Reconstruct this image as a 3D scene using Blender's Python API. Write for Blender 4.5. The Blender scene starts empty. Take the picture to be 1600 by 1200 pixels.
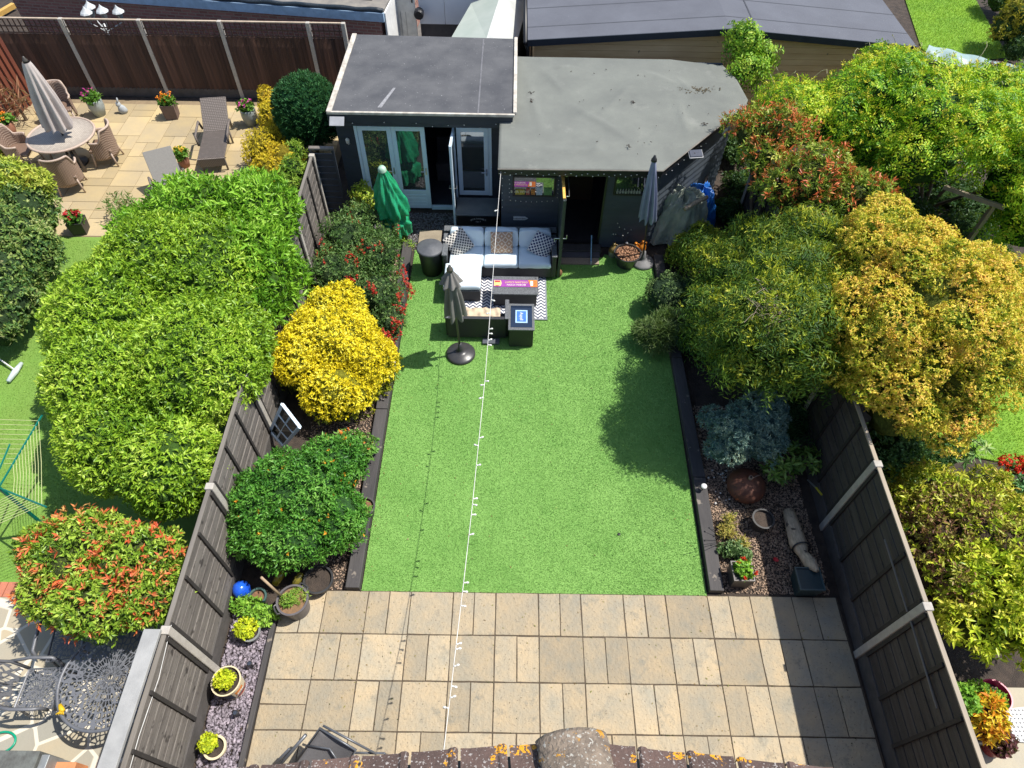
import bpy, math, random
import numpy as np
from mathutils import Vector, Matrix
PI = math.pi
R = math.radians
scene = bpy.context.scene
COL = scene.collection

# ------------------------------------------------------------------ camera
CF, CP, CY_, CR = 1052.456, 0.9129705, 0.0051294, -0.0190937
CX, CYY, CH = -0.45398, -3.56258, 9.5376
fw = np.array([math.sin(CY_)*math.cos(CP), math.cos(CY_)*math.cos(CP), -math.sin(CP)])
_r = np.array([math.cos(CY_), -math.sin(CY_), 0.0]); _d = np.cross(fw, _r)
rt = math.cos(CR)*_r + math.sin(CR)*_d
dn = -math.sin(CR)*_r + math.cos(CR)*_d
def W(px, py, z=0.0):            # survey helper: photo measurement -> point on the level z (metres)
    v = fw + (px-800)/CF*rt + (py-600)/CF*dn
    t = (z-CH)/v[2]
    return (CX+t*v[0], CYY+t*v[1], z)
def WY(px, py, Y):               # ... -> point on the upright plane y = Y
    v = fw + (px-800)/CF*rt + (py-600)/CF*dn
    t = (Y-CYY)/v[1]
    return (CX+t*v[0], Y, CH+t*v[2])
cam = bpy.data.cameras.new('camera'); cob = bpy.data.objects.new('camera', cam); COL.objects.link(cob)
M3 = Matrix(((rt[0], -dn[0], -fw[0]), (rt[1], -dn[1], -fw[1]), (rt[2], -dn[2], -fw[2])))
cob.matrix_world = Matrix.Translation((CX, CYY, CH)) @ M3.to_4x4()
cam.sensor_width = 36; cam.lens = 36*CF/1600; cam.clip_end = 500; cam.clip_start = 0.05
scene.camera = cob

# ------------------------------------------------------------------ light
SUN = Vector((0.54, 0.10, 1.0)).normalized()
w = bpy.data.worlds.new('World'); scene.world = w; w.use_nodes = True
sky = w.node_tree.nodes.new('ShaderNodeTexSky'); sky.sky_type = 'NISHITA'; sky.sun_disc = False
sky.sun_elevation = math.asin(SUN.z); sky.sun_rotation = math.atan2(SUN.x, SUN.y)
sky.air_density = 1.0; sky.dust_density = 1.0
w.node_tree.links.new(sky.outputs[0], w.node_tree.nodes['Background'].inputs[0])
w.node_tree.nodes['Background'].inputs[1].default_value = 0.13
sl = bpy.data.lights.new('sun', 'SUN'); sl.energy = 4.9; sl.angle = R(0.55); sl.color = (1.0, 0.955, 0.88)
so = bpy.data.objects.new('sun', sl); COL.objects.link(so); so.location = (8, 2, 20)
so.rotation_euler = SUN.to_track_quat('Z', 'Y').to_euler()
scene.view_settings.view_transform = 'Standard'; scene.view_settings.look = 'None'
scene.view_settings.exposure = 0.40; scene.view_settings.gamma = 1.0
scene.render.engine = 'CYCLES'
scene.cycles.max_bounces = 6; scene.cycles.transparent_max_bounces = 12

# ------------------------------------------------------------------ materials
MATS = {}
def nt_new(name):
    m = bpy.data.materials.new(name); m.use_nodes = True
    return m, m.node_tree, m.node_tree.nodes['Principled BSDF']
def mixc(nt, fac, a, b, bt='MIX'):
    n = nt.nodes.new('ShaderNodeMix'); n.data_type = 'RGBA'; n.blend_type = bt
    for i, v in ((0, fac), (6, a), (7, b)):
        if hasattr(v, 'links'): nt.links.new(v, n.inputs[i])
        elif i == 0: n.inputs[0].default_value = v
        else: n.inputs[i].default_value = (*v, 1)
    return n.outputs[2]
def noise(nt, scale, detail=4, stretch=None, coord='Object', rough=0.6):
    tc = nt.nodes.new('ShaderNodeTexCoord'); out = tc.outputs[coord]
    if stretch:
        mp = nt.nodes.new('ShaderNodeMapping'); mp.inputs['Scale'].default_value = stretch
        nt.links.new(out, mp.inputs[0]); out = mp.outputs[0]
    n = nt.nodes.new('ShaderNodeTexNoise'); n.inputs['Scale'].default_value = scale
    n.inputs['Detail'].default_value = detail; n.inputs['Roughness'].default_value = rough
    nt.links.new(out, n.inputs['Vector']); return n.outputs[0]
def ramp(nt, fac, stops, interp='LINEAR'):
    n = nt.nodes.new('ShaderNodeValToRGB'); n.color_ramp.interpolation = interp
    els = n.color_ramp.elements
    while len(els) < len(stops): els.new(0.5)
    for e, (p, c) in zip(els, stops):
        e.position = p; e.color = (*c, 1) if len(c) == 3 else c
    nt.links.new(fac, n.inputs[0]); return n.outputs[0]
def bump(nt, h, strength, dist=0.01):
    n = nt.nodes.new('ShaderNodeBump'); n.inputs['Strength'].default_value = strength
    n.inputs['Distance'].default_value = dist; nt.links.new(h, n.inputs['Height']); return n.outputs[0]
def mat(name, c1, c2=None, rough=0.7, scale=6, stretch=None, bmp=0.3, bscale=None, metal=0.0, spec=0.5,
        specks=None, island=0.0, bdist=0.01, coat=0.0, stain=None):
    """general surface: two tones mixed by noise, optional specks, per-piece variation and fine bump"""
    if name in MATS: return MATS[name]
    m, nt, b = nt_new(name)
    c2 = c2 or tuple(x*0.75 for x in c1)
    n1 = noise(nt, scale, 5, stretch)
    fac = ramp(nt, n1, [(0.32, (0, 0, 0)), (0.68, (1, 1, 1))])
    col = mixc(nt, fac, c1, c2)
    if island:
        g = nt.nodes.new('ShaderNodeNewGeometry')
        hs = nt.nodes.new('ShaderNodeHueSaturation')
        mr = nt.nodes.new('ShaderNodeMapRange'); mr.inputs[3].default_value = 1-island; mr.inputs[4].default_value = 1+island
        nt.links.new(g.outputs['Random Per Island'], mr.inputs[0]); nt.links.new(mr.outputs[0], hs.inputs['Value'])
        nt.links.new(col, hs.inputs['Color']); col = hs.outputs[0]
    if stain:
        sc, th, wd, cc = stain
        f3 = ramp(nt, noise(nt, sc, 6, None, 'Object', 0.75), [(th, (0, 0, 0)), (th+wd, (1, 1, 1))])
        col = mixc(nt, f3, col, cc)
    if specks:
        sc, th, cc = specks
        n2 = noise(nt, sc, 2)
        f2 = ramp(nt, n2, [(th, (0, 0, 0)), (min(th+0.05, 1), (1, 1, 1))])
        col = mixc(nt, f2, col, cc)
    nt.links.new(col, b.inputs['Base Color'])
    b.inputs['Roughness'].default_value = rough; b.inputs['Metallic'].default_value = metal
    b.inputs['Specular IOR Level'].default_value = spec; b.inputs['Coat Weight'].default_value = coat
    if bmp:
        nb = noise(nt, bscale or scale*4, 6, stretch)
        nt.links.new(bump(nt, nb, bmp, bdist), b.inputs['Normal'])
    MATS[name] = m; return m
def leafmat(name, cols, patch=1.6, rough=0.42, trans=0.25, mixp=0.5, spec=0.22):
    if name in MATS: return MATS[name]
    m, nt, b = nt_new(name)
    g = nt.nodes.new('ShaderNodeNewGeometry')
    n1 = noise(nt, patch, 3)
    mx = nt.nodes.new('ShaderNodeMix'); mx.data_type = 'FLOAT'; mx.inputs[0].default_value = mixp
    nt.links.new(g.outputs['Random Per Island'], mx.inputs[2])
    st = nt.nodes.new('ShaderNodeMapRange'); st.inputs[1].default_value = 0.3; st.inputs[2].default_value = 0.7
    nt.links.new(n1, st.inputs[0]); nt.links.new(st.outputs[0], mx.inputs[3])
    k = len(cols)
    col = ramp(nt, mx.outputs[0], [(0.12+0.76*i/(k-1), c) for i, c in enumerate(cols)])
    nt.links.new(col, b.inputs['Base Color']); b.inputs['Roughness'].default_value = rough
    b.inputs['Specular IOR Level'].default_value = spec
    tr = nt.nodes.new('ShaderNodeBsdfTranslucent'); nt.links.new(mixc(nt, 0.35, col, (0.35, 0.5, 0.03)), tr.inputs[0])
    ms = nt.nodes.new('ShaderNodeMixShader'); ms.inputs[0].default_value = trans
    nt.links.new(b.outputs[0], ms.inputs[1]); nt.links.new(tr.outputs[0], ms.inputs[2])
    nt.links.new(ms.outputs[0], nt.nodes['Material Output'].inputs[0])
    MATS[name] = m; return m
def glassmat(name, tint, refl=0.25):
    if name in MATS: return MATS[name]
    m, nt, b = nt_new(name)
    b.inputs['Base Color'].default_value = (*tint, 1); b.inputs['Roughness'].default_value = 0.02
    gl = nt.nodes.new('ShaderNodeBsdfGlossy'); gl.inputs['Roughness'].default_value = 0.02
    ms = nt.nodes.new('ShaderNodeMixShader'); ms.inputs[0].default_value = refl
    nt.links.new(b.outputs[0], ms.inputs[1]); nt.links.new(gl.outputs[0], ms.inputs[2])
    nt.links.new(ms.outputs[0], nt.nodes['Material Output'].inputs[0]); MATS[name] = m; return m
def lacemat(name, col, scale, thr):
    """cast metal lace: real holes cut by a cell pattern"""
    if name in MATS: return MATS[name]
    m, nt, b = nt_new(name)
    b.inputs['Base Color'].default_value = (*col, 1); b.inputs['Roughness'].default_value = 0.45; b.inputs['Metallic'].default_value = 0.2
    tc = nt.nodes.new('ShaderNodeTexCoord')
    sp = nt.nodes.new('ShaderNodeSeparateXYZ'); nt.links.new(tc.outputs['Object'], sp.inputs[0])
    def mth(op, a, b_=None):
        n = nt.nodes.new('ShaderNodeMath'); n.operation = op
        for i, v in enumerate((a, b_)):
            if v is None: continue
            if hasattr(v, 'links'): nt.links.new(v, n.inputs[i])
            else: n.inputs[i].default_value = v
        return n.outputs[0]
    r = mth('SQRT', mth('ADD', mth('MULTIPLY', sp.outputs[0], sp.outputs[0]), mth('MULTIPLY', sp.outputs[1], sp.outputs[1])))
    a = mth('ARCTAN2', sp.outputs[1], sp.outputs[0])
    cb = nt.nodes.new('ShaderNodeCombineXYZ')
    nt.links.new(mth('MULTIPLY', a, 0.62), cb.inputs[0]); nt.links.new(mth('MULTIPLY', r, 1.0), cb.inputs[1])
    v = nt.nodes.new('ShaderNodeTexVoronoi'); v.feature = 'DISTANCE_TO_EDGE'; v.inputs['Scale'].default_value = scale
    v.inputs['Randomness'].default_value = 0.55
    nt.links.new(cb.outputs[0], v.inputs['Vector'])
    al = mth('LESS_THAN', v.outputs['Distance'], thr)
    nt.links.new(al, b.inputs['Alpha']); MATS[name] = m; return m
def weave(name, c1, c2, scale=60, rough=0.6, bmp=0.5):
    if name in MATS: return MATS[name]
    m, nt, b = nt_new(name)
    tc = nt.nodes.new('ShaderNodeTexCoord')
    w1 = nt.nodes.new('ShaderNodeTexWave'); w1.inputs['Scale'].default_value = scale; w1.bands_direction = 'Z'
    w2 = nt.nodes.new('ShaderNodeTexWave'); w2.inputs['Scale'].default_value = scale; w2.bands_direction = 'DIAGONAL'
    for x in (w1, w2):
        x.inputs['Distortion'].default_value = 1.5; nt.links.new(tc.outputs['Object'], x.inputs[0])
    f = nt.nodes.new('ShaderNodeMath'); f.operation = 'MULTIPLY'
    nt.links.new(w1.outputs['Fac'], f.inputs[0]); nt.links.new(w2.outputs['Fac'], f.inputs[1])
    nt.links.new(mixc(nt, f.outputs[0], c2, c1), b.inputs['Base Color'])
    b.inputs['Roughness'].default_value = rough
    nt.links.new(bump(nt, f.outputs[0], bmp, 0.004), b.inputs['Normal']); MATS[name] = m; return m
def brickmat(name, c1, c2, mortar, sc=1.0, bw=0.225, bh=0.075, ms=0.012, axes='XZ'):
    if name in MATS: return MATS[name]
    m, nt, b = nt_new(name)
    tc = nt.nodes.new('ShaderNodeTexCoord'); sp = nt.nodes.new('ShaderNodeSeparateXYZ'); cb = nt.nodes.new('ShaderNodeCombineXYZ')
    nt.links.new(tc.outputs['Object'], sp.inputs[0])
    idx = {'X': 0, 'Y': 1, 'Z': 2}
    nt.links.new(sp.outputs[idx[axes[0]]], cb.inputs[0]); nt.links.new(sp.outputs[idx[axes[1]]], cb.inputs[1])
    bt = nt.nodes.new('ShaderNodeTexBrick'); bt.inputs['Scale'].default_value = sc
    bt.inputs['Brick Width'].default_value = bw; bt.inputs['Row Height'].default_value = bh
    bt.inputs['Mortar Size'].default_value = ms
    bt.inputs['Color1'].default_value = (*c1, 1); bt.inputs['Color2'].default_value = (*c2, 1); bt.inputs['Mortar'].default_value = (*mortar, 1)
    nt.links.new(cb.outputs[0], bt.inputs['Vector'])
    col = mixc(nt, noise(nt, 5, 5), bt.outputs[0], tuple(x*0.6 for x in c1), 'MIX')
    col = mixc(nt, 0.6, col, bt.outputs[0])
    nt.links.new(col, b.inputs['Base Color']); b.inputs['Roughness'].default_value = 0.9
    inv = nt.nodes.new('ShaderNodeInvert'); nt.links.new(bt.outputs['Fac'], inv.inputs['Color'])
    nt.links.new(bump(nt, inv.outputs[0], 0.6, 0.008), b.inputs['Normal']); MATS[name] = m; return m
def patternmat(name, kind, c1, c2, scale, rough=0.8):
    """woven two-colour patterns: trellis lattice, diamonds, zigzag"""
    if name in MATS: return MATS[name]
    m, nt, b = nt_new(name)
    tc = nt.nodes.new('ShaderNodeTexCoord'); sp = nt.nodes.new('ShaderNodeSeparateXYZ'); nt.links.new(tc.outputs['Object'], sp.inputs[0])
    def mth(op, a, b_=None):
        n = nt.nodes.new('ShaderNodeMath'); n.operation = op
        for i, v in enumerate((a, b_)):
            if v is None: continue
            if hasattr(v, 'links'): nt.links.new(v, n.inputs[i])
            else: n.inputs[i].default_value = v
        return n.outputs[0]
    x, y = mth('MULTIPLY', sp.outputs[0], scale), mth('MULTIPLY', sp.outputs[1], scale)
    if kind == 'lattice':
        u, v = mth('ADD', x, y), mth('SUBTRACT', x, y)
        fu, fv = mth('PINGPONG', u, 0.5), mth('PINGPONG', v, 0.5)
        f = mth('LESS_THAN', mth('MINIMUM', fu, fv), 0.14)
    elif kind == 'zigzag':
        z = mth('PINGPONG', x, 0.5)
        u = mth('FRACT', mth('ADD', mth('MULTIPLY', y, 1.6), mth('MULTIPLY', z, 1.6)))
        f = mth('GREATER_THAN', u, 0.5)
    elif kind == 'dots':
        dx, dy = mth('SUBTRACT', mth('FRACT', x), 0.5), mth('SUBTRACT', mth('FRACT', y), 0.5)
        f = mth('LESS_THAN', mth('ADD', mth('MULTIPLY', dx, dx), mth('MULTIPLY', dy, dy)), 0.06)
    else:   # nested diamonds
        dx, dy = mth('PINGPONG', x, 0.5), mth('PINGPONG', y, 0.5)
        u = mth('FRACT', mth('MULTIPLY', mth('ADD', dx, dy), 2.0))
        f = mth('LESS_THAN', u, 0.34)
    nt.links.new(mixc(nt, f, c1, c2), b.inputs['Base Color']); b.inputs['Roughness'].default_value = rough
    nt.links.new(bump(nt, noise(nt, 300, 2), 0.2, 0.002), b.inputs['Normal']); MATS[name] = m; return m

# ------------------------------------------------------------------ objects
def origin(o):
    v = Vector((0, 0, 0))
    while o is not None: v += o.location; o = o.parent
    return v
def tag(o, label=None, cat=None, group=None, kind=None):
    if label: o['label'] = label
    if cat: o['category'] = cat
    if group: o['group'] = group
    if kind: o['kind'] = kind
    return o
def T(name, label, cat, loc=(0, 0, 0), group=None):
    o = bpy.data.objects.new(name, None); COL.objects.link(o); o.location = loc; o.empty_display_size = 0.1
    return tag(o, label, cat, group)
def link_mesh(name, verts, faces, m, parent=None, smooth=False, mats=None, midx=None):
    me = bpy.data.meshes.new(name)
    off = origin(parent) if parent else Vector((0, 0, 0))
    if parent: verts = [(v[0]-off.x, v[1]-off.y, v[2]-off.z) for v in verts]
    me.from_pydata(verts, [], faces)
    for mm in (mats or [m]): me.materials.append(mm)
    if midx: me.polygons.foreach_set('material_index', midx)
    if smooth: me.polygons.foreach_set('use_smooth', [True]*len(me.polygons))
    me.update()
    o = bpy.data.objects.new(name, me); COL.objects.link(o)
    if parent: o.parent = parent
    return o
class MB:
    def __init__(s): s.v = []; s.f = []
    def add(s, vs, fs):
        n = len(s.v); s.v += [tuple(v) for v in vs]; s.f += [tuple(i+n for i in f) for f in fs]; return s
    def box(s, c, size, rz=0, rx=0, ry=0, taper=1.0):
        hx, hy, hz = [x/2 for x in size]
        M = Matrix.Rotation(rz, 3, 'Z') @ Matrix.Rotation(ry, 3, 'Y') @ Matrix.Rotation(rx, 3, 'X')
        vs = []
        for z in (-1, 1):
            k = taper if z < 0 else 1.0
            for x, y in ((-1, -1), (1, -1), (1, 1), (-1, 1)):
                vs.append(Vector(c) + M @ Vector((x*hx*k, y*hy*k, z*hz)))
        return s.add(vs, [(3, 2, 1, 0), (4, 5, 6, 7), (0, 1, 5, 4), (1, 2, 6, 5), (2, 3, 7, 6), (3, 0, 4, 7)])
    def b2(s, x0, x1, y0, y1, z0, z1):
        return s.box(((x0+x1)/2, (y0+y1)/2, (z0+z1)/2), (x1-x0, y1-y0, z1-z0))
    def prism(s, poly, z0, z1):
        n = len(poly); zz = lambda p, z: (p[0], p[1], (p[2] if len(p) > 2 else 0)+z)
        vs = [zz(p, z0) for p in poly]+[zz(p, z1) for p in poly]
        return s.add(vs, [tuple(range(n-1, -1, -1)), tuple(range(n, 2*n))]+[(i, (i+1) % n, n+(i+1) % n, n+i) for i in range(n)])
    def tube(s, pts, r, n=8, caps=True):
        pts = [Vector(p) for p in pts]; rs = r if isinstance(r, (list, tuple)) else [r]*len(pts)
        base = len(s.v); up = None
        for i, p in enumerate(pts):
            t = (pts[min(i+1, len(pts)-1)]-pts[max(i-1, 0)]).normalized()
            if up is None: up = t.orthogonal().normalized()
            up = (up - t*up.dot(t)); up = up.normalized() if up.length > 1e-6 else t.orthogonal().normalized()
            sd = t.cross(up)
            for k in range(n):
                a = 2*PI*k/n; s.v.append(tuple(p+(up*math.cos(a)+sd*math.sin(a))*rs[i]))
        for i in range(len(pts)-1):
            for k in range(n):
                a, b = base+i*n+k, base+i*n+(k+1) % n; s.f.append((a, b, b+n, a+n))
        if caps:
            s.f.append(tuple(base+k for k in range(n-1, -1, -1))); e = base+(len(pts)-1)*n
            s.f.append(tuple(e+k for k in range(n)))
        return s
    def lathe(s, prof, c=(0, 0, 0), n=24, wob=None, sx=1, sy=1):
        base = len(s.v); m = len(prof)
        for i, (r, z) in enumerate(prof):
            for k in range(n):
                a = 2*PI*k/n; rr = r*(1+(wob(a, z) if wob else 0))
                s.v.append((c[0]+rr*math.cos(a)*sx, c[1]+rr*math.sin(a)*sy, c[2]+z))
        for i in range(m-1):
            for k in range(n):
                a, b = base+i*n+k, base+i*n+(k+1) % n; s.f.append((a, b, b+n, a+n))
        return s
    def disc(s, c, r, n=24, sy=1):
        return s.add([(c[0]+r*math.cos(2*PI*k/n), c[1]+r*math.sin(2*PI*k/n)*sy, c[2]) for k in range(n)], [tuple(range(n))])
    def grid(s, fn, nu, nv):
        base = len(s.v)
        for j in range(nv+1):
            for i in range(nu+1): s.v.append(tuple(fn(i/nu, j/nv)))
        for j in range(nv):
            for i in range(nu):
                a = base+j*(nu+1)+i; s.f.append((a, a+1, a+nu+2, a+nu+1))
        return s
    def build(s, name, m, parent=None, smooth=False, bevel=0.0, sol=0.0, sub=0, autos=False):
        o = link_mesh(name, s.v, s.f, m, parent, smooth)
        if sol:
            q = o.modifiers.new('solid', 'SOLIDIFY'); q.thickness = sol
        if bevel:
            q = o.modifiers.new('bevel', 'BEVEL'); q.width = bevel; q.segments = 2; q.limit_method = 'ANGLE'; q.angle_limit = R(50)
        if sub:
            q = o.modifiers.new('sub', 'SUBSURF'); q.levels = sub; q.render_levels = sub
        return o
def copy_tree(o, parent=None):
    c = o.copy(); COL.objects.link(c); c.parent = parent
    for ch in list(o.children):
        copy_tree(ch, c)
    return c
def struct(name, mb, m, **k):
    return tag(mb.build(name, m, **k), kind='structure')
def text_mesh(body, size, m, parent, loc, rot, extrude=0.001, name='lettering', sx=1.0, curve=None):
    cu = bpy.data.curves.new('t', 'FONT'); cu.body = body; cu.size = size; cu.extrude = extrude
    cu.align_x = 'CENTER'; cu.align_y = 'CENTER'; cu.resolution_u = 2
    to = bpy.data.objects.new('t', cu); COL.objects.link(to)
    bpy.context.view_layer.update()
    dg = bpy.context.evaluated_depsgraph_get()
    me = bpy.data.meshes.new_from_object(to.evaluated_get(dg)); bpy.data.objects.remove(to)
    for v in me.vertices:
        x, y, z = v.co; x *= sx
        if curve:
            a = x/curve; x, y = math.sin(a)*(curve+y), math.cos(a)*(curve+y)-curve
        v.co = (x, y, z)
    me.materials.clear(); me.materials.append(m)
    o = bpy.data.objects.new(name, me); COL.objects.link(o); o.parent = parent
    o.location = Vector(loc)-origin(parent); o.rotation_euler = rot
    return o

# ------------------------------------------------------------------ foliage
def unit(a): return a/np.maximum(np.linalg.norm(a, axis=1, keepdims=True), 1e-9)
def leaf_mesh(name, P, A, N, L, Wd, m, parent, fold=0.18, curl=0.12):
    n = len(P); off = np.array(origin(parent)) if parent else np.zeros(3)
    A = unit(A); N = N-A*(N*A).sum(1, keepdims=True); N = unit(N); S = np.cross(A, N)
    L = L[:, None]; Wd = Wd[:, None]; P = P-off
    V = np.empty((n, 4, 3), np.float32)
    V[:, 0] = P; V[:, 1] = P+A*L*0.45+S*Wd*0.5+N*Wd*fold
    V[:, 2] = P+A*L-N*L*curl; V[:, 3] = P+A*L*0.45-S*Wd*0.5+N*Wd*fold
    me = bpy.data.meshes.new(name)
    me.vertices.add(4*n); me.vertices.foreach_set('co', V.ravel())
    idx = (np.arange(n)[:, None]*4+np.array([0, 1, 2, 0, 2, 3])[None]).astype(np.int32).ravel()
    me.loops.add(6*n); me.loops.foreach_set('vertex_index', idx)
    me.polygons.add(2*n); me.polygons.foreach_set('loop_start', np.arange(2*n, dtype=np.int32)*3)
    me.polygons.foreach_set('loop_total', np.full(2*n, 3, np.int32))
    me.materials.append(m); me.update(calc_edges=True)
    o = bpy.data.objects.new(name, me); COL.objects.link(o)
    if parent: o.parent = parent
    return o
def wnoise(P, rs, f=2.2, k=7):
    out = np.zeros(len(P))
    for _ in range(k):
        d = rs.normal(size=3)*f; out += np.sin(P@d+rs.uniform(0, 6.28))
    return out/k
def sprigs(blobs, n, rs, lump=0.25, depth=0.25, minz=0.05, below=-0.45, nf=2.2, lump2=0.22):
    B = np.array([b if len(b) == 6 else (*b[:3], b[3], b[3], b[3]*0.85) for b in blobs], float)
    area = (B[:, 3]*B[:, 4]+B[:, 3]*B[:, 5]+B[:, 4]*B[:, 5]); pr = area/area.sum()
    Ps, Ns = [], []; tot = 0; seed = rs.randint(1 << 30)
    while tot < n:
        k = n*2; bi = rs.choice(len(B), k, p=pr); d = unit(rs.normal(size=(k, 3)))
        d = d[(d[:, 2] > below)]; bi = bi[:len(d)]
        rr = B[bi, 3:6]; p0 = B[bi, :3]+d*rr
        s = 1-depth*rs.random_sample(len(d))**2+lump*wnoise(p0, np.random.RandomState(seed), nf)
        s += lump2/np.maximum(rr.mean(1), .25)*(wnoise(p0, np.random.RandomState(seed+1), 6.5, 9)-.05)
        P = B[bi, :3]+d*rr*s[:, None]
        keep = P[:, 2] > minz
        for j in range(len(B)):
            q = np.linalg.norm((P-B[j, :3])/B[j, 3:6], axis=1)
            keep &= ~((q < 0.72) & (bi != j))
        nn = unit(d/rr)
        Ps.append(P[keep]); Ns.append(nn[keep]); tot += keep.sum()
    return np.concatenate(Ps)[:n], np.concatenate(Ns)[:n]
def expand(P, N, k, L, Wd, rs, up=0.35, jit=0.45, spread=(35, 80), mode='whorl', slen=0.6):
    n = len(P); ax = unit(N*0.8+np.array([0, 0, up])+rs.normal(size=(n, 3))*jit)
    P = np.repeat(P, k, 0); ax = np.repeat(ax, k, 0); m = len(P)
    ref = np.repeat(unit(rs.normal(size=(n, 3))), k, 0)
    s1 = unit(np.cross(ax, ref)); s2 = np.cross(ax, s1)
    if mode == 'whorl':
        ph = rs.uniform(0, 2*PI, m); th = np.radians(rs.uniform(*spread, size=m))
        side = s1*np.cos(ph)[:, None]+s2*np.sin(ph)[:, None]
        D = ax*np.cos(th)[:, None]+side*np.sin(th)[:, None]
        base = P+ax*(rs.uniform(-slen, slen, m)*L)[:, None]
        Nn = ax+rs.normal(size=(m, 3))*0.35
    else:      # pinnate: leaflets in two rows along an arching stalk lying roughly flat to the surface
        Nr = np.repeat(N, k, 0)
        stalk = unit(np.cross(Nr, ref)+0.35*Nr+np.array([0, 0, -0.1])); per = unit(np.cross(stalk, Nr))
        t = np.tile(np.linspace(0, 1, k), n); sg = np.where(np.tile(np.arange(k), n) % 2 == 0, 1, -1)
        base = P+stalk*(t*L*k*0.33)[:, None]-np.array([0, 0, 1])*(t**2*L*k*0.09)[:, None]
        D = unit(stalk*0.5+per*sg[:, None]*0.9+rs.normal(size=(m, 3))*0.12)
        Nn = Nr+rs.normal(size=(m, 3))*0.2
    sz = rs.uniform(0.7, 1.25, m)
    return base, D, Nn, L*sz, Wd*sz*rs.uniform(0.8, 1.15, m)
def clumps(blobs, r, rs, dens=1.0, flat=0.75, inner=0.35):
    """break big crown volumes into many smaller tufts so the crown has lobes, ledges and hollows"""
    out = []; B = [b if len(b) == 6 else (*b[:3], b[3], b[3], b[3]*0.85) for b in blobs]
    for i, b in enumerate(B):
        n = max(4, int(dens*1.6*(b[3]*b[4]+b[3]*b[5]+b[4]*b[5])/(r*r)))
        for _ in range(n):
            d = unit(rs.normal(size=(1, 3)))[0]
            if d[2] < -0.35: d[2] = -d[2]
            q = rs.uniform(inner+.3, 1.0); p = np.array(b[:3])+d*np.array(b[3:6])*q
            if any(np.linalg.norm((p-np.array(o[:3]))/np.array(o[3:6])) < 0.62 for j, o in enumerate(B) if j != i): continue
            s = r*rs.uniform(.6, 1.35); out.append((p[0], p[1], max(p[2], s*.5), s, s*rs.uniform(.8, 1.2), s*flat))
    return out
def bush(name, label, cat, blobs, m, n, k=6, L=0.08, Wd=0.035, seed=1, core=None, group=None, lump=0.12, depth=0.25,
         up=0.35, jit=0.45, spread=(35, 80), mode='whorl', trunk=True, extras=(), corescale=0.8, minz=0.05, slen=0.6, nf=2.2, below=-0.45,
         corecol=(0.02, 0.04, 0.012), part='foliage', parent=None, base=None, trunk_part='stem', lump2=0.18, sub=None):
    rs = np.random.RandomState(seed); main = blobs
    cx = np.mean([b[0] for b in blobs]); cy = np.mean([b[1] for b in blobs])
    root = parent or T(name, label, cat, base or (cx, cy, 0), group)
    if sub: blobs = clumps(main, sub[0], rs, sub[1], sub[2])
    P, N = sprigs(blobs, n, rs, lump, depth, minz, below, nf, lump2)
    leaf_mesh(part, *expand(P, N, k, L, Wd, rs, up, jit, spread, mode, slen), m, root)
    for (pn, pm, pc, pk, pL, pW, pout) in extras:      # (part, material, sprigs, leaves, length, width, outward shift)
        P, N = sprigs(blobs, pc, rs, lump, depth*0.3, minz+0.05, -0.1, nf, lump2)
        P = P+N*pout
        leaf_mesh(pn, *expand(P, N, pk, pL, pW, rs, 0.6, 0.3, (20, 65)), pm, root)
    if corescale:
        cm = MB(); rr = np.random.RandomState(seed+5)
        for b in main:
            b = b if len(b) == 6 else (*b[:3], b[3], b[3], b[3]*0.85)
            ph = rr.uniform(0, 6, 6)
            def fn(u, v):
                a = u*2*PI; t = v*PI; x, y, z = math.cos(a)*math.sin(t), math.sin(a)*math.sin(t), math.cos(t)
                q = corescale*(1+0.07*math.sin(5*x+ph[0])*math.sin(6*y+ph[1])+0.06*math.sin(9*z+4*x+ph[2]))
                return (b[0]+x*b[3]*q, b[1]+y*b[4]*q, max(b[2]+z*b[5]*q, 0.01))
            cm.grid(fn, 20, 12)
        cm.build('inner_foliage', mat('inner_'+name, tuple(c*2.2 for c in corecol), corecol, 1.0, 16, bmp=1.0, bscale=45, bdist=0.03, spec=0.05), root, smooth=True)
    if trunk:
        tm = MB(); bx, by = root.location.x, root.location.y
        for b in main[:7]:
            z = max(b[2], 0.15)
            q = (rs.uniform(-.06, .06), rs.uniform(-.06, .06))
            tm.tube([(bx+q[0], by+q[1], 0), ((bx+b[0])/2+q[0], (by+b[1])/2+q[1], z*0.55), (b[0], b[1], z)], [0.045, 0.03, 0.015], 6)
        tm.build(trunk_part, mat('bark', (0.16, 0.12, 0.08), (0.08, 0.06, 0.045), 0.9, 12, bmp=0.8), root)
    return root
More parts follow.
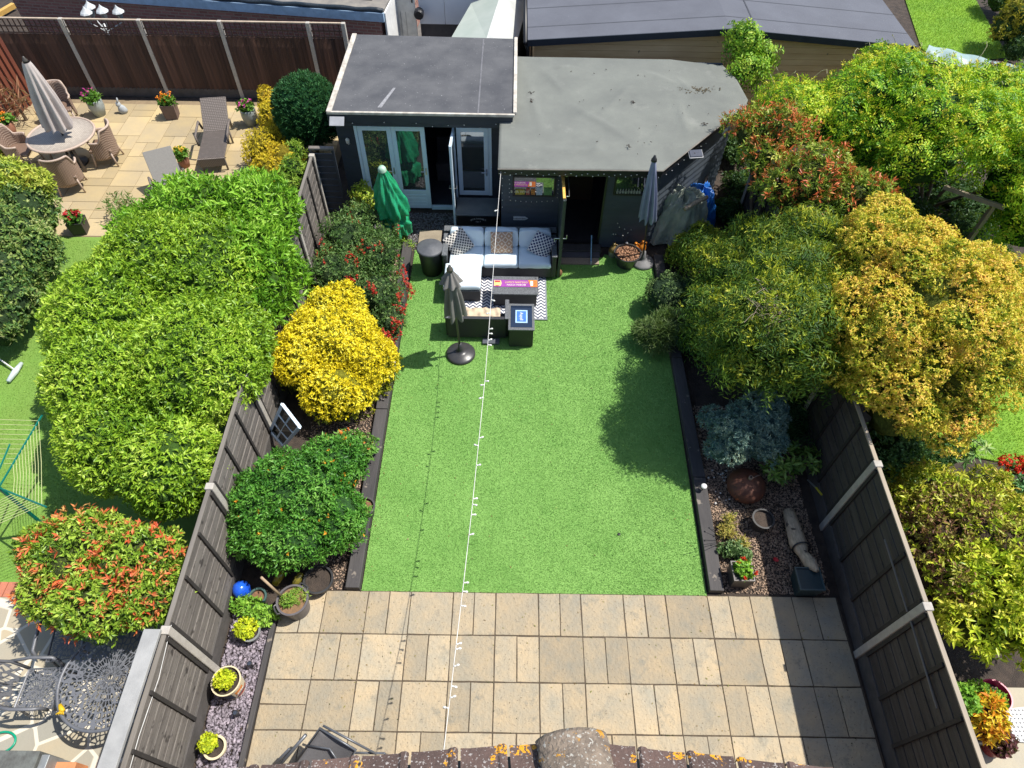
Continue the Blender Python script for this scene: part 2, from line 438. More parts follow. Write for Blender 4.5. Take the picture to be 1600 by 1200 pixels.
def scatter(name, label, poly, z, n, size, m, seed, kind='stuff', flat=0.5, excl=None, parent=None):
    """loose chippings: irregular little stones over a polygon, one object"""
    rs = np.random.RandomState(seed); poly = np.array([p[:2] for p in poly]); lo, hi = poly.min(0), poly.max(0)
    pts = []
    while len(pts) < n:
        q = rs.uniform(lo, hi, (n, 2)); ins = np.zeros(n, bool); j = len(poly)-1
        for i in range(len(poly)):
            xi, yi = poly[i]; xj, yj = poly[j]
            c = ((yi > q[:, 1]) != (yj > q[:, 1])) & (q[:, 0] < (xj-xi)*(q[:, 1]-yi)/(yj-yi+1e-12)+xi); ins ^= c; j = i
        pts += q[ins].tolist()
    pts = np.array(pts[:n]); oc = np.array([(1, 0, 0), (0, 1, 0), (-1, 0, 0), (0, -1, 0), (0, 0, 1), (0, 0, -1)], float)
    V = oc[None]*rs.uniform(0.6, 1.3, (n, 6, 1))*np.array([1, 0.7, flat])
    V += rs.normal(size=(n, 6, 3))*0.15*np.array([1, 1, flat])
    a = rs.uniform(0, 2*PI, n); t = rs.normal(size=n)*0.35; s = size*rs.uniform(0.5, 1.4, n)
    ca, sa = np.cos(a), np.sin(a); ct, st = np.cos(t), np.sin(t)
    x, y, zz = V[..., 0], V[..., 1], V[..., 2]
    y, zz = y*ct[:, None]-zz*st[:, None], y*st[:, None]+zz*ct[:, None]
    x, y = x*ca[:, None]-y*sa[:, None], x*sa[:, None]+y*ca[:, None]
    V = np.stack([x, y, zz], -1)*s[:, None, None]; V[..., :2] += pts[:, None]; V[..., 2] += z+rs.uniform(0, size*0.5, n)[:, None]
    F = np.array([(0, 1, 4), (1, 2, 4), (2, 3, 4), (3, 0, 4), (1, 0, 5), (2, 1, 5), (3, 2, 5), (0, 3, 5)])
    me = bpy.data.meshes.new(name); me.vertices.add(6*n); me.vertices.foreach_set('co', V.astype(np.float32).ravel())
    idx = (np.arange(n)[:, None, None]*6+F[None]).astype(np.int32).ravel()
    me.loops.add(len(idx)); me.loops.foreach_set('vertex_index', idx); me.polygons.add(8*n)
    me.polygons.foreach_set('loop_start', np.arange(8*n, dtype=np.int32)*3); me.polygons.foreach_set('loop_total', np.full(8*n, 3, np.int32))
    me.materials.append(m); me.update(calc_edges=True)
    o = bpy.data.objects.new(name, me); COL.objects.link(o); o.parent = parent
    if parent: o.location = -origin(parent)
    else: tag(o, label, name.replace('_', ' '), kind=kind)
    return o
def blades(name, label, poly, n, h, m, seed, z=0.0, cat='grass'):
    rs = np.random.RandomState(seed); poly = np.array([p[:2] for p in poly]); lo, hi = poly.min(0), poly.max(0)
    pts = np.zeros((0, 2))
    while len(pts) < n:
        q = rs.uniform(lo, hi, (n, 2)); ins = np.zeros(n, bool); j = len(poly)-1
        for i in range(len(poly)):
            xi, yi = poly[i]; xj, yj = poly[j]
            c = ((yi > q[:, 1]) != (yj > q[:, 1])) & (q[:, 0] < (xj-xi)*(q[:, 1]-yi)/(yj-yi+1e-12)+xi); ins ^= c; j = i
        pts = np.concatenate([pts, q[ins]])
    pts = pts[:n]; a = rs.uniform(0, 2*PI, n); w_ = 0.0042
    P = np.column_stack([pts, np.full(n, z)]); side = np.column_stack([np.cos(a), np.sin(a), np.zeros(n)])*w_
    lean = rs.normal(size=(n, 2))*0.45; hh = h*rs.uniform(0.6, 1.2, n)
    tip = P+np.column_stack([lean*hh[:, None], hh])
    V = np.stack([P-side, P+side, tip], 1).astype(np.float32)
    me = bpy.data.meshes.new(name); me.vertices.add(3*n); me.vertices.foreach_set('co', V.ravel())
    me.loops.add(3*n); me.loops.foreach_set('vertex_index', np.arange(3*n, dtype=np.int32)); me.polygons.add(n)
    me.polygons.foreach_set('loop_start', np.arange(n, dtype=np.int32)*3); me.polygons.foreach_set('loop_total', np.full(n, 3, np.int32))
    me.materials.append(m); me.update(calc_edges=True)
    o = bpy.data.objects.new(name, me); COL.objects.link(o)
    return tag(o, label, cat, kind='stuff')
# ================================================================== THE SETTING
soil = mat('soil', (0.075, 0.055, 0.042), (0.035, 0.027, 0.022), 0.95, 7, bmp=1.0, bscale=60, bdist=0.02)
g = MB().b2(-40, 40, -25, 60, -0.4, -0.035)
struct('ground', g, soil)
turf_m = mat('turf', (0.215, 0.405, 0.095), (0.165, 0.34, 0.07), 0.85, 1.0, bmp=0.9, bscale=160, island=0.0, bdist=0.012, stain=(2.2, .52, .22, (.13, .30, .055)))
blade_m = mat('turf_blade', (0.25, 0.47, 0.12), (0.185, 0.385, 0.085), 0.6, 1.2, bmp=0, island=0.14, stain=(2.2, .50, .22, (.155, .34, .065)))
lawn_poly = [(-2.55, 0.0), (2.44, 0.0), (2.50, 4.0), (2.47, 7.12), (1.5, 7.30), (1.45, 7.2), (0.5, 7.2), (0.5, 7.3), (-2.5, 7.35)]
struct('artificial_lawn', MB().prism(lawn_poly, -0.03, -0.008), turf_m)
blades('lawn_grass', 'short bright green artificial grass pile covering the lawn', lawn_poly, 300000, 0.019, blade_m, 3, -0.008)

# paved patio: riven slabs laid in the coursed pattern of the photograph
slab_m = mat('sandstone_slab', (0.425, 0.33, 0.205), (0.30, 0.27, 0.205), 0.8, 2.6, bmp=1.0, bscale=19, island=0.18, bdist=0.02, stain=(4.0, .55, .14, (.235, .215, .165)),
             specks=(33, 0.64, (0.21, 0.17, 0.115)))
U = 0.305
rows = [([-12, -11, -10, -8, -7, -6, -4, -3, -2, 0, 1, 2, 4, 5, 6, 8, 9, 10, 12, 13, 14.1], 0, 2),
        ([-12, -10, -9, -8, -6, -5, -4, -2, -1, 0, 2, 3, 4, 6, 7, 8, 10, 11, 12, 14.1], 2, 4),
        ([-10, -8, -7, -6, -4, -3, -2, 0, 1, 2, 4, 5, 6, 8, 9, 10, 12, 13, 14.1], 4, 6),
        ([-12, -10, -8, -6, -5, -4, -2, -1, 0, 2, 3, 4, 6, 7, 8, 10, 11, 12, 14.1], 6, 8),
        ([-12, -11, -10, -8, -7, -6, -4, -3, -2, 0, 1, 2, 4, 5, 6, 8, 9, 10, 12, 13, 14.1], 8, 10),
        ([-12, -10, -9, -8, -6, -5, -4, -2, -1, 0, 2, 3, 4, 6, 7, 8, 10, 11, 12, 14.1], 10, 12)]
pm = MB(); rg = random.Random(4)
def slab(x0, x1, y0, y1):
    j = 0.007; dz = rg.uniform(-0.003, 0.002)
    # slightly irregular riven edge
    def e(x, y): return (x+rg.uniform(-.004, .004), y+rg.uniform(-.004, .004))
    mx, my = (x0+x1)/2, (y0+y1)/2
    poly = [e(x0+j, y1+j), e(mx, y1+j), e(x1-j, y1+j), e(x1-j, my), e(x1-j, y0-j), e(mx, y0-j), e(x0+j, y0-j), e(x0+j, my)]
    poly = [(a, b, 0) for a, b in poly]
    pm.prism(poly, -0.04, dz)
for ks, a, b in rows:
    for k0, k1 in zip(ks[:-1], ks[1:]): slab(k0*U, k1*U, -a*U-0.003, -b*U)
slab(-12*U, -10*U, -4*U, -5*U); slab(-12*U, -10*U, -5*U, -6*U)
struct('patio', pm, slab_m, bevel=0.004)
struct('patio_joint', MB().b2(-3.66, 4.32, -3.7, -0.002, -0.03, -0.009), mat('joint', (0.115, 0.085, 0.055), (0.07, 0.055, 0.04), 0.95, 20, bmp=0.6))

# sleepers
sleeper_m = mat('dark_sleeper', (0.075, 0.068, 0.066), (0.04, 0.037, 0.038), 0.75, 5, (1, .15, 1), bmp=0.5, bscale=40,
                specks=(7, 0.66, (0.20, 0.17, 0.14)))
def sleeper_run(name, label, pts, wd, h, group=None):
    r = T(name, label, 'edging', (pts[0][0], pts[0][1], 0), group)
    for i, (a, b) in enumerate(zip(pts[:-1], pts[1:])):
        d = math.hypot(b[0]-a[0], b[1]-a[1]); an = math.atan2(b[1]-a[1], b[0]-a[0])
        m_ = MB().box(((a[0]+b[0])/2, (a[1]+b[1])/2, h/2-0.015), (d-0.012, wd, h+0.03+0.004*i), an)
        m_.build('sleeper', sleeper_m, r, bevel=0.008)
    return r
sleeper_run('timber_edging', 'long dark sleeper edging between left flower bed and lawn', [(-2.67, 0.0), (-2.66, 1.25), (-2.65, 3.15), (-2.63, 5.0), (-2.65, 7.5)], 0.2, 0.10)
sleeper_run('timber_edging', 'dark sleeper edging between right gravel bed and lawn', [(2.57, 0.03), (2.61, 1.9), (2.60, 4.4), (2.60, 7.2)], 0.2, 0.10)
sleeper_run('timber_edging', 'thin dark board edging the slate strip beside patio', [(-3.70, -0.25), (-3.71, -3.4)], 0.07, 0.05)

# beds
scatter('slate_chippings', 'plum grey slate chippings between patio and left fence', [(-4.30, -0.3), (-3.75, -0.3), (-3.75, -2.9), (-4.26, -2.9)], -0.03, 3600, 0.034,
        mat('slate_chip', (0.30, 0.255, 0.29), (0.19, 0.165, 0.195), 0.65, 9, bmp=0.2, island=0.45), 5, flat=0.28)
grav = mat('gravel_chip', (0.42, 0.30, 0.21), (0.24, 0.17, 0.125), 0.85, 12, bmp=0.2, island=0.5)
scatter('gravel', 'pinkish brown gravel covering the right hand bed', [(2.70, 0.04), (4.25, 0.04), (4.25, 3.4), (2.72, 3.4)], -0.03, 14000, 0.017, grav, 6, flat=0.6)
scatter('gravel', 'pinkish gravel along the front of the left flower bed', [(-3.3, 0.02), (-2.78, 0.02), (-2.76, 7.2), (-3.35, 7.2), (-3.9, 3.2)], -0.03, 8000, 0.018, grav, 7, flat=0.6)
scatter('gravel', 'grey gravel in front of the summerhouse', [(-2.5, 7.4), (-1.7, 7.4), (-1.7, 8.6), (-3.9, 8.6), (-3.4, 7.4)], -0.03, 4500, 0.02,
        mat('grey_gravel', (0.22, 0.21, 0.22), (0.10, 0.10, 0.11), 0.85, 12, bmp=0.2, island=0.5), 8, flat=0.6)
struct('stepping_slab', MB().b2(*sorted((W(655, 370)[0], W(690, 370)[0])), 7.35, 7.95, -0.03, 0.03), mat('bed_slab', (0.30, 0.25, 0.18), None, 0.85, 5), bevel=0.006)
struct('stepping_slab', MB().box((-3.15, 7.85, 0.02), (0.5, 0.38, 0.05), 0.4), mat('bed_slab', (0.30, 0.25, 0.18), None, 0.85, 5), bevel=0.006)

# neighbour on the left: golden sandstone terrace, striped lawn, crazy paving
terr = mat('terrace_slab', (0.46, 0.35, 0.175), (0.34, 0.275, 0.175), 0.8, 0.9, bmp=0.5, bscale=14, island=0.17, bdist=0.01)
tm = MB(); rg = random.Random(9)
x0, x1, y0, y1 = -15.5, -4.62, 7.62, 13.0
gx, gy, cell = int((x1-x0)/0.29), int((y1-y0)/0.29), 0.29
occ = [[False]*gy for _ in range(gx)]
for j in range(gy):
    for i in range(gx):
        if occ[i][j]: continue
        opts = [(3, 2), (2, 3), (2, 2), (2, 1), (1, 2), (3, 2)]; rg.shuffle(opts)
        for (a, b) in opts+[(1, 1)]:
            if i+a <= gx and j+b <= gy and not any(occ[i+p][j+q] for p in range(a) for q in range(b)):
                for p in range(a):
                    for q in range(b): occ[i+p][j+q] = True
                tm.b2(x0+i*cell+.006, x0+(i+a)*cell-.006, y0+j*cell+.006, y0+(j+b)*cell-.006, -0.04, rg.uniform(-0.002, 0.002)); break
struct('neighbour_terrace', tm, terr, bevel=0.003)
struct('terrace_joint', MB().b2(-15.5, -4.62, 7.6, 13.05, -0.04, -0.012), mat('terr_joint', (0.27, 0.2, 0.12), None, 0.95))
nl = mat('neighbour_turf', (0.16, 0.32, 0.045), (0.17, 0.27, 0.045), 0.85, 0.7, bmp=0.9, bscale=120, bdist=0.012)
nlp = [(-16, 0.05), (-4.62, 0.05), (-4.62, 7.6), (-16, 7.6)]
struct('neighbour_lawn', MB().prism(nlp, -0.03, -0.01), nl)
blades('lawn_grass', 'smooth green grass of the lawn left of the fence', [(-11.5, .1), (-7, .1), (-6, 7.5), (-11.5, 7.5)], 90000, 0.022, mat('nl_blade', (0.20, 0.38, 0.06), (0.19, 0.31, 0.05), 0.6, 0.8, bmp=0, island=0.3), 12, -0.01)
em = MB()
for i in range(60): em.b2(-11+i*0.112, -11+i*0.112+0.1, -0.17, 0.05, -0.03, 0.012)
struct('brick_edging', em, mat('red_brick', (0.46, 0.16, 0.09), (0.36, 0.13, 0.08), 0.8, 6, island=0.15, bmp=0.4), bevel=0.004)
# crazy paving as voronoi stones with pale mortar
m, nt, b = nt_new('crazy_paving')
tc = nt.nodes.new('ShaderNodeTexCoord'); v1 = nt.nodes.new('ShaderNodeTexVoronoi'); v1.feature = 'DISTANCE_TO_EDGE'; v1.inputs['Scale'].default_value = 2.3
v2 = nt.nodes.new('ShaderNodeTexVoronoi'); v2.inputs['Scale'].default_value = 2.3
nt.links.new(tc.outputs['Object'], v1.inputs['Vector']); nt.links.new(tc.outputs['Object'], v2.inputs['Vector'])
st = ramp(nt, v1.outputs['Distance'], [(0.035, (1, 1, 1)), (0.05, (0, 0, 0))])
sc_ = mixc(nt, noise(nt, 4), (0.36, 0.33, 0.25), (0.46, 0.36, 0.22)); sepc = nt.nodes.new('ShaderNodeSeparateColor'); nt.links.new(v2.outputs['Color'], sepc.inputs[0])
sc_ = mixc(nt, sepc.outputs[0], sc_, (0.28, 0.27, 0.23)); nt.links.new(mixc(nt, st, sc_, (0.62, 0.56, 0.45)), b.inputs['Base Color'])
b.inputs['Roughness'].default_value = 0.85; nt.links.new(bump(nt, noise(nt, 20), 0.4), b.inputs['Normal'])
struct('crazy_paving', MB().b2(-16, -4.62, -8, -0.17, -0.03, 0.0), m)

# neighbour on the right, and the far gardens
rl = mat('right_turf', (0.24, 0.42, 0.03), (0.16, 0.33, 0.03), 0.9, 0.9, bmp=1.0, bscale=70, bdist=0.02, specks=(9, 0.70, (0.12, 0.22, 0.03)))
a1 = [W(1360, 640)[:2], W(1445, 690)[:2], W(1530, 715)[:2], W(1640, 735)[:2], (13, 3), (14, 5.5), W(1620, 415)[:2], W(1540, 420)[:2], W(1450, 520)[:2]]
struct('right_lawn', MB().prism(a1, -0.03, 0.0), rl)
blades('lawn_grass', 'yellowish green tufty grass of the lawn right of the fence', [p for p in a1], 60000, 0.04, mat('rl_blade', (0.38, 0.56, 0.05), (0.24, 0.42, 0.03), 0.6, 1.0, bmp=0, island=0.35), 13, 0.0)
a2 = [W(1395, -60)[:2], W(1440, 75)[:2], W(1475, 100)[:2], W(1575, 88)[:2], W(1555, 55)[:2], W(1525, 0)[:2], W(1510, -60)[:2]]
struct('far_lawn', MB().prism(a2, -0.03, 0.0), rl)
blades('lawn_grass', 'bright green grass of the lawn behind the grey cabin roof', a2, 40000, 0.05, MATS['rl_blade'], 14, 0.0)
struct('right_paving', MB().b2(4.62, 14, -8, -1.2, -0.03, 0.0), mat('right_paving', (0.44, 0.39, 0.28), (0.36, 0.33, 0.26), 0.85, 2.2, bmp=0.5, bscale=16))
struct('far_yard', MB().b2(-6, 4.0, 13.4, 40, -0.03, 0.0), mat('yard', (0.16, 0.15, 0.14), (0.10, 0.095, 0.09), 0.9, 3, bmp=0.4))
struct('far_drive', MB().b2(-30, -6.1, 19.5, 40, -0.03, 0.0), mat('drive', (0.5, 0.45, 0.38), None, 0.9, 3, bmp=0.4))

# ================================================================== FENCES
fence_l = mat('weathered_board', (0.20, 0.18, 0.16), (0.105, 0.092, 0.082), 0.85, 14, (1, 0.07, 1.0), bmp=0.9, bscale=55, island=0.12, specks=(5, 0.64, (0.05, 0.043, 0.038)), stain=(9, .55, .12, (.085, .075, .068)))
batten_m = mat('dark_batten', (0.035, 0.03, 0.028), (0.022, 0.02, 0.018), 0.8, 8, bmp=0.4)
conc = mat('concrete_post', (0.46, 0.43, 0.38), (0.36, 0.33, 0.29), 0.9, 10, bmp=0.6, bscale=60)
conc_g = mat('gravel_board', (0.10, 0.09, 0.085), (0.065, 0.06, 0.055), 0.9, 6, bmp=0.5)
fence_r = mat('black_board', (0.075, 0.066, 0.060), (0.042, 0.037, 0.034), 0.85, 12, (1, 0.07, 1), bmp=0.9, bscale=50, island=0.12, stain=(8, .55, .14, (.03, .027, .025)))
def garden_fence(name, label, x_at, ys, h, side, bm_, capm, battens=3, caplist=None, postm=None, post_over=0.03):
    """fence along y. side = +1 when our face looks to +x. ys: post positions"""
    r = T(name, label, 'fence', (x_at(ys[0]), ys[0], 0))
    for y in ys:
        x = x_at(y)
        MB().box((x, y, (h+post_over)/2-0.02), (0.11, 0.10, h+post_over+0.04)).build('post', postm or conc, r, bevel=0.012)
    for ya, yb in zip(ys[:-1], ys[1:]):
        ya_, yb_ = ya+0.053, yb-0.053; xa, xb = x_at(ya_), x_at(yb_); an = math.atan2(xb-xa, yb_-ya_); L = math.hypot(xb-xa, yb_-ya_)
        cx, cy = (xa+xb)/2, (ya_+yb_)/2
        MB().box((cx, cy, 0.11), (0.05, L, 0.3), -an).build('gravel_board', conc_g, r, bevel=0.005)
        bd = MB(); nb = 8; hb = (h-0.28)/nb
        for i in range(nb):       # overlapped horizontal boards
            bd.box((cx+side*0.004, cy, 0.27+hb*(i+0.5)), (0.012, L-0.01, hb*1.12), -an, 0, side*R(3))
        bd.build('lap_panel', bm_, r)
        for i in range(battens+1):
            t = (i+0.0)/battens; yy = ya_+0.03+(yb_-ya_-0.06)*t
            MB().box((x_at(yy)+side*0.026, yy, 0.26+(h-0.28)/2), (0.028, 0.045, h-0.30)).build('batten', batten_m, r)
        MB().box((cx, cy, h+0.004), (0.055, L, 0.022), -an).build('capping', capm, r, bevel=0.004)
    return r
xl = lambda y: -4.38-0.012*(y-1)
cap_grey = mat('cap_weathered', (0.20, 0.18, 0.155), (0.13, 0.115, 0.10), 0.85, 8, (1, .1, 1), bmp=0.5)
fl = garden_fence('panel_fence', 'weathered grey brown panel fence along the left border', xl, [-3.0, -1.12, 0.74, 2.60, 4.46, 6.32, 8.18], 1.66, 1, fence_l, cap_grey)
# wide felted top at the near end
felt_l = mat('pale_felt', (0.36, 0.36, 0.35), (0.28, 0.28, 0.275), 0.9, 5, bmp=0.8, bscale=200, bdist=0.004)
MB().box((-4.47, -2.12, 1.72), (0.19, 1.98, 0.05), 0.0).build('felt_top', felt_l, fl, bevel=0.006)
MB().tube([(-4.32, -1.05, 1.64), (-4.33, -1.6, 1.52), (-4.31, -2.2, 1.6), (-4.33, -3.0, 1.5)], 0.004, 5).build('wire', mat('white_wire', (0.7, 0.7, 0.68), None, 0.5, bmp=0), fl)
xr = lambda y: 4.41+0.02*(y-0)
cap_pale = mat('cap_pale', (0.40, 0.33, 0.24), (0.27, 0.23, 0.18), 0.8, 8, (1, .1, 1), bmp=0.5)
fr = garden_fence('panel_fence', 'dark stained panel fence with pale capping along the right border', xr, [-3.2, -2.6, -0.80, 1.10, 2.98, 4.86, 6.74, 8.62], 1.88, -1, fence_r, cap_pale, 3)

MB().tube([(4.345, .16, 1.60), (4.335, -.75, 1.56)], .012, 6).build('rail', cap_grey, fr)
MB().tube([(4.335, -.86, 1.56), (4.325, -1.80, 1.50)], .012, 6).build('rail', cap_grey, fr)
# far fence of the left neighbour, with trellis
def far_fence():
    Y = 13.25; h = 1.93
    r = T('trellis_topped_fence', 'tall brown feather edge fence with trellis top behind the terrace', 'fence', (-11.4, Y, 0))
    brown = mat('brown_board', (0.10, 0.05, 0.034), (0.045, 0.025, 0.02), 0.85, 9, (1, 1, 0.05), bmp=0.6, bscale=25, island=0.4)
    xs = [-15.2, -13.35, -11.45, -9.56, -7.62, -5.48, -4.62]
    for x in xs[0:]:
        MB().box((x, Y, h/2), (0.10, 0.10, h+0.04)).build('post', conc, r, bevel=0.012)
    for a, b_ in zip(xs[:-1], xs[1:]):
        a += .052; b_ -= .052
        MB().box(((a+b_)/2, Y, 0.1), (b_-a, 0.05, 0.24)).build('gravel_board', conc_g, r)
        bd = MB(); n = int((b_-a)/0.1); s_ = (b_-a)/n
        for i in range(n): bd.box((a+s_*(i+.5), Y-0.006, 0.885), (s_*1.1, 0.014, 1.37), R(20))
        bd.build('board_panel', brown, r)
        tr = MB(); x = a+0.06
        while x < b_-0.02:
            tr.box((x, Y, 1.755), (0.022, 0.02, 0.34)); x += 0.125
        for z in (1.60, 1.75): tr.box(((a+b_)/2, Y-0.014, z), (b_-a, 0.014, 0.026))
        tr.build('trellis', mat('trellis_wood', (0.075, 0.04, 0.028), None, 0.8), r)
        MB().box(((a+b_)/2, Y, 1.935), (b_-a, 0.05, 0.025)).build('capping', mat('cap_cream', (0.5, 0.4, 0.3), None, 0.8), r)
far_fence()
# rusty red screen at the far left
rr_ = T('timber_screen', 'reddish brown timber screen at the left end of the terrace', 'screen', (-13.2, 11.7, 0))
for i in range(9):
    MB().box((-12.95-i*0.03, 12.9-i*0.17, 0.85), (0.03, 0.165, 1.7), 0.15).build('board', mat('red_timber', (0.20, 0.055, 0.025), (0.13, 0.035, 0.02), 0.8, 6, (1, 1, .1)), rr_)

# ================================================================== BUILDINGS
felt_dark = mat('rubber_roof', (0.058, 0.060, 0.067), (0.10, 0.101, 0.106), 0.85, 1.9, bmp=0.35, bscale=24, specks=(31, 0.71, (0.45, 0.45, 0.45)))
white_trim = mat('peeling_white', (0.62, 0.58, 0.50), (0.35, 0.31, 0.26), 0.7, 7, bmp=0.4)
navy = mat('dark_blue_cladding', (0.038, 0.047, 0.062), (0.024, 0.03, 0.042), 0.55, 5, (0.3, 1, 1), bmp=0.3)
pale_blue = mat('pale_blue_paint', (0.70, 0.83, 0.92), (0.62, 0.76, 0.87), 0.45, 5, bmp=0.1)
glass_d = glassmat('dark_glass', (0.05, 0.06, 0.06), 0.2)
steel = mat('steel', (0.6, 0.6, 0.6), None, 0.3, bmp=0, metal=0.9)
black = mat('black_metal', (0.02, 0.02, 0.022), None, 0.4, bmp=0)
dark_in = mat('dark_interior', (0.03, 0.026, 0.028), (0.018, 0.016, 0.018), 0.9, 4)
def clad(m_, x0, x1, y, z0, z1, n=-1, step=0.145):
    """overlapped weatherboards on an upright face at y (facing -y)"""
    z = z0
    while z < z1-0.01:
        zt = min(z+step, z1); m_.box(((x0+x1)/2, y+0.006, (z+zt)/2), (x1-x0, 0.018, (zt-z)*1.08), 0, R(-8)); z = zt
def summerhouse():
    r = T('summerhouse', 'dark blue flat roofed summerhouse with pale blue glazed doors', 'summerhouse', (-2.2, 8.7, 0))
    Y = 8.72; x0, x1 = -4.02, -0.52; yb = 11.4; H = 2.30
    wl = MB()   # front wall around the door opening  x -3.62..-0.93
    clad(wl, x0, -3.66, Y, 0.0, H); clad(wl, -0.90, x1, Y, 0.0, H); clad(wl, -3.66, -0.90, Y, 2.08, H)
    clad(wl, -1.62, -0.90, Y, 0.0, 0.40)
    wl.b2(x0, x0+.05, Y+.02, yb, 0, H); wl.b2(x1-.05, x1, Y+.02, yb, 0, H); wl.b2(x0+.05, x1-.05, yb-.05, yb, 0, H)
    wl.build('wall', navy, r)
    MB().b2(x0+.05, x1-.05, Y+.03, yb-.06, 0.0, 0.09).build('floor', mat('dark_floor', (0.045, 0.045, 0.06), None, 0.6), r)
    fm = MB(); fm.b2(x0-.04, x1+.04, 8.44, 8.50, 2.17, 2.40); fm.build('fascia', navy, r, bevel=0.004)
    rf = MB(); rf.prism([(-3.99, 8.45), (-0.47, 8.42), (-0.47, 11.5), (-3.97, 11.58)], 2.40, 2.46)
    ro = rf.build('roof', felt_dark, r, bevel=0.004)
    tr = MB(); tr.box((-4.0, 10.0, 2.45), (0.10, 3.16, 0.07), R(-.3)); tr.b2(-4.04, -0.44, 8.41, 8.46, 2.42, 2.475)
    tr.build('white_trim', white_trim, ro, bevel=0.008)
    MB().b2(-0.47, -0.40, 8.47, 11.5, 2.43, 2.50).build('white_trim', white_trim, ro, bevel=0.008)
    # streaks of bird droppings
    MB().prism([(-3.1, 8.62), (-3.02, 8.62), (-2.83, 9.35), (-2.88, 9.35)], 2.461, 2.4635).add([], []).build('bird_dropping', mat('dropping', (0.33, 0.33, 0.34), (0.16, 0.16, 0.17), 0.8, 30), ro)
    MB().b2(-1.16, -1.13, 8.47, 11.45, 2.461, 2.466).build('roof_seam', mat('seam', (0.16, 0.16, 0.17), (0.10, 0.1, 0.11), 0.7, 8), ro)
    # doors
    fr_ = MB(); fr_.b2(-3.66, -0.90, Y-.03, Y+.05, 2.03, 2.085); fr_.b2(-3.66, -3.60, Y-.03, Y+.05, 0, 2.03)
    fr_.b2(-0.97, -0.90, Y-.03, Y+.05, 0.40, 2.03); fr_.b2(-2.25, -1.62, Y-.03, Y+.05, 0.0, 0.09)
    fr_.build('door_frame', pale_blue, r, bevel=0.004)
    def leaf(xa, z0, wd, kick, rz=0, hinge=None, yy=Y, name='door'):
        d = MB(); t = 0.045; f = 0.09; top = 2.02
        d.b2(0, f, -t, 0, z0, top); d.b2(wd-f, wd, -t, 0, z0, top); d.b2(f, wd-f, -t, 0, top-f, top); d.b2(f, wd-f, -t, 0, z0, z0+0.10)
        if kick: d.b2(f, wd-f, -t+.008, -.008, z0+0.10, z0+kick); d.b2(f, wd-f, -t, 0, z0+kick, z0+kick+.07)
        k = kick or 0.04
        if kick:
            for i in range(4): d.b2(f+.01, wd-f-.01, -t+.001, -t+.01, z0+0.12+i*kick*.22, z0+0.12+i*kick*.22+.06)
        o = d.build(name, pale_blue, r, bevel=0.003)
        q = MB().b2(f, wd-f, -t*.6, -t*.4, z0+k+.06, top-f).build('pane', glass_d, o)
        h = MB(); h.tube([(wd-.045, -t, 1.02), (wd-.045, -t-.05, 1.02), (wd-.15, -t-.05, 1.02)], .009, 6); h.tube([(wd-.045, 0, 1.02), (wd-.045, .05, 1.02), (wd-.15, .05, 1.02)], .009, 6)
        h.box((wd-.045, -t/2, 1.0), (.03, t+.012, .16)); h.build('handle', steel, o)
        for ob in (o, ):
            ob.location = Vector((xa, yy, 0))-origin(r); ob.rotation_euler = (0, 0, rz)
        # mesh verts were stored relative to r; shift back to local hinge frame
        for ob in (o, *o.children):
            for v in ob.data.vertices: v.co += r.location
        return o
    leaf(-3.59, 0.05, 0.67, 0.40); leaf(-2.915, 0.05, 0.67, 0.40)
    leaf(-1.61, 0.42, 0.64, 0.0)
    o = leaf(-1.64, 0.05, 0.66, 0.0, R(-92), yy=Y-.03)
    # wall lamp ornaments each side of the doors and two up at the eaves
    wlm = MB(); wlm.tube([(-3.80, 8.70, 1.62), (-3.80, 8.60, 1.66), (-3.80, 8.58, 1.78)], .012, 6); wlm.lathe([(0, -.05), (.035, -.03), (.04, .04), (.02, .07), (0, .08)], (-3.80, 8.58, 1.74), 10)
    wlm.build('wall_lamp', white_trim, r)
    wlm = MB(); wlm.tube([(-0.72, 8.70, 1.5), (-0.72, 8.61, 1.52), (-0.72, 8.60, 1.6)], .012, 6); wlm.lathe([(0, -.05), (.03, -.03), (.035, .04), (.02, .07), (0, .08)], (-0.72, 8.6, 1.6), 10)
    wlm.build('wall_lamp', white_trim, r)
    # something just visible inside
    f = MB().b2(-2.2, -1.75, 9.6, 10.2, 0.09, 0.55); f.b2(-2.2, -1.75, 10.1, 10.2, .55, .9); f.build('armchair', mat('inside_fabric', (0.08, 0.075, 0.08), None, 0.9), r, bevel=0.03)
summerhouse()
sp = T('solar_light', 'square solar panel light at the left corner of the summerhouse', 'solar light', (-3.93, 8.36, 2.2))
MB().box((-3.86, 8.34, 2.32), (0.26, 0.16, 0.03), 0, R(35)).build('panel', mat('solar_cell', (0.03, 0.04, 0.06), (0.05, 0.06, 0.09), 0.2, 30, bmp=0), sp, bevel=0.004)
MB().box((-3.86, 8.33, 2.331), (0.28, 0.18, 0.015), 0, R(35)).box((-3.86, 8.39, 2.25), (0.1, .05, .1)).build('housing', mat('grey_plastic', (0.35, 0.36, 0.38), None, 0.5, bmp=0), sp)
# lean-to trellis gate left of the summerhouse
gt = T('side_gate', 'dark slatted gate between left fence and summerhouse', 'gate', (-4.25, 8.3, 0))
m_ = MB()
for i in range(10): m_.b2(-4.50, -4.05, 8.30, 8.325, 0.15+i*0.15, 0.28+i*0.15)
m_.b2(-4.52, -4.47, 8.26, 8.30, 0, 1.75); m_.b2(-4.08, -4.03, 8.26, 8.30, 0, 1.75); m_.build('slat_panel', navy, gt)
MB().b2(-4.52, -4.03, 8.24, 8.33, 1.752, 1.79).build('top_rail', cap_grey, gt)

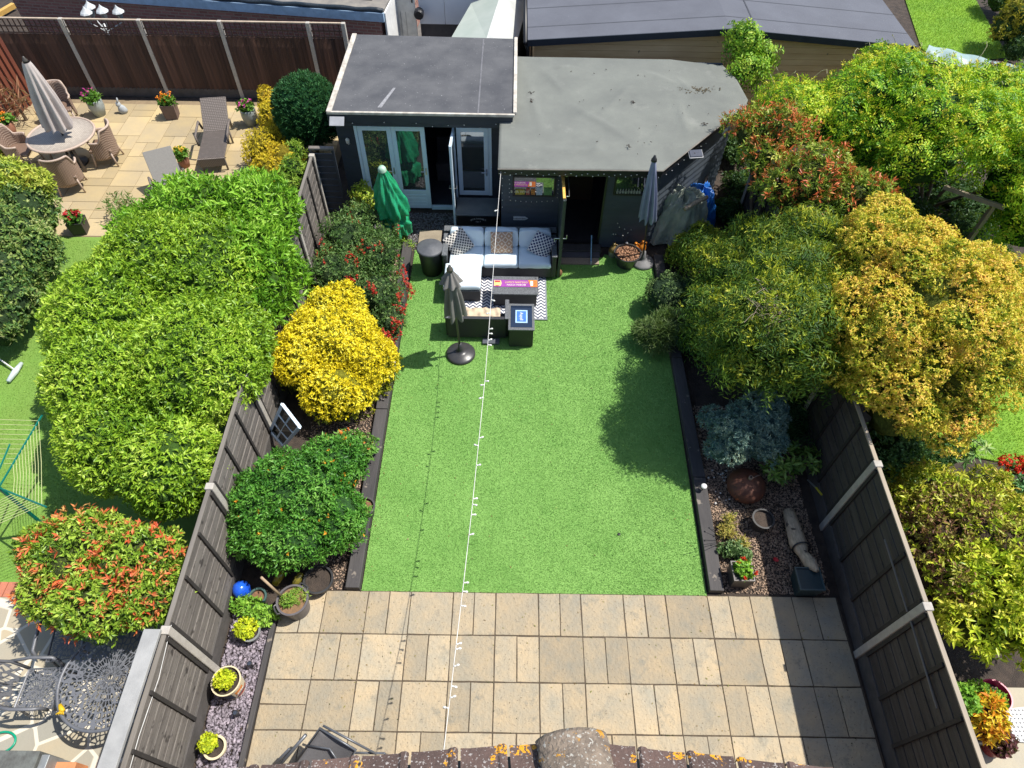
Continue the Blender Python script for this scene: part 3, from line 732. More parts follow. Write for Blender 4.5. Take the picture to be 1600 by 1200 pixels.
grey_felt = mat('grey_felt', (0.185, 0.195, 0.172), (0.14, 0.148, 0.134), 0.92, 1.3, bmp=1.0, bscale=110, bdist=0.008, stain=(1.6, .58, .2, (.235, .24, .215)), specks=(60, 0.66, (0.12, 0.125, 0.12)))
def shed():
    r = T('garden_bar', 'black weatherboarded garden bar with angled corner under grey felt roof', 'shed', (0.8, 7.55, 0))
    Y = 7.55; H = 2.20
    # plan: front -0.68..2.38, angled side from (2.38,7.55) to (4.30,9.7), back y 11.2
    wl = MB()
    clad(wl, -0.68, -0.46, Y, 0, H); clad(wl, 0.38, 0.50, Y, 0, H); clad(wl, -0.46, 0.38, Y, 0, 1.27); clad(wl, -0.46, 0.38, Y, 1.74, H)
    clad(wl, 1.38, 1.52, Y, 0, H); clad(wl, 1.52, 2.16, Y, 0, 1.33); clad(wl, 1.52, 2.16, Y, 1.78, H); clad(wl, 2.16, 2.38, Y, 0, H)
    clad(wl, 0.5, 1.38, Y, 1.93, H)
    a, b_ = Vector((2.38, 7.55, 0)), Vector((4.15, 9.55, 0)); d = b_-a; L = d.length; an = math.atan2(d.y, d.x)
    z = 0
    while z < H-.15:
        c = (a+b_)/2; wl.box((c.x, c.y, z+.072), (L, .018, .156), an, R(-13)); z += .145
    wl.b2(-0.68, -0.62, Y+.03, 11.1, 0, H); wl.b2(-0.68, 4.1, 11.05, 11.1, 0, H); wl.b2(4.05, 4.1, 9.6, 11.05, 0, H)
    wl.build('wall', mat('black_board_cladding', (0.066, 0.082, 0.102), (0.046, 0.058, 0.073), 0.6, 6, (0.25, 1, 1), bmp=0.4), r)
    MB().b2(-0.6, 4.0, 7.65, 11.0, 0, .10).build('floor', dark_in, r)
    fs = MB(); fs.b2(-0.72, 2.24, 6.98, 7.01, 2.13, 2.265)
    fs.b2(-0.70, 2.2, 7.01, 7.5, 2.20, 2.215)
    a2, b2 = Vector((2.24, 6.995, 0)), Vector((4.22, 9.30, 0)); d2 = b2-a2; c = (a2+b2)/2
    fs.box((c.x, c.y, 2.20), (d2.length, .03, .125), math.atan2(d2.y, d2.x)); fs.build('fascia', black, r)
    # felt roof: a draped, slightly wrinkled sheet
    out = [(-0.73, 6.95), (2.26, 6.97), (2.90, 7.70), (4.22, 9.22), (4.29, 9.4), (4.20, 10.2), (4.02, 10.75), (2.93, 10.98), (-0.46, 11.0), (-0.73, 11.0)]
    me = bmesh_sheet(out, 0.06)
    rs = np.random.RandomState(2)
    folds = [((0.6, 9.2), (1.75, 7.95)), ((1.2, 8.65), (2.1, 10.1)), ((2.9, 10.3), (3.3, 9.5)), ((-0.2, 10.2), (0.1, 8.0)), ((2.85, 9.5), (2.9, 7.9)), ((0.1, 10.5), (0.6, 9.5)), ((2.2, 10.5), (3.1, 9.8)), ((-.4, 7.6), (1.6, 7.5)), ((.3, 10.6), (1.0, 10.5)), ((1.0, 7.3), (1.2, 8.0))]
    V = []
    for x, y in me[0]:
        z = 2.285+0.03*(y-7.0)/3.8+0.012*math.sin(x*3.1+y)*math.sin(y*2.3)
        for (p, q) in folds:
            px, py = q[0]-p[0], q[1]-p[1]; l2 = px*px+py*py; t = max(0, min(1, ((x-p[0])*px+(y-p[1])*py)/l2))
            dd = math.hypot(x-p[0]-t*px, y-p[1]-t*py); z += 0.030*math.exp(-(dd/0.08)**2)*math.sin(PI*min(max(t, .05), .95))
        V.append((x, y, z))
    ro = link_mesh('roof', V, me[1], grey_felt, r, True)
    q = ro.modifiers.new('solid', 'SOLIDIFY'); q.thickness = 0.02; q.offset = -1
    e = MB(); e.tube([(2.90, 7.69, 2.30), (4.23, 9.21, 2.31)], 0.014, 6); e.tube([(-0.73, 6.94, 2.28), (2.26, 6.955, 2.285), (2.90, 7.69, 2.30)], 0.012, 6)
    e.build('roof_edge', cap_grey, ro)
    mo = MB(); rs2 = random.Random(3)
    for _ in range(26):
        a_ = rs2.uniform(0, 6.3); l = rs2.uniform(.015, .04); x, y = rs2.uniform(-.5, 3.4), rs2.uniform(7.3, 10.5)
        mo.tube([(x, y, 2.33), (x+l*math.cos(a_), y+l*math.sin(a_), 2.335)], .006, 4)
    for (x, y) in ((3.25, 8.45), (-0.1, 9.5), (-0.1, 9.2), (1.95, 9.2), (1.7, 7.65)):
        for _ in range(5):
            a_ = rs2.uniform(0, 6.3); l = rs2.uniform(.04, .09); mo.tube([(x, y, 2.31), (x+l*.5*math.cos(a_), y+l*.5*math.sin(a_), 2.34), (x+l*math.cos(a_+.5), y+l*math.sin(a_+.5), 2.33)], .006, 4)
    mo.build('twig_litter', mat('twig', (0.05, 0.035, 0.025), None, 0.9, bmp=0), ro)
    mossm = MB()
    for i in range(90):
        x, y = 3.3+rs2.gauss(0, .20), 9.75+rs2.gauss(0, .06); q_ = rs2.uniform(.006, .022); mossm.lathe([(0.0, q_*.5), (q_*.7, q_*.3), (q_, 0)], (x, y, 2.318), 6, sy=.8)
    mossm.build('moss_patch', mat('moss', (0.10, 0.075, 0.035), None, 0.95), ro)['kind'] = 'stuff'
    # windows
    for (xa, xb, za, zb) in ((-0.46, 0.38, 1.27, 1.74), (1.52, 2.16, 1.33, 1.78)):
        f = MB(); f.b2(xa, xb, Y-.04, Y+.03, za, za+.04); f.b2(xa, xb, Y-.04, Y+.03, zb-.035, zb); f.b2(xa, xa+.035, Y-.04, Y+.03, za+.04, zb-.035); f.b2(xb-.035, xb, Y-.04, Y+.03, za+.04, zb-.035)
        fo = f.build('window', black, r, bevel=.003)
        MB().b2(xa+.035, xb-.035, Y-.005, Y+.003, za+.04, zb-.035).build('pane', glassmat('bar_glass', (0.03, 0.04, 0.035), 0.35), fo)
        if xa < 0:
            cols = [(0.55, 0.42, 0.05), (0.6, 0.12, 0.08), (0.65, 0.25, 0.05), (0.55, 0.65, 0.75), (0.15, 0.35, 0.12)]
            xx = xa+.05
            for i, (w_, h_, c_) in enumerate(((.20, .11, 0), (.08, .14, 1), (.09, .12, 2), (.13, .17, 3), (.17, .15, 4))):
                MB().box((xx+w_/2, Y-.022, za+.04+h_/2), (w_*.93, .012, h_), 0, R(-8)).build('bar_card', mat('card%d' % c_, cols[c_], tuple(x*.5 for x in cols[c_]), .5, 28), fo); xx += w_+.015
            text_mesh('BEER WINE', .075, mat('card_ink', (0.9, 0.85, 0.6), None, .6, bmp=0), fo, (xa+.15, Y-.034, za+.105), (R(82), 0, 0))
        else:
            for i in range(9):
                MB().lathe([(0, 0), (.022, .0), (.025, .05), (.01, .07), (.01, .1), (0, .1)], (xa+.08+i*.055, Y-.022, za+.04), 8, sy=.5).build('bottle', mat('shelf_glass', (0.4, 0.4, 0.36), (.2, .2, .18), .3, 20), fo)
    # doorway and open door
    f = MB(); f.b2(0.50, 0.54, Y-.03, Y+.06, .1, 1.93); f.b2(1.34, 1.38, Y-.03, Y+.06, .1, 1.93); f.build('door_frame', black, r)
    dx, y0d, y1d = 0.485, 6.53, 7.50
    d = MB(); d.b2(dx-.02, dx+.02, y0d, y1d, .06, 1.92)
    for yy in (y0d+.02, y1d-.08): d.b2(dx+.02, dx+.04, yy, yy+.07, .06, 1.92)
    do = d.build('door', mat('dark_green_door', (0.035, 0.05, 0.05), None, .5), r, bevel=.004)
    MB().b2(dx-.024, dx+.024, y0d+.05, y1d-.1, 1.921, 1.945).build('orange_strip', mat('orange_wood', (0.75, 0.33, 0.07), (0.85, 0.55, 0.12), .5, 12), do)
    h = MB(); h.tube([(dx-.02, y0d+.06, 1.0), (dx-.12, y0d+.06, 1.0), (dx-.12, y0d+.06, .93)], .01, 6); h.tube([(dx+.02, y0d+.06, 1.0), (dx+.11, y0d+.06, 1.0), (dx+.11, y0d+.06, 1.08)], .01, 6)
    h.box((dx, y0d+.06, 1.0), (.05, .04, .14)); h.tube([(dx+.05, y1d-.2, 1.9), (dx+.1, y1d-.2, 1.9), (dx+.1, y0d+.2, 1.87), (dx+.05, y0d+.2, 1.87)], .009, 6)
    h.build('handle', steel, do)
    # sleeper step below the doorway, shelves inside
    MB().b2(0.54, 1.42, 7.28, 7.50, 0, .10).build('step', sleeper_m, r, bevel=.008)
    s_ = MB(); s_.b2(0.6, 1.3, 9.0, 9.6, .1, 1.05); s_.b2(0.6, 1.3, 9.0, 9.4, 1.4, 1.43); s_.build('bar_counter', mat('counter', (0.08, 0.05, 0.035), None, .5), r)
def bmesh_sheet(out, step):
    """triangulated fine sheet inside an outline: returns (xy list, faces)"""
    import bmesh
    bm = bmesh.new(); vs = [bm.verts.new((x, y, 0)) for x, y in out]; f = bm.faces.new(vs)
    xs = [p[0] for p in out]; ys = [p[1] for p in out]
    v = min(xs)+step
    while v < max(xs):
        bmesh.ops.bisect_plane(bm, geom=bm.verts[:]+bm.edges[:]+bm.faces[:], plane_co=(v, 0, 0), plane_no=(1, 0, 0)); v += step
    v = min(ys)+step
    while v < max(ys):
        bmesh.ops.bisect_plane(bm, geom=bm.verts[:]+bm.edges[:]+bm.faces[:], plane_co=(0, v, 0), plane_no=(0, 1, 0)); v += step
    bm.verts.index_update(); V = [(p.co.x, p.co.y) for p in bm.verts]; F = [tuple(q.index for q in fc.verts) for fc in bm.faces]; bm.free()
    # face up
    def area(fc): return sum(V[fc[i-1]][0]*V[fc[i]][1]-V[fc[i]][0]*V[fc[i-1]][1] for i in range(len(fc)))
    return V, [fc if area(fc) > 0 else fc[::-1] for fc in F]
shed()
sp = T('solar_light', 'small solar panel light on the angled corner of the grey felt roof', 'solar light', (2.9, 7.6, 2.2))
MB().box((2.95, 7.56, 2.26), (0.24, 0.15, 0.03), R(8), R(20)).build('panel', MATS['solar_cell'], sp, bevel=.004)
MB().box((2.95, 7.56, 2.246), (0.27, 0.18, 0.02), R(8), R(20)).build('housing', MATS['grey_plastic'], sp, bevel=.003)

# timber cabin behind with a felt gable roof
def cabin():
    r = T('timber_cabin', 'natural timber cabin with shallow grey felt roof behind the garden bar', 'cabin', (4.2, 12.0, 0))
    felt2 = mat('blue_grey_felt', (0.115, 0.122, 0.145), (0.095, 0.10, 0.12), .9, 1.2, bmp=.8, bscale=200, bdist=.003, specks=(40, 0.72, (0.3, 0.31, 0.33)))
    xe0, xe1, xr_, y0, y1, ze, zr = -0.17, 8.58, 4.3, 11.78, 18.5, 2.30, 2.62
    rf = MB(); rf.add([(xe0, y0, ze), (xr_, y0, zr), (xr_, y1, zr), (xe0, y1, ze), (xe0, y0, ze-.07), (xr_, y0, zr-.07), (xr_, y1, zr-.07), (xe0, y1, ze-.07)],
                      [(0, 1, 2, 3), (7, 6, 5, 4), (4, 5, 1, 0), (7, 4, 0, 3)])
    rf.add([(xr_, y0, zr), (xe1, y0, ze), (xe1, y1, ze), (xr_, y1, zr), (xr_, y0, zr-.07), (xe1, y0, ze-.07), (xe1, y1, ze-.07), (xr_, y1, zr-.07)],
           [(0, 1, 2, 3), (7, 6, 5, 4), (4, 5, 1, 0), (5, 6, 2, 1)])
    ro = rf.build('roof', felt2, r)
    sl_ = MB()
    for s, xe in ((1, xe0), (-1, xe1)):
        for k in (.6, 1.55, 2.5, 3.6, 4.7):
            sl_.add([(xe, y0+k, ze+.003), (xr_, y0+k, zr+.003), (xr_, y0+k+.03, zr+.005), (xe, y0+k+.03, ze+.005)], [(0, 1, 2, 3) if s == 1 else (3, 2, 1, 0)])
    sl_.add([(4.9, y0+.05, zr-.036), (4.93, y0+.05, zr-.038), (4.93, y1, zr-.038), (4.9, y1, zr-.036)], [(0, 1, 2, 3)])
    sl_.build('felt_lap', mat('felt_lap', (0.07, 0.075, 0.09), None, .9), ro)
    bb = mat('navy_barge', (0.03, 0.035, 0.045), None, .5)
    fb = MB(); 
    for xa, za, xb, zb in ((xe0, ze, xr_, zr), (xr_, zr, xe1, ze)):
        fb.add([(xa, y0-.03, za-.13), (xb, y0-.03, zb-.13), (xb, y0-.03, zb+.012), (xa, y0-.03, za+.012), (xa, y0-.002, za-.13), (xb, y0-.002, zb-.13), (xb, y0-.002, zb+.012), (xa, y0-.002, za+.012)],
               [(0, 1, 2, 3), (7, 6, 5, 4), (3, 2, 6, 7), (0, 4, 5, 1), (0, 3, 7, 4), (1, 5, 6, 2)])
    fb.build('bargeboard', bb, ro)
    MB().tube([(xe0-.05, y0-.02, ze-.06), (xe0-.05, y1, ze-.06)], .05, 8).tube([(xe0-.05, y0+.04, ze-.1), (xe0+.02, y0+.1, ze-.3), (xe0+.07, y0+.12, .1)], .035, 8).build('gutter', black, r, smooth=True)
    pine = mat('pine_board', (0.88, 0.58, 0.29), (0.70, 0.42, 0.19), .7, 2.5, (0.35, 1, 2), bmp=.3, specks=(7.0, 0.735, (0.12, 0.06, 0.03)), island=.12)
    wl = MB(); z = 0; Yw = y0+.16
    while z < 2.6:
        zt = z+.135; half = (zr-.09-max(z, 0))/((zr-ze)/4.4)
        xa = max(xe0+.15, xr_-(zr-.07-z-.07)/(zr-ze)*(xr_-xe0)); xb = min(xe1-.15, xr_+(zr-.07-z-.07)/(zr-ze)*(xe1-xr_))
        if xb-xa > .3: wl.box(((xa+xb)/2, Yw, z+.0675), (xb-xa, .03, .127), 0, R(-4))
        z = zt
    wl.b2(xe0+.15, xe0+.19, Yw+.02, y1-.1, 0, ze-.1); wl.b2(xe1-.19, xe1-.15, Yw+.02, y1-.1, 0, ze-.1); wl.b2(xe0+.2, xe1-.2, y1-.2, y1-.15, 0, ze-.1)
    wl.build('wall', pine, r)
cabin()

# brick extension far left with blue fascia and flat roof; white rendered side
def extension():
    r = T('brick_extension', 'red brick flat roofed extension with pale blue fascia behind the trellis fence', 'building', (-8, 15, 0))
    brick = brickmat('old_brick', (0.38, 0.17, 0.14), (0.24, 0.10, 0.08), (0.34, 0.25, 0.2), 1.0, .23, .078, .012)
    a = Vector(W(597, 34, 1.72)); b_ = Vector(W(165, 2, 1.72)); d = (b_-a); L = d.length+4.0; an = math.atan2(d.y, d.x); u = d.normalized(); nrm = Vector((u.y, -u.x, 0))
    if nrm.y < 0: nrm = -nrm
    def P(s, t, z): q = a+u*s+nrm*t; return (q.x, q.y, z)
    def slabq(s0, s1, t0, t1, z0, z1, name, m_, par=r):
        mb = MB(); mb.prism([P(s0, t0, 0), P(s1, t0, 0), P(s1, t1, 0), P(s0, t1, 0)][::-1], z0, z1); return mb.build(name, m_, par)
    wall = slabq(.05, L-1.3, .06, 4.0, 0, 1.72, 'wall', brick)
    slabq(-.06, L-1.2, -.03, .045, 1.72, 1.93, 'fascia', mat('sky_blue_fascia', (0.36, 0.50, 0.66), None, .4, bmp=.05))
    ro = slabq(-.05, L-1.2, .05, 4.1, 1.932, 1.97, 'roof', mat('ext_felt', (0.24, 0.22, 0.19), (0.16, 0.15, 0.14), .9, 4))
    mb = MB(); pts = [P(s, .04+.015*math.sin(s*9), 1.97+.012*math.sin(s*7)) for s in np.linspace(-.05, L-1.2, 60)]; mb.tube(pts, .055, 7); mb.build('black_edge_trim', mat('bitumen', (0.02, 0.03, 0.04), None, .35, 20, bmp=.8), ro, smooth=True)
    slabq(.35, L-2, .55, .62, 1.99, 2.07, 'rooflight_rail', black, ro); slabq(.5, L-2.2, .62, 3.4, 1.98, 2.03, 'rooflight', glassmat('roof_glass', (.3, .35, .38), .4), ro)
    # white rendered return wall
    mb = MB(); q0 = Vector(P(-.05, .06, 0)); 
    mb.prism([(q0.x, q0.y), (q0.x+.04, q0.y), (q0.x+.30, q0.y+4.0), (q0.x+.26, q0.y+4.0)], 0, 1.9)
    mb.build('white_wall', mat('white_render', (0.78, 0.78, 0.76), None, .8, 4, bmp=.1), r)
extension()
# lean-to in white behind the summerhouse: facing wall with door and white panels
def back_house():
    r = T('white_outbuilding', 'white rendered wall with panelled door behind the summerhouse', 'building', (-2.5, 15.5, 0))
    wr = mat('grey_white_panel', (0.80, 0.79, 0.80), (0.74, 0.73, 0.74), .6, 2, bmp=.05)
    Y = 15.3
    x0 = WY(596, 30, Y)[0]; x1 = WY(760, 30, Y)[0]
    z0 = WY(700, 38, Y)[2]
    mb = MB(); 
    xm = WY(695, 20, Y)[0]; xd = WY(655, 20, Y)[0]
    mb.b2(xd, xm-.006, Y, Y+.12, z0, 3.4); mb.b2(xm+.006, x1+1.2, Y, Y+.12, z0, 3.4); mb.build('wall_panel', wr, r)
    MB().b2(xd, x1+1.2, Y+.05, Y+.12, 0, z0-.01).build('plinth', mat('dark_plinth', (.09, .08, .08), None, .8), r)
    MB().b2(x0-1.2, x0+.42, Y+.02, Y+.12, 0, 3.4).build('side_wall', MATS['white_render'] if 'white_render' in MATS else wr, r)
    # door, ajar
    xa, xb = WY(612, 40, Y-.1)[0], WY(652, 40, Y-.1)[0]
    d = MB().box(((xa+xb)/2, Y-.12, 1.0+.4), (xb-xa, .045, 2.0), R(-6)); do = d.build('door', mat('cream_door', (.62, .61, .57), None, .5, bmp=.05), r, bevel=.004)
    k = MB()
    for i in range(4): k.box((xa+.14+i*.14, Y-.15, .95), (.012, .01, .9), R(-6))
    k.build('door_panel', mat('door_groove', (.35, .34, .32), None, .6), do)
    MB().box((xb-.07, Y-.17, 1.75), (.035, .03, .22)).tube([(xb-.07, Y-.19, 1.75), (xb-.16, Y-.2, 1.75)], .01, 6).build('handle', black, do)
    for i, xx in enumerate((x0+.10, x0+.2)):
        MB().tube([(xx, Y-.06, .0), (xx, Y-.06, 3.4)], .03 if i == 0 else .045, 8).build('downpipe', (black, mat('white_pipe', (.7, .7, .7), None, .4, bmp=0))[i], r, smooth=True)
    MB().lathe([(.0, .0), (.13, .0), (.13, .16), (.10, .2), (0, .2)], (0, 0, 0), 16).build('vent_pipe', black, None)
    o = bpy.data.objects['vent_pipe']; o.parent = r; q = WY(655, 19, Y-.12); o.location = Vector(q)-r.location; o.rotation_euler = (R(90), 0, 0)
back_house()
def oil_box():
    r = T('green_roofed_store', 'small pale green pitched roof store behind the summerhouse', 'store', (-.8, 13.5, 0))
    pg = mat('pale_green_sheet', (.42, .46, .41), (.36, .41, .36), .7, 2, bmp=.1)
    pg2 = mat('pale_grey_sheet', (.50, .52, .50), None, .7, 2, bmp=.1)
    A, B_ = W(760, 60, 2.15), W(783, -12, 2.15); lo, lo2 = W(702, 64, 1.75), W(736, 5, 1.75); ro_, ro2 = W(808, 64, 1.75), W(828, -5, 1.75)
    lo3 = W(770, -12, 2.0)
    mb = MB(); mb.add([A, B_, lo2, lo], [(0, 1, 2, 3)]); mb.build('roof', pg, r, sol=.03)
    mb = MB(); mb.add([A, ro_, ro2, B_], [(0, 1, 2, 3)]); mb.build('roof', pg2, r, sol=.03)
    MB().prism([(lo[0]+.05, lo[1]+.05), (ro_[0]-.05, ro_[1]+.05), (ro2[0]-.05, ro2[1]), (lo2[0]+.05, lo2[1])], 0, 1.70).build('wall', mat('store_wall', (.12, .14, .16), None, .8), r)
oil_box()
pk = T('timber_strip', 'orange timber plank on the drive past the brick extension', 'plank', W(10, 14, 0))
MB().tube([W(-6, 24, .1), W(22, 8, .1)], .09, 4).build('plank', mat('orange_plank', (.62, .38, .10), None, .7), pk)

# own house: only the tiled eaves corner below the camera
def house():
    r = T('house_roof', 'brown tiled roof corner crusted with orange and white lichen at the bottom', 'house', (0, -5, 0))
    Z = 4.75
    tile = mat('lichen_tile', (0.13, 0.082, 0.068), (0.085, 0.058, 0.05), .9, 9, bmp=1.0, bscale=60, bdist=.01, specks=(55, 0.60, (0.36, 0.33, 0.31)), island=.25)
    m_, nt_, b_ = tile, tile.node_tree, tile.node_tree.nodes['Principled BSDF']
    c0 = b_.inputs['Base Color'].links[0].from_socket
    n1 = noise(nt_, 7, 3); f1 = ramp(nt_, n1, [(.60, (0, 0, 0)), (.62, (1, 1, 1))])
    n2 = noise(nt_, 60, 3); f2 = ramp(nt_, n2, [(.47, (0, 0, 0)), (.48, (1, 1, 1))])
    ml = nt_.nodes.new('ShaderNodeMath'); ml.operation = 'MULTIPLY'; nt_.links.new(f1, ml.inputs[0]); nt_.links.new(f2, ml.inputs[1])
    nt_.links.new(mixc(nt_, ml.outputs[0], c0, (.72, .33, .015)), b_.inputs['Base Color'])
    A = Vector(W(893, 1172, Z)); Lf = Vector(W(380, 1214, Z)); Rt = Vector(W(1290, 1216, Z))
    pitch = 0.75
    for s, E in ((0, Lf), (1, Rt)):
        u = (E-A).normalized(); n = Vector((-u.y, u.x, 0)); 
        if n.y > 0: n = -n
        n = (n+Vector((0, 0, pitch))).normalized()   # up the slope
        nn = u.cross(n); nn = nn if nn.z > 0 else -nn
        mb = MB(); L = 4.2; wv = .305; nt__ = int(L/wv)
        for row in range(5):
            for k in range(nt__):
                s0 = k*wv+.1; q0 = A+u*s0+n*(row*.30)+nn*(.02-.0*row)+nn*.012*row*0
                lift = .045
                cs = []
                rj = random.Random(k*7+row+s*99)
                jx = rj.uniform(-.008, .008)
                def pt(a_, b__, h): q = q0+u*a_+n*(b__+jx)+nn*h; return q
                # profile across: shallow pan with raised roll at one side
                prof = [(0.004, .012), (.02, .026), (.05, .024), (.065, .012), (.24, .010), (.27, .014), (.292, .016)]
                N_ = len(prof); vs = [pt(a_, 0, h+lift) for a_, h in prof]+[pt(a_, .36, h+.0) for a_, h in prof]+[pt(a_, 0, h+lift-.03) for a_, h in prof]
                fs = [(i, i+1, N_+i+1, N_+i) for i in range(N_-1)]+[(2*N_+i, 2*N_+i+1, i+1, i) for i in range(N_-1)]
                if s == 0: fs = [f[::-1] for f in fs]
                mb.add(vs, fs)
        mb.build('roof_tile', tile, r)
        MB().add([A+Vector((0, 0, -.05)), E+Vector((0, 0, -.05)), E+n*3+Vector((0, 0, -.05)), A+n*3+Vector((0, 0, -.05))], [(0, 1, 2, 3)]).build('roof_felt', black, r)
    # hip cap: half round ridge tiles running up and back
    hd = Vector((0.10, -1, .55)).normalized()
    side = Vector((0, 0, 1)).cross(hd).normalized(); upv = hd.cross(side); upv = upv if upv.z > 0 else -upv
    cap_m = mat('cap_tile', (0.28, 0.22, 0.165), (0.15, 0.12, 0.095), .9, 11, bmp=1.0, bscale=40, bdist=.02, specks=(45, .60, (.45, .43, .38)), stain=(9, .60, .03, (.55, .27, .03)))
    for k in range(5):
        mb = MB(); st = Vector(W(893, 1152, Z+.12))+hd*(k*.40)
        def fn(a_, b__):
            an = (a_-.5)*PI*.9; rr = .21-.02*b__+.005*math.sin(a_*37+k+3*b__)*math.cos(b__*23)+.003*math.sin(a_*83+b__*61); q = st+hd*(b__*.45)+side*math.sin(an)*rr+upv*(math.cos(an)*rr*.45-.03)
            return q
        mb.grid(fn, 44, 16); mb.build('hip_tile', cap_m, r, smooth=True, sol=.02)
    MB().b2(-4.0, 4.0, -9, -3.75, 0, 4.4).build('wall', brickmat('house_brick', (.3, .15, .1), (.25, .12, .08), (.35, .3, .26)), r)
house()
# ================================================================== FURNITURE ON THE LAWN
rattan = weave('black_rattan', (0.06, 0.06, 0.066), (0.012, 0.012, 0.014), 30, .5)
rattan_top = mat('rattan_top', (0.20, 0.21, 0.22), (0.05, 0.055, 0.06), .45, 34, (3, 1, 1), bmp=.6)
cush = mat('pale_cushion', (0.68, 0.79, 0.85), (0.64, 0.75, 0.81), .85, 3, bmp=.25, bscale=120, bdist=.003)
def cushion(name, c, size, m_, parent, rz=0, rx=0, ry=0, puff=.14, hard=22):
    mb = MB(); hx, hy, hz = size[0]/2, size[1]/2, size[2]/2
    Mx = Matrix.Rotation(rz, 3, 'Z') @ Matrix.Rotation(rx, 3, 'X') @ Matrix.Rotation(ry, 3, 'Y')
    for s in (1, -1):
        def fn(u, v):
            x, y = u*2-1, v*2-1; k = (1-abs(x)**hard)*(1-abs(y)**hard); q = max(k, 0)**.35
            z = hz*s*((1-puff)+puff*(1-x*x)*(1-y*y))*q+ .004*math.sin(x*7+y*3)*q
            p = Vector((x*hx, y*hy, z)); return Vector(c)+Mx @ p
        base = len(mb.f); mb.grid(lambda u, v: fn(.5-.5*math.cos(u*PI), .5-.5*math.cos(v*PI)), 18, 18)
        if s < 0: mb.f[base:] = [f[::-1] for f in mb.f[base:]]
    return mb.build(name, m_, parent, smooth=True)
rug = T('outdoor_rug', 'white and navy zigzag outdoor rug under the coffee table', 'rug', (-.4, 6.0, 0))
rgm = MB().b2(-1.68, .22, 5.40, 6.66, .006, .022)
ro_ = rgm.build('rug_field', patternmat('rug_zigzag', 'zigzag', (0.72, 0.71, 0.69), (0.06, 0.075, 0.13), 7.5), rug)
MB().b2(.22, .25, 5.40, 6.66, .004, .02).b2(-1.71, .25, 5.37, 5.40, .004, .02).build('rug_border', mat('rug_edge', (.25, .27, .3), None, .9), rug)

sofa = T('corner_sofa', 'black rattan corner sofa with pale cushions and footstool section', 'sofa', (-.7, 6.8, 0))
fm = MB()
fm.b2(-1.76, .34, 6.50, 7.22, .06, .30); fm.b2(-1.76, .34, 7.16, 7.30, .06, .66)
fm.b2(-1.82, -1.73, 6.50, 7.30, .06, .60); fm.b2(.34, .43, 6.50, 7.30, .06, .60)
fm.build('frame', rattan, sofa, bevel=.012)
MB().b2(-1.83, -1.72, 6.48, 7.15, .601, .63).b2(.335, .44, 6.48, 7.15, .601, .63).b2(-1.83, .44, 7.152, 7.31, .661, .69).build('arm_rest', rattan_top, sofa, bevel=.008)
for i, (a, b_) in enumerate(((-1.70, -1.02), (-1.01, -.33), (-.32, .33))):
    cushion('seat_cushion', ((a+b_)/2, 6.80, .36), (b_-a, .64, .15), cush, sofa)
    cushion('back_cushion', ((a+b_)/2, 7.08, .60), (b_-a, .16, .42), cush, sofa, rx=R(-12))
ot = T('footstool', 'square black rattan footstool with white cushion beside the sofa', 'footstool', (-1.4, 6.1, 0))
MB().b2(-1.76, -1.06, 5.83, 6.46, .03, .30).build('frame', rattan, ot, bevel=.012)
MB().b2(-1.77, -1.05, 5.82, 6.47, .301, .32).build('top_frame', rattan_top, ot, bevel=.006)
cushion('seat_cushion', (-1.41, 6.15, .385), (.72, .66, .14), cush, ot)
def pillow(label, c, s, rots, m_):
    p = T('scatter_cushion', label, 'cushion', c, 'scatter cushions on the sofa')
    o = cushion('cover', (0, 0, 0), (s, s, .16), m_, None, puff=.75, hard=6); o.parent = p; o.rotation_euler = rots
    return p
pillow('cream scatter cushion with black lattice at the left end of the sofa', (-1.52, 6.88, .60), .46, (R(50), R(-22), R(30)), patternmat('lattice_black', 'lattice', (0.06, 0.06, 0.065), (0.74, 0.70, 0.62), 14))
pillow('tan scatter cushion with pale diamonds in the middle of the sofa', (-.66, 6.90, .60), .44, (R(60), 0, R(2)), patternmat('diamond_tan', 'diamond', (0.52, 0.31, 0.19), (0.75, 0.62, 0.48), 7))
pillow('navy and white trellis scatter cushion at the right end of the sofa', (.14, 6.84, .61), .44, (R(55), R(24), R(-14)), patternmat('lattice_navy', 'lattice', (0.03, 0.04, 0.12), (0.72, 0.72, 0.72), 13))

ct = T('coffee_table', 'low black rattan coffee table on the zigzag rug', 'table', (-.38, 5.9, 0))
MB().b2(-.80, .04, 5.72, 6.14, .03, .36).build('body', rattan, ct, bevel=.01)
MB().b2(-.83, .07, 5.68, 6.17, .361, .39).build('table_top', rattan_top, ct, bevel=.006)
m_ = MB()
for x in (-.79, .03):
    for y in (5.72, 6.13): m_.lathe([(.0, .0), (.02, .0), (.018, .012), (0, .014)], (x, y, .391), 10)
m_.build('corner_stud', steel, ct)
br = T('bar_runner', 'purple and orange bar runner with gold lettering lying on the coffee table', 'bar runner', (-.38, 5.95, .395))
ink = {k: mat('ink_'+k, c, None, .7, bmp=0) for k, c in dict(purple=(.34, .06, .36), orange=(.75, .24, .03), gold=(.85, .72, .25), white=(.85, .82, .75), red=(.55, .05, .05), blue=(.05, .18, .55), pale=(.42, .62, .85), navy=(.03, .045, .09)).items()}
MB().b2(-.80, .05, 5.87, 6.06, .392, .398).build('mat_base', ink['purple'], br)
MB().prism([(-.08, 5.872), (.048, 5.872), (.048, 6.058), (-.13, 6.058)], .3985, .4005).build('printed_panel', ink['orange'], br)
MB().prism([(-.79, 5.89), (-.66, 5.89), (-.645, 5.965), (-.66, 6.04), (-.79, 6.04), (-.79, 5.965)], .3985, .4005).build('printed_badge', ink['gold'], br)
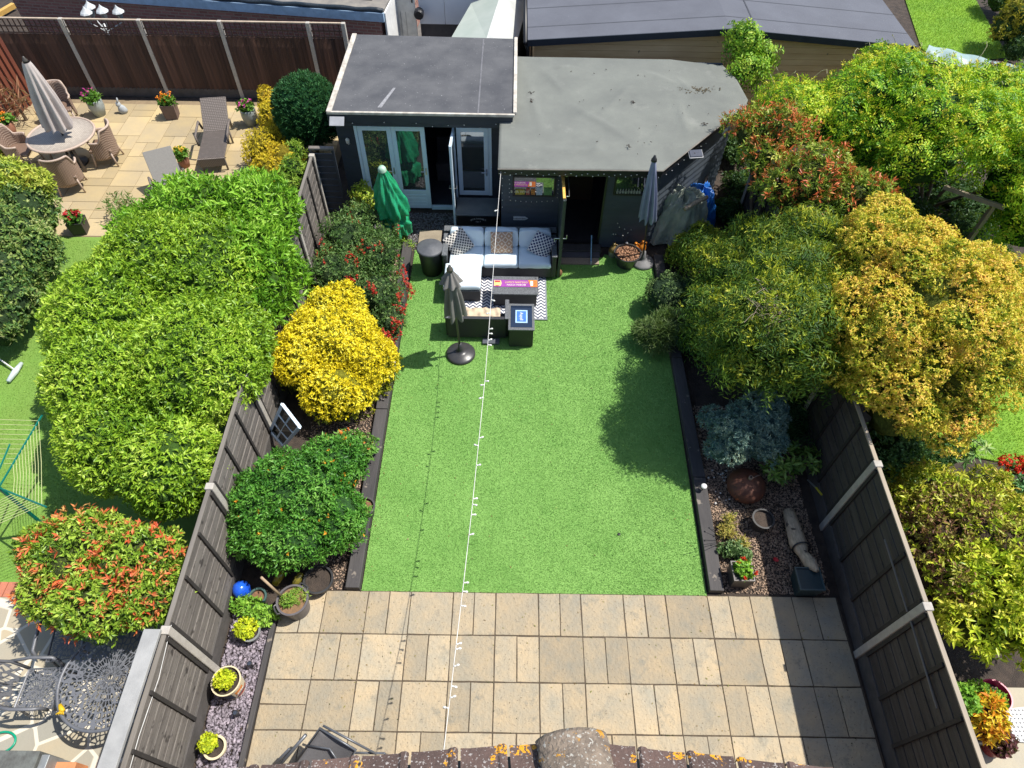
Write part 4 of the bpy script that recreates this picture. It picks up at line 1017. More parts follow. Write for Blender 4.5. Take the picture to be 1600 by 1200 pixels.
MB().prism([(-.775, 5.905), (-.675, 5.905), (-.725, 5.875)], .401, .4025).b2(-.775, -.675, 5.985, 6.03, .401, .4025).build('printed_shield', ink['red'], br)
MB().b2(-.085, -.035, 5.90, 6.03, .401, .4025).build('printed_glass', ink['white'], br)
for i in range(4): MB().box((-.002, 5.895+i*.042, .4015), (.07, .010, .002), R(-22)).build('printed_stripe', ink['red'], br)
text_mesh('BORN ICON', .066, ink['white'], br, (-.36, 5.925, .4005), (0, 0, PI))
text_mesh('GOLDEN LIGHT', .062, ink['gold'], br, (-.36, 5.995, .4005), (0, 0, PI))

bench = T('garden_bench', 'black rattan two seat bench with crumpled beige throw and back to camera', 'bench', (-1.1, 5.1, 0))
fm = MB(); fm.b2(-1.60, -.56, 4.93, 5.22, .08, .34); fm.b2(-1.62, -.54, 4.86, 4.93, .05, .56); fm.b2(-1.66, -1.60, 4.90, 5.30, .05, .55); fm.b2(-.56, -.50, 4.90, 5.34, .05, .55)
fm.build('frame', rattan, bench, bevel=.01)
MB().b2(-1.67, -1.595, 4.86, 5.31, .551, .575).b2(-.565, -.49, 4.86, 5.35, .551, .575).build('arm_rest', rattan_top, bench, bevel=.006)
th = T('beige_throw', 'crumpled beige throw spread over the rattan bench', 'throw', (-1.1, 5.1, .5))
def fn(u, v):
    x = -1.57+u*.92; y = 4.90+v*.36; return (x, y, .535-.10*v+.012*math.sin(u*31+v*5)+.010*math.sin(u*17-v*9)+.006*math.sin(u*53+2*v))
MB().grid(fn, 60, 14).build('cloth', mat('beige_cloth', (.58, .46, .32), (.50, .39, .27), .9, 5, bmp=.3), th, smooth=True, sol=.012)
tw = T('grey_tray', 'flat grey tray on the grass behind the rattan bench', 'tray', (-.85, 4.8, 0))
MB().b2(-.98, -.66, 4.72, 4.85, .015, .05).build('tray', mat('tray_grey', (.10, .11, .13), None, .4), tw, bevel=.01)
cb = T('rattan_cube', 'tall black rattan cube table standing at the end of the bench', 'side table', (-.26, 4.95, 0))
MB().b2(-.48, -.04, 4.68, 5.30, .02, .47).build('body', rattan, cb, bevel=.01)
MB().b2(-.50, -.02, 4.66, 5.32, .471, .50).build('top_frame', rattan_top, cb, bevel=.006)
MB().b2(-.455, -.065, 4.72, 5.26, .5015, .507).build('glass_top', glassmat('navy_glass', (.015, .025, .05), .06), cb)
bt = T('bar_towel', 'blue bar towel with pale border and white script on the rattan cube', 'bar towel', (-.24, 4.95, .51))
MB().b2(-.37, -.15, 4.82, 5.14, .508, .514).build('towel', ink['pale'], bt)
MB().b2(-.345, -.175, 4.85, 5.11, .5145, .517).build('printed_panel', ink['blue'], bt)
text_mesh('Aspall', .088, ink['white'], bt, (-.262, 4.98, .517), (0, 0, R(-90)), sx=.95)

bn = T('black_bin', 'round black lidded bin between left sleeper and sofa', 'bin', (-2.08, 6.72, 0))
MB().lathe([(0, 0), (.20, 0), (.245, .55), (.25, .58)], (-2.08, 6.72, 0), 28).build('tub', mat('bin_plastic', (.035, .037, .04), None, .5, bmp=.1), bn, smooth=True)
MB().lathe([(.0, .655), (.10, .652), (.12, .64), (.24, .63), (.265, .615), (.27, .58), (.25, .575)], (-2.08, 6.72, 0), 28).build('lid', mat('bin_lid', (.10, .105, .115), (.07, .075, .085), .55, 12, bmp=.3), bn, smooth=True)

# ---- parasols
def parasol(name, label, base, top, z_low, r_top, r_low, clothm, polem, basem, folds=9, seed=1, wob=.28, base_r=.27, twist=.0, collar=True, foot=True, frill=.10):
    r = T(name, label, 'parasol', (base[0], base[1], 0)); rs = random.Random(seed)
    bx, by = base; tx, ty, tz = top
    ax = lambda z: (bx+(tx-bx)*z/tz, by+(ty-by)*z/tz)
    MB().tube([(bx, by, .05), (tx, ty, tz)], .019, 10).build('pole', polem, r, smooth=True)
    if foot:
        b_ = MB().lathe([(0, 0), (base_r, 0), (base_r, .03), (base_r*.9, .055), (base_r*.45, .085), (.06, .10), (.05, .14), (.03, .30), (.0, .30)], (bx, by, .0), 36)
        b_.build('base', basem, r, smooth=True)
    ph = [rs.uniform(0, 6) for _ in range(4)]
    mb = MB()
    def sh(u, v):
        a = u*2*PI; z = tz-.02-(tz-z_low)*v
        rad = r_top+(r_low-r_top)*(v**.75); f = math.sin(folds*a+ph[0]+twist*v)
        rad *= 1+wob*f*min(1, v*1.8)+.10*math.sin(2*a+ph[1]+v*2)*v
        z -= frill*v*(.5+.5*math.sin(folds*a+ph[2]))*(v > .9)
        c = ax(z); return (c[0]+rad*math.cos(a), c[1]+rad*math.sin(a), z)
    mb.grid(sh, 90, 22); mb.build('canopy', clothm, r, smooth=True)
    if collar:
        c = ax(tz); MB().lathe([(0, .10), (.02, .09), (.03, .05), (.05, .02), (.055, -.02), (0, -.02)], (c[0], c[1], tz), 14).build('finial', polem, r, smooth=True)
    return r
grey_cloth = mat('grey_cloth', (.20, .19, .175), (.15, .145, .135), .85, 4, bmp=.3, bscale=60)
blackp = mat('black_plastic', (.035, .035, .038), (.05, .05, .05), .35, 6, bmp=.1)
p_ = parasol('parasol', 'closed grey parasol on a round black base behind the bench', (-1.37, 4.49), (-1.44, 4.44, 2.14), 1.18, .03, .17, grey_cloth, mat('dark_pole', (.10, .09, .075), None, .4, bmp=0), blackp, 7, 3, .30)
mb = MB().grid(lambda u, v: (-1.435+(.03+.14*v)*(1+.2*math.sin(8*u*2*PI))*math.cos(u*2*PI), 4.443+(.03+.14*v)*(1+.2*math.sin(8*u*2*PI))*math.sin(u*2*PI), 2.12-.26*v), 48, 6)
mb.build('vent_flap', grey_cloth, p_, smooth=True)
parasol('parasol', 'closed blue grey parasol leaning against the corner of the garden bar', (2.27, 7.06), WY(1022, 250, 6.82), 1.30, .035, .14, mat('blue_cloth', (.25, .28, .40), (.20, .22, .33), .8, 4, bmp=.3, bscale=60), mat('black_pole', (.03, .03, .03), None, .4, bmp=0), mat('grey_base', (.16, .16, .165), (.11, .11, .115), .6, 8, bmp=.3), 8, 5, .34, .24)
# green covered parasol / cover
gcv = T('covered_parasol', 'bright green tarpaulin tied over a closed parasol beside the red flowered shrub', 'cover', (-2.93, 7.75, 0))
grn = mat('green_tarp', (.02, .26, .10), (.03, .40, .20), .28, 5, bmp=.8, bscale=14, bdist=.02)
rs = random.Random(8)
def sh(u, v):
    a = u*2*PI; z = 1.80-1.62*v
    rad = .04+.27*math.sin(min(v*1.15, 1)*PI*.62)
    if .70 < v < .80: rad *= .72
    if v >= .80: rad *= .95
    rad *= 1+.16*math.sin(6*a+v*4)+.10*math.sin(11*a-v*9)+.05*math.sin(23*a+v*31)
    return (-2.98+.10*v+rad*math.cos(a), 7.62+.15*v+rad*math.sin(a), z)
MB().grid(sh, 80, 44).build('tarp', grn, gcv, smooth=True)
MB().lathe([(0, .06), (.05, .05), (.08, .01), (.085, -.05)], (-2.98, 7.62, 1.78), 14).build('faded_cap', mat('faded_green', (.45, .58, .48), (.2, .45, .28), .5, 9), gcv, smooth=True)
MB().lathe([(.2, 0), (.205, .03), (0, .03)], (-2.88, 7.77, 0), 14).build('base', blackp, gcv)

# black storage box between summerhouse and sofa with arched lettering
bx_ = T('storage_box', 'black storage box with arched white lettering behind the sofa', 'storage box', (-1.2, 8.0, 0))
MB().b2(-1.62, -.76, 7.95, 8.50, .0, .44).build('body', mat('box_black', (.018, .018, .022), None, .5), bx_, bevel=.006)
MB().b2(-1.65, -.73, 7.92, 8.52, .441, .47).build('lid', mat('box_lid', (.12, .14, .15), (.09, .105, .115), .22, 3, bmp=.05), bx_, bevel=.006)
text_mesh("JACK DANIEL'S", .052, ink['white'], bx_, (-1.18, 7.945, .36), (R(90), 0, 0), curve=.32)
text_mesh('No 7', .05, ink['white'], bx_, (-1.18, 7.945, .28), (R(90), 0, 0))
sg = T('arrow_sign', 'pale grey arrow shaped wooden sign on the garden bar wall', 'sign', (.02, 7.53, .9))
q = WY(802, 341, 7.52); zc = q[2]
MB().prism([(0, 0), (0, 0)], 0, 0) if False else None
mb = MB(); P_ = [(q[0], zc-.04), (q[0]+.24, zc-.04), (q[0]+.30, zc), (q[0]+.24, zc+.04), (q[0], zc+.04)]
vs = [(x, 7.515, z) for x, z in P_]+[(x, 7.532, z) for x, z in P_]; n_ = 5
mb.add(vs, [tuple(range(n_)), tuple(range(2*n_-1, n_-1, -1))]+[(i, n_+i, n_+(i+1) % n_, (i+1) % n_) for i in range(n_)])
mb.build('board', mat('sign_grey', (.62, .62, .60), (.5, .5, .48), .8, 14), sg)
text_mesh('GARDEN BAR', .042, black, sg, (q[0]+.125, 7.512, zc), (R(90), 0, 0))

# doormat, stick, nut, jugs, pots at the bar door
dm = T('doormat', 'beige doormat on the grass below the bar doorway', 'doormat', (.98, 7.05, 0))
MB().b2(.50, 1.36, 6.96, 7.24, .0, .03).build('mat', mat('coir', (.36, .28, .20), (.26, .2, .15), .95, 40, bmp=.6), dm)
lg = T('grey_step', 'low charcoal rubber step in front of the sleeper', 'step', (.98, 7.2, 0))
MB().b2(.48, 1.38, 7.14, 7.275, .03, .07).build('step', mat('charcoal', (.10, .095, .11), (.07, .065, .075), .8, 6), lg, bevel=.006)
st_ = T('blue_stick', 'thin pale blue stick leaning by the bar doorway', 'stick', (1.2, 7.1, 0))
MB().tube([(1.19, 6.98, .03), (1.17, 7.28, .52)], .013, 8).build('shaft', mat('blue_stick', (.22, .38, .62), None, .4, bmp=0), st_)
MB().lathe([(0, 0), (.018, 0), (.018, .06), (0, .07)], (1.19, 6.97, .02), 8).build('tip', mat('white_plastic', (.75, .75, .73), None, .4, bmp=0), st_)
cn = T('coconut', 'brown coconut lying on the grass by the open bar door', 'coconut', (.52, 6.62, 0))
MB().grid(lambda u, v: (.52+.062*math.cos(u*2*PI)*math.sin(v*PI), 6.62+.06*math.sin(u*2*PI)*math.sin(v*PI), .08+.085*math.cos(v*PI)), 18, 12).build('shell', mat('coconut', (.24, .12, .055), (.15, .07, .03), .9, 30, bmp=.9), cn, smooth=True)
def jug(x, y, label, lower, upper, s=1.0):
    j = T('stoneware_jug', label, 'jug', (x, y, 0), 'stoneware jugs by the bar')
    MB().lathe([(0, 0), (.085*s, 0), (.09*s, .02), (.09*s, .13*s)], (x, y, 0), 20).build('lower_body', lower, j, smooth=True)
    MB().lathe([(.09*s, .13*s), (.088*s, .18*s), (.06*s, .235*s), (.025*s, .26*s), (.024*s, .30*s), (.032*s, .305*s), (.03*s, .32*s), (0, .32*s)], (x, y, 0), 20).build('upper_body', upper, j, smooth=True)
    MB().tube([(x+.028*s, y, .295*s), (x+.075*s, y, .285*s), (x+.075*s, y, .22*s)], .009*s, 6).build('handle', upper, j, smooth=True)
cream_gl = mat('cream_glaze', (.62, .55, .40), (.5, .43, .3), .25, 6, bmp=.05); or_gl = mat('orange_glaze', (.62, .22, .02), (.45, .14, .02), .2, 6, bmp=.05)
jug(1.66, 7.27, 'olive stoneware jug left of the bark filled pot', mat('olive_glaze', (.28, .29, .22), None, .25, 6, bmp=.05), mat('brown_glaze', (.27, .18, .06), None, .2, 6, bmp=.05))
jug(2.00+.12, 7.32, 'orange topped stoneware jug nearest the bark filled pot', cream_gl, or_gl, .95)
jug(2.27, 7.36, 'orange topped stoneware jug nearest the blue grey parasol', cream_gl, or_gl)
def pot(name, label, x, y, r0, r1, h, m_, soilm=None, sx=1, group=None, rim=.015, cat='pot', lip=None):
    p = T(name, label, cat, (x, y, 0), group)
    MB().lathe([(0, .0), (r0, .0), (r0*.5+r1*.5, h*.5), (r1, h-.02), (r1+rim, h-.02), (r1+rim, h), (r1-.012, h), (r1*.93, h-.05)], (x, y, 0), 30).build('pot_wall', m_, p, smooth=False, bevel=0)
    MB().disc((x, y, h-.05), r1*.95, 24).build('compost', soilm or soil, p)
    return p
bark_m = mat('bark_chips', (.30, .15, .08), (.16, .08, .05), .9, 30, bmp=.9, bdist=.02)
zinc = mat('zinc', (.30, .32, .32), (.20, .21, .215), .45, 7, bmp=.2, metal=.3)
bp = pot('bark_pot', 'wide black pot filled with brown bark chips by the bar wall', 1.90+.02, 7.02, .19, .27, .30, blackp, bark_m)
scatter('bark_chips', '', [(1.92+.24*math.cos(a), 7.02+.24*math.sin(a)) for a in np.linspace(0, 6.2, 16)], .26, 260, .03, mat('bark_chip', (.38, .21, .12), (.22, .11, .06), .9, 10, bmp=0, island=.4), 4, parent=bp)
# white starry decoration
sd = T('starburst_light', 'spray of small white solar bulbs on wires standing in the bark pot', 'solar light', (1.92, 7.25, .3))
q0 = Vector((1.92, 7.3, .32)); rs = random.Random(5); tm_ = MB(); 
for px, py in ((965, 349), (968, 355), (976, 358), (986, 359), (958, 366), (962, 366), (973, 368), (981, 364)):
    q = Vector(WY(px, py, 7.36+rs.uniform(-.05, .05)))
    tm_.tube([q0, (q0+q)/2+Vector((0, 0, .05)), q], .003, 4)
    MB().lathe([(0, -.014), (.014, 0), (0, .014)], q, 8).build('bulb', mat('bulb_white', (.85, .85, .82), None, .2, bmp=0), sd, smooth=True)
tm_.build('wire', black, sd)
MB().lathe([(0, -.03), (.035, 0), (0, .03)], q0, 12).build('solar_head', MATS['bulb_white'], sd, smooth=True)

# ---- tarpaulin heap, log, clutter right of the bar
tp = T('tarpaulin_heap', 'crumpled grey green tarpaulin draped over stored furniture in the corner by the bar', 'tarpaulin', (3.1, 7.9, 0))
def heap(cx, cy, rx, ry, h, sd_, fr=1.0):
    ph = [random.Random(sd_+i).uniform(0, 6) for i in range(8)]
    def fn(u, v):
        a = u*2*PI; t = v; rad = (.15+.85*t**.6)
        f = 1+.13*math.sin(5*a+ph[0])*t+.10*math.sin(9*a+ph[1]+3*t)*t+.06*math.sin(17*a+ph[2]+5*t)*t+.03*math.sin(29*a-7*t)*t
        z = h*(1-t**2.4)+.09*math.sin(4*a+ph[3]+5*t)*(1-t*.6)+.05*math.sin(11*a+13*t+ph[4])+.02*math.sin(23*a-17*t)
        return (cx+rx*rad*f*math.cos(a)*(t > 0), cy+ry*rad*f*math.sin(a)*(t > 0), max(z, .02))
    return fn
MB().grid(heap(3.05, 7.98, .62, .48, 1.05, 3), 90, 30).build('sheet', mat('tarp_grey', (.40, .42, .34), (.22, .27, .23), .5, 4, bmp=.9, bscale=12, bdist=.03), tp, smooth=True)
tp2 = T('tarpaulin_heap', 'bright blue tarpaulin bundled behind the grey green one', 'tarpaulin', (3.55, 8.2, 0))
MB().grid(heap(3.50, 8.25, .40, .38, .95, 9), 70, 24).build('sheet', mat('tarp_blue', (.02, .13, .50), (.03, .20, .62), .35, 5, bmp=.9, bscale=14, bdist=.03), tp2, smooth=True)
lg = T('birch_log', 'short pale birch log lying on the tarpaulin', 'log', (3.1, 7.9, 1.2))
MB().tube([W(1070, 327, 1.06), W(1088, 316, 1.10), W(1105, 308, 1.10)], [.045, .042, .04], 10).build('log', mat('birch', (.55, .45, .32), (.25, .2, .15), .8, 18, bmp=.5), lg, smooth=True)
jn = T('plank_stack', 'leaning old planks in the dark corner by the angled wall', 'planks', (3.7, 8.9, 0))
for i in range(3): MB().box((3.55+i*.13, 8.95+i*.05, .45), (.10, .03, 1.0), .5, R(-18)).build('plank', mat('old_plank', (.16, .13, .11), None, .9), jn)

# ---- string lights
wire_w = mat('white_cable', (.72, .70, .66), None, .5, bmp=0); bulb = mat('clear_bulb', (.80, .80, .76), None, .15, bmp=0)
sl_ = T('festoon_lights', 'white festoon string light running from garden bar over lawn and patio', 'string lights', W(783, 264, 2.2))
pts_px = [(783, 263, 2.22), (774, 380, 1.92), (765, 500, 1.74), (758, 590, 1.69), (748, 690, 1.66), (738, 790, 1.67), (725, 905, 1.72), (713, 1005, 1.80), (702, 1100, 1.90), (693, 1175, 2.0), (690, 1230, 2.1)]
PP = [Vector(W(*p)) for p in pts_px]; MB().tube(PP, .0045, 6).build('cable', wire_w, sl_)
def at_py(py):
    for (a, pa), (b_, pb) in zip(zip(pts_px, PP), zip(pts_px[1:], PP[1:])):
        if a[1] <= py <= b_[1]: return pa.lerp(pb, (py-a[1])/(b_[1]-a[1]))
rs = random.Random(2)
for py in (330, 452, 470, 490, 515, 522, 533, 540, 596, 602, 622, 685, 697, 729, 780, 788, 805, 838, 911, 925, 948, 1007, 1015, 1043, 1073, 1091, 1107):
    q = at_py(py); s = rs.choice((-1, 1)); d = Vector((s*.05, rs.uniform(-.02, .02), rs.uniform(-.02, .01)))
    mb = MB().tube([q, q+d*.55], .009, 6).tube([q+d*.5, q+d*.8, q+d*1.15, q+d*1.3], [.008, .014, .013, .003], 8); mb.build('bulb', bulb, sl_, smooth=True)
fl_ = T('fairy_lights', 'tiny white fairy lights strung along the eaves and window of the garden bar', 'fairy lights', (.8, 7.35, 1.95))
fp = []
for i in range(30): fp.append((-.70+i*.10, 6.965, 2.17+.03*math.sin(i*2.1)))
for i in range(9): fp.append((-.5+i*.105, 7.52, 1.17-.03*math.sin(i/8*PI)))
for i in range(6): fp.append((-.52+.01*math.sin(i*3), 7.52, 1.25+i*.1)); fp.append((.43, 7.52, 1.25+i*.1))
for i in range(5): fp.append((-.66, 7.52, 1.0+i*.17))
for i in range(8): fp.append((2.36+i*.13, 7.08+i*.15, 2.13-.02*math.sin(i*2)))
for i in range(12): fp.append((-3.9+i*.31, 8.42, 2.22+.05*math.sin(i*2.7)))
for q in fp[:95]: MB().lathe([(0, -.013), (.012, 0), (0, .013)], q, 6).build('bulb', bulb, fl_, smooth=True)
MB().tube([(-.70+i*.10, 6.968, 2.185+.03*math.sin(i*2.1)) for i in range(30)], .002, 4).tube([(-3.9+i*.31, 8.425, 2.235+.05*math.sin(i*2.7)) for i in range(12)], .002, 4).build('wire', black, fl_)

# ================================================================== RIGHT BED OBJECTS
firebowl = T('rusty_fire_globe', 'large rusty iron globe fire pit lying in the right gravel bed', 'fire pit', (3.35, 1.62, 0))
c = Vector(W(1167, 757, .22)); firebowl.location = (c.x, c.y, 0)
rust = mat('rust', (.13, .045, .024), (.07, .03, .02), .7, 7, bmp=.6, specks=(8, .66, (.35, .11, .04)))
MB().lathe([(.02, .44), (.03, .40), (.10, .385), (.20, .34), (.28, .26), (.305, .18), (.28, .10), (.2, .03), (.1, 0), (0, 0)], (c.x, c.y, .0), 36).build('globe', rust, firebowl, smooth=True)
MB().lathe([(.025, .40), (.034, .41), (.034, .45), (.022, .455), (.022, .40)], (c.x, c.y, 0), 14).tube([(c.x+.03, c.y, .42), (c.x+.10, c.y+.03, .44), (c.x+.16, c.y+.06, .41)], .006, 5).build('spout', mat('pale_rust', (.30, .22, .17), None, .7), firebowl)
x, y, _ = W(1192, 812, .2)
pot('empty_pot', 'round black plastic pot standing empty in the gravel', x, y, .12, .155, .24, blackp)
lg = T('driftwood_log', 'long weathered grey log with a wire ring leaning on the dark planter', 'log', W(1245, 850, .1))
gw = mat('driftwood', (.72, .58, .40), (.40, .31, .22), .9, 9, (5, 1, 1), bmp=1.0, bscale=22, bdist=.03, specks=(9, .64, (.12, .09, .07)))
A_ = [Vector(W(1232, 798, .10)), Vector(W(1238, 820, .11)), Vector(W(1247, 850, .13)), Vector(W(1255, 866, .2)), Vector(W(1266, 880, .30)), Vector(W(1277, 892, .38))]
MB().tube(A_, [.085, .11, .13, .075, .10, .03], 9).build('log', gw, lg, smooth=True)
q = Vector(W(1252, 857, .17)); MB().tube([q+Vector((.13*math.cos(a), .045*math.sin(a)*1, .12*math.sin(a))) for a in np.linspace(0, 6.28, 18)], .012, 6).build('wire_ring', black, lg)
def box_planter(label, x, y, s, h, m_, rimm, group=None, sy=None, rz=0, taper=.85, cat='planter'):
    p = T('square_planter', label, cat, (x, y, 0), group); sy = sy or s
    MB().box((x, y, h/2), (s, sy, h), rz, taper=taper).build('box', m_, p, bevel=.004)
    rm = MB(); t = .018
    for dx, dy, a, b_ in ((0, sy/2-t/2, s, t), (0, -sy/2+t/2, s, t), (s/2-t/2, 0, t, sy-2*t), (-s/2+t/2, 0, t, sy-2*t)):
        v = Matrix.Rotation(rz, 3, 'Z') @ Vector((dx, dy, 0)); rm.box((x+v.x, y+v.y, h+.012), (a, b_, .026), rz)
    rm.build('rim', rimm, p)
    return p
dk = mat('dark_fibre', (.06, .052, .05), (.045, .04, .04), .5, 6, bmp=.2)
x, y, _ = W(1160, 893, .30)
pl = box_planter('dark square planter with a red flower at the corner of the right bed', x, y, .30, .30, dk, mat('rim_grey', (.16, .14, .13), None, .5))
x2, y2, _ = W(1265, 905, .30)
pl2 = box_planter('empty dark teal square planter under the log by the right fence', x2, y2, .36, .30, mat('teal_dark', (.008, .035, .045), None, .4), mat('teal_rim', (.05, .09, .10), None, .4), sy=.34, taper=.8)
for (px, py, s, nm) in ((1119, 760, .05, 'white'),):
    pass
sl3 = T('spot_light', 'round white faced garden spotlight on the right sleeper', 'spotlight', W(1100, 760, .2))
q = Vector(W(1100, 760, .22)); MB().lathe([(0, .02), (.045, .018), (.048, 0), (.03, -.04), (0, -.05)], q, 14).build('head', MATS['white_plastic'], sl3, smooth=True); MB().tube([q, (q.x, q.y, 0)], .008, 5).build('spike', black, sl3)
sw = T('stick_flower', 'black wire garden stake with small discs beside the right sleeper', 'garden stake', W(1125, 860, 0))
mb = MB()
for px, py, h in ((1118, 817, .35), (1105, 825, .42), (1112, 838, .36), (1098, 845, .4), (1108, 852, .33)):
    a = Vector(W(1130, 850, 0)); b_ = Vector(W(px+3, py, h)); mb.tube([a, (a+b_)/2+Vector((0, 0, .05)), b_], .004, 4); mb.lathe([(0, .01), (.014, 0), (0, -.01)], b_, 7)
mb.build('stake', black, sw)
rf = T('red_flower_head', 'single fallen red flower on the dark gravel', 'flower', W(1212, 875, .01))
q = W(1212, 875, .02); mb = MB()
for i in range(9): a = i*.7; mb.box((q[0]+.022*math.cos(a), q[1]+.022*math.sin(a), .02+.004*i), (.035, .018, .008), a, .3)
mb.build('petals', mat('petal_red', (.55, .02, .03), None, .6, bmp=0), rf)
hose = T('yellow_tool', 'yellow tipped hand tool leaning on the right fence', 'tool', W(1280, 768, .5))
MB().tube([W(1262, 750, .2), W(1275, 762, .5)], .012, 6).build('shaft', mat('tool_grey', (.2, .22, .22), None, .5, bmp=0), hose); MB().tube([W(1275, 762, .5), W(1284, 773, .58)], .016, 6).build('grip', mat('tool_yellow', (.45, .40, .03), None, .5, bmp=0), hose)
stn = T('pebbles', 'few pale pebbles on the dark soil beside the right sleeper', 'pebbles'); tag(stn, kind='stuff')
mb = MB(); rs = random.Random(6)
for _ in range(22):
    q = W(rs.uniform(1100, 1150), rs.uniform(735, 790), .01); s = rs.uniform(.008, .022); mb.lathe([(0, s*.7), (s*.8, s*.4), (s, 0)], q, 7)
mb.build('pebble', mat('pebble_white', (.55, .53, .5), None, .8), stn)

# ================================================================== LEFT BED OBJECTS
wf = T('old_window_frame', 'pale blue six pane window frame leaning against the left fence', 'window frame', W(445, 690, 0))
# frame corners in the leaning plane
P0, P1 = Vector(W(462, 700, .02)), Vector(W(423, 675, .05))     # lower right / lower left on ground
P3, P2 = Vector(W(467, 667, .55)), Vector(W(441, 633, .75))
fa, fb, fc, fd = Vector(W(422, 673, .25)), Vector(W(441, 632, .95)), Vector(W(468, 667, .85)), Vector(W(443, 697, .12))
mb = MB()
def bar(a, b_, w_): mb.tube([a, b_], w_, 4)
for a, b_ in ((fa, fb), (fb, fc), (fc, fd), (fd, fa)): bar(a, b_, .034)
bar(fa.lerp(fd, .5), fb.lerp(fc, .5), .022)
for t in (.33, .66): bar(fa.lerp(fb, t), fd.lerp(fc, t), .022)
mb.build('frame', pale_blue, wf)
mb = MB().add([fa, fd, fc, fb], [(0, 1, 2, 3)]); mb.build('pane', glassmat('thin_dark_glass', (.02, .025, .02), .05), wf)
bw = T('blue_gazing_bowl', 'shiny cobalt blue ceramic pot by the left fence', 'pot', W(377, 922, 0))
x, y, _ = W(377, 921, .13)
MB().lathe([(0, .0), (.08, .0), (.12, .08), (.125, .15), (.09, .22), (.04, .25), (0, .255)], (x, y, .0), 24, wob=lambda a, z: .05*math.sin(5*a+z*30)+.04*math.sin(9*a-z*50)).build('pot_wall', mat('cobalt', (.01, .06, .50), (.02, .14, .75), .12, 9, bmp=.3, coat=.5), bw, smooth=True)
x, y, _ = W(402, 932, .16)
pot('small_pot', 'small dark green rimmed pot with brown dry plant beside the blue pot', x, y, .08, .115, .16, mat('pot_teal', (.06, .12, .11), None, .4), bark_m)
x, y, _ = W(457, 938, .34)
bigpot = pot('handled_pot', 'large grey plastic tub with two handles and sprouting weeds at the patio corner', x, y, .165, .205, .36, mat('grey_tub', (.13, .12, .125), (.10, .09, .095), .45, 6, bmp=.15), mat('dry_compost', (.26, .15, .08), (.16, .10, .05), .95, 20, bmp=.8))
for s in (1, -1):
    a0 = R(60) if s == 1 else R(215)
    MB().tube([(x+.215*math.cos(a0+t), y+.215*math.sin(a0+t), .33) if abs(t) > .3 else (x+.255*math.cos(a0+t), y+.255*math.sin(a0+t), .34) for t in (-.35, -.25, 0, .25, .35)], .014, 6).build('handle', blackp, bigpot)
fk = T('wooden_tool_handle', 'bare wooden tool handle stuck in the large grey tub', 'tool handle', (x-.1, y, .3))
MB().tube([W(440, 932, .36), W(408, 902, .86)], .018, 8).build('shaft', mat('ash_wood', (.42, .31, .2), None, .7), fk, smooth=True)
x, y, _ = W(497, 905, .2)
p_ = pot('round_pot', 'wide black pot with dead brown leaves at the foot of the left green shrub', x, y, .15, .20, .20, blackp)
x3, y3, _ = W(573, 793, .2)
pot('bed_pot', 'dark pot with dry red leaves tucked behind the left sleeper', x3-.03, y3, .12, .15, .24, mat('dark_pot_grey', (.07, .065, .065), None, .5), bark_m)
# two glazed glass jars
for px, py, c_, lb in ((437, 905, (.30, .24, .02), 'amber glass bottle lying in the left bed under the green shrub'), (467, 907, (.20, .17, .03), 'dull amber bottle beside the black pot in the left bed')):
    q = Vector(W(px, py, .10)); o = T('amber_bottle', lb, 'bottle', q)
    MB().tube([q+Vector((-.05, -.08, 0)), q+Vector((0, 0, .05)), q+Vector((.03, .05, .08)), q+Vector((.045, .08, .1))], [.055, .06, .05, .02], 12).build('bottle', mat('amber'+str(px), c_, None, .12, bmp=0), o, smooth=True)
# lantern / white ornament at the yellow bush
lt = T('garden_lantern', 'small white and black lantern between yellow shrub and left sleeper', 'lantern', W(612, 575, 0))
x, y, _ = W(613, 566, .2)
MB().lathe([(0, 0), (.08, 0), (.09, .03), (.05, .05), (.05, .2), (.07, .22), (.0, .30)], (x, y, 0), 12).build('body', mat('lantern_white', (.62, .62, .62), (.4, .4, .42), .4, 9), lt)
MB().tube([(x-.06, y, .24), (x-.03, y, .34), (x+.03, y, .34), (x+.06, y, .24)], .009, 6).tube([(x+.08, y-.05, 0), (x+.08, y-.05, .3)], .012, 6).build('handle', black, lt)
# printed bucket with gold plant
x, y, _ = W(352, 1068, .22)
bk = T('printed_bucket', 'cream bucket with orange printed label holding a yellow plant by the left fence', 'bucket', (x+.04, y, 0))
ax_ = x+.05
cream = mat('cream_tin', (.66, .58, .38), (.6, .5, .33), .4, 7, bmp=.05)
MB().lathe([(0, 0), (.145, 0), (.175, .34), (.187, .34), (.187, .355), (.17, .355), (.165, .30)], (ax_, y, 0), 30).build('bucket_wall', cream, bk, smooth=False)
MB().disc((ax_, y, .30), .16, 24).build('compost', soil, bk)
def band(a0, a1, z0, z1, m__, nm):
    mb = MB().grid(lambda u, v: (ax_+(.145+.0265*(z0+(z1-z0)*v)/.3+.003)*math.cos(R(a0+(a1-a0)*u)), y+(.145+.0265*(z0+(z1-z0)*v)/.3+.003)*math.sin(R(a0+(a1-a0)*u)), z0+(z1-z0)*v), 12, 2)
    mb.build(nm, m__, bk, smooth=True)
band(-48, -5, .15, .25, ink['orange'], 'printed_panel'); band(-50, 20, .04, .09, ink['red'], 'printed_band'); band(-110, -60, .05, .26, ink['navy'], 'printed_picture')
for s_, z_ in (('COFFEE', .125),):
    a = R(-25); text_mesh(s_, .05, ink['navy'], bk, (ax_+.168*math.cos(a), y+.168*math.sin(a), z_), (R(86), 0, a+PI/2))
text_mesh('SHOP', .04, ink['white'], bk, (ax_+.176*math.cos(R(-25)), y+.176*math.sin(R(-25)), .20), (R(86), 0, R(65)))
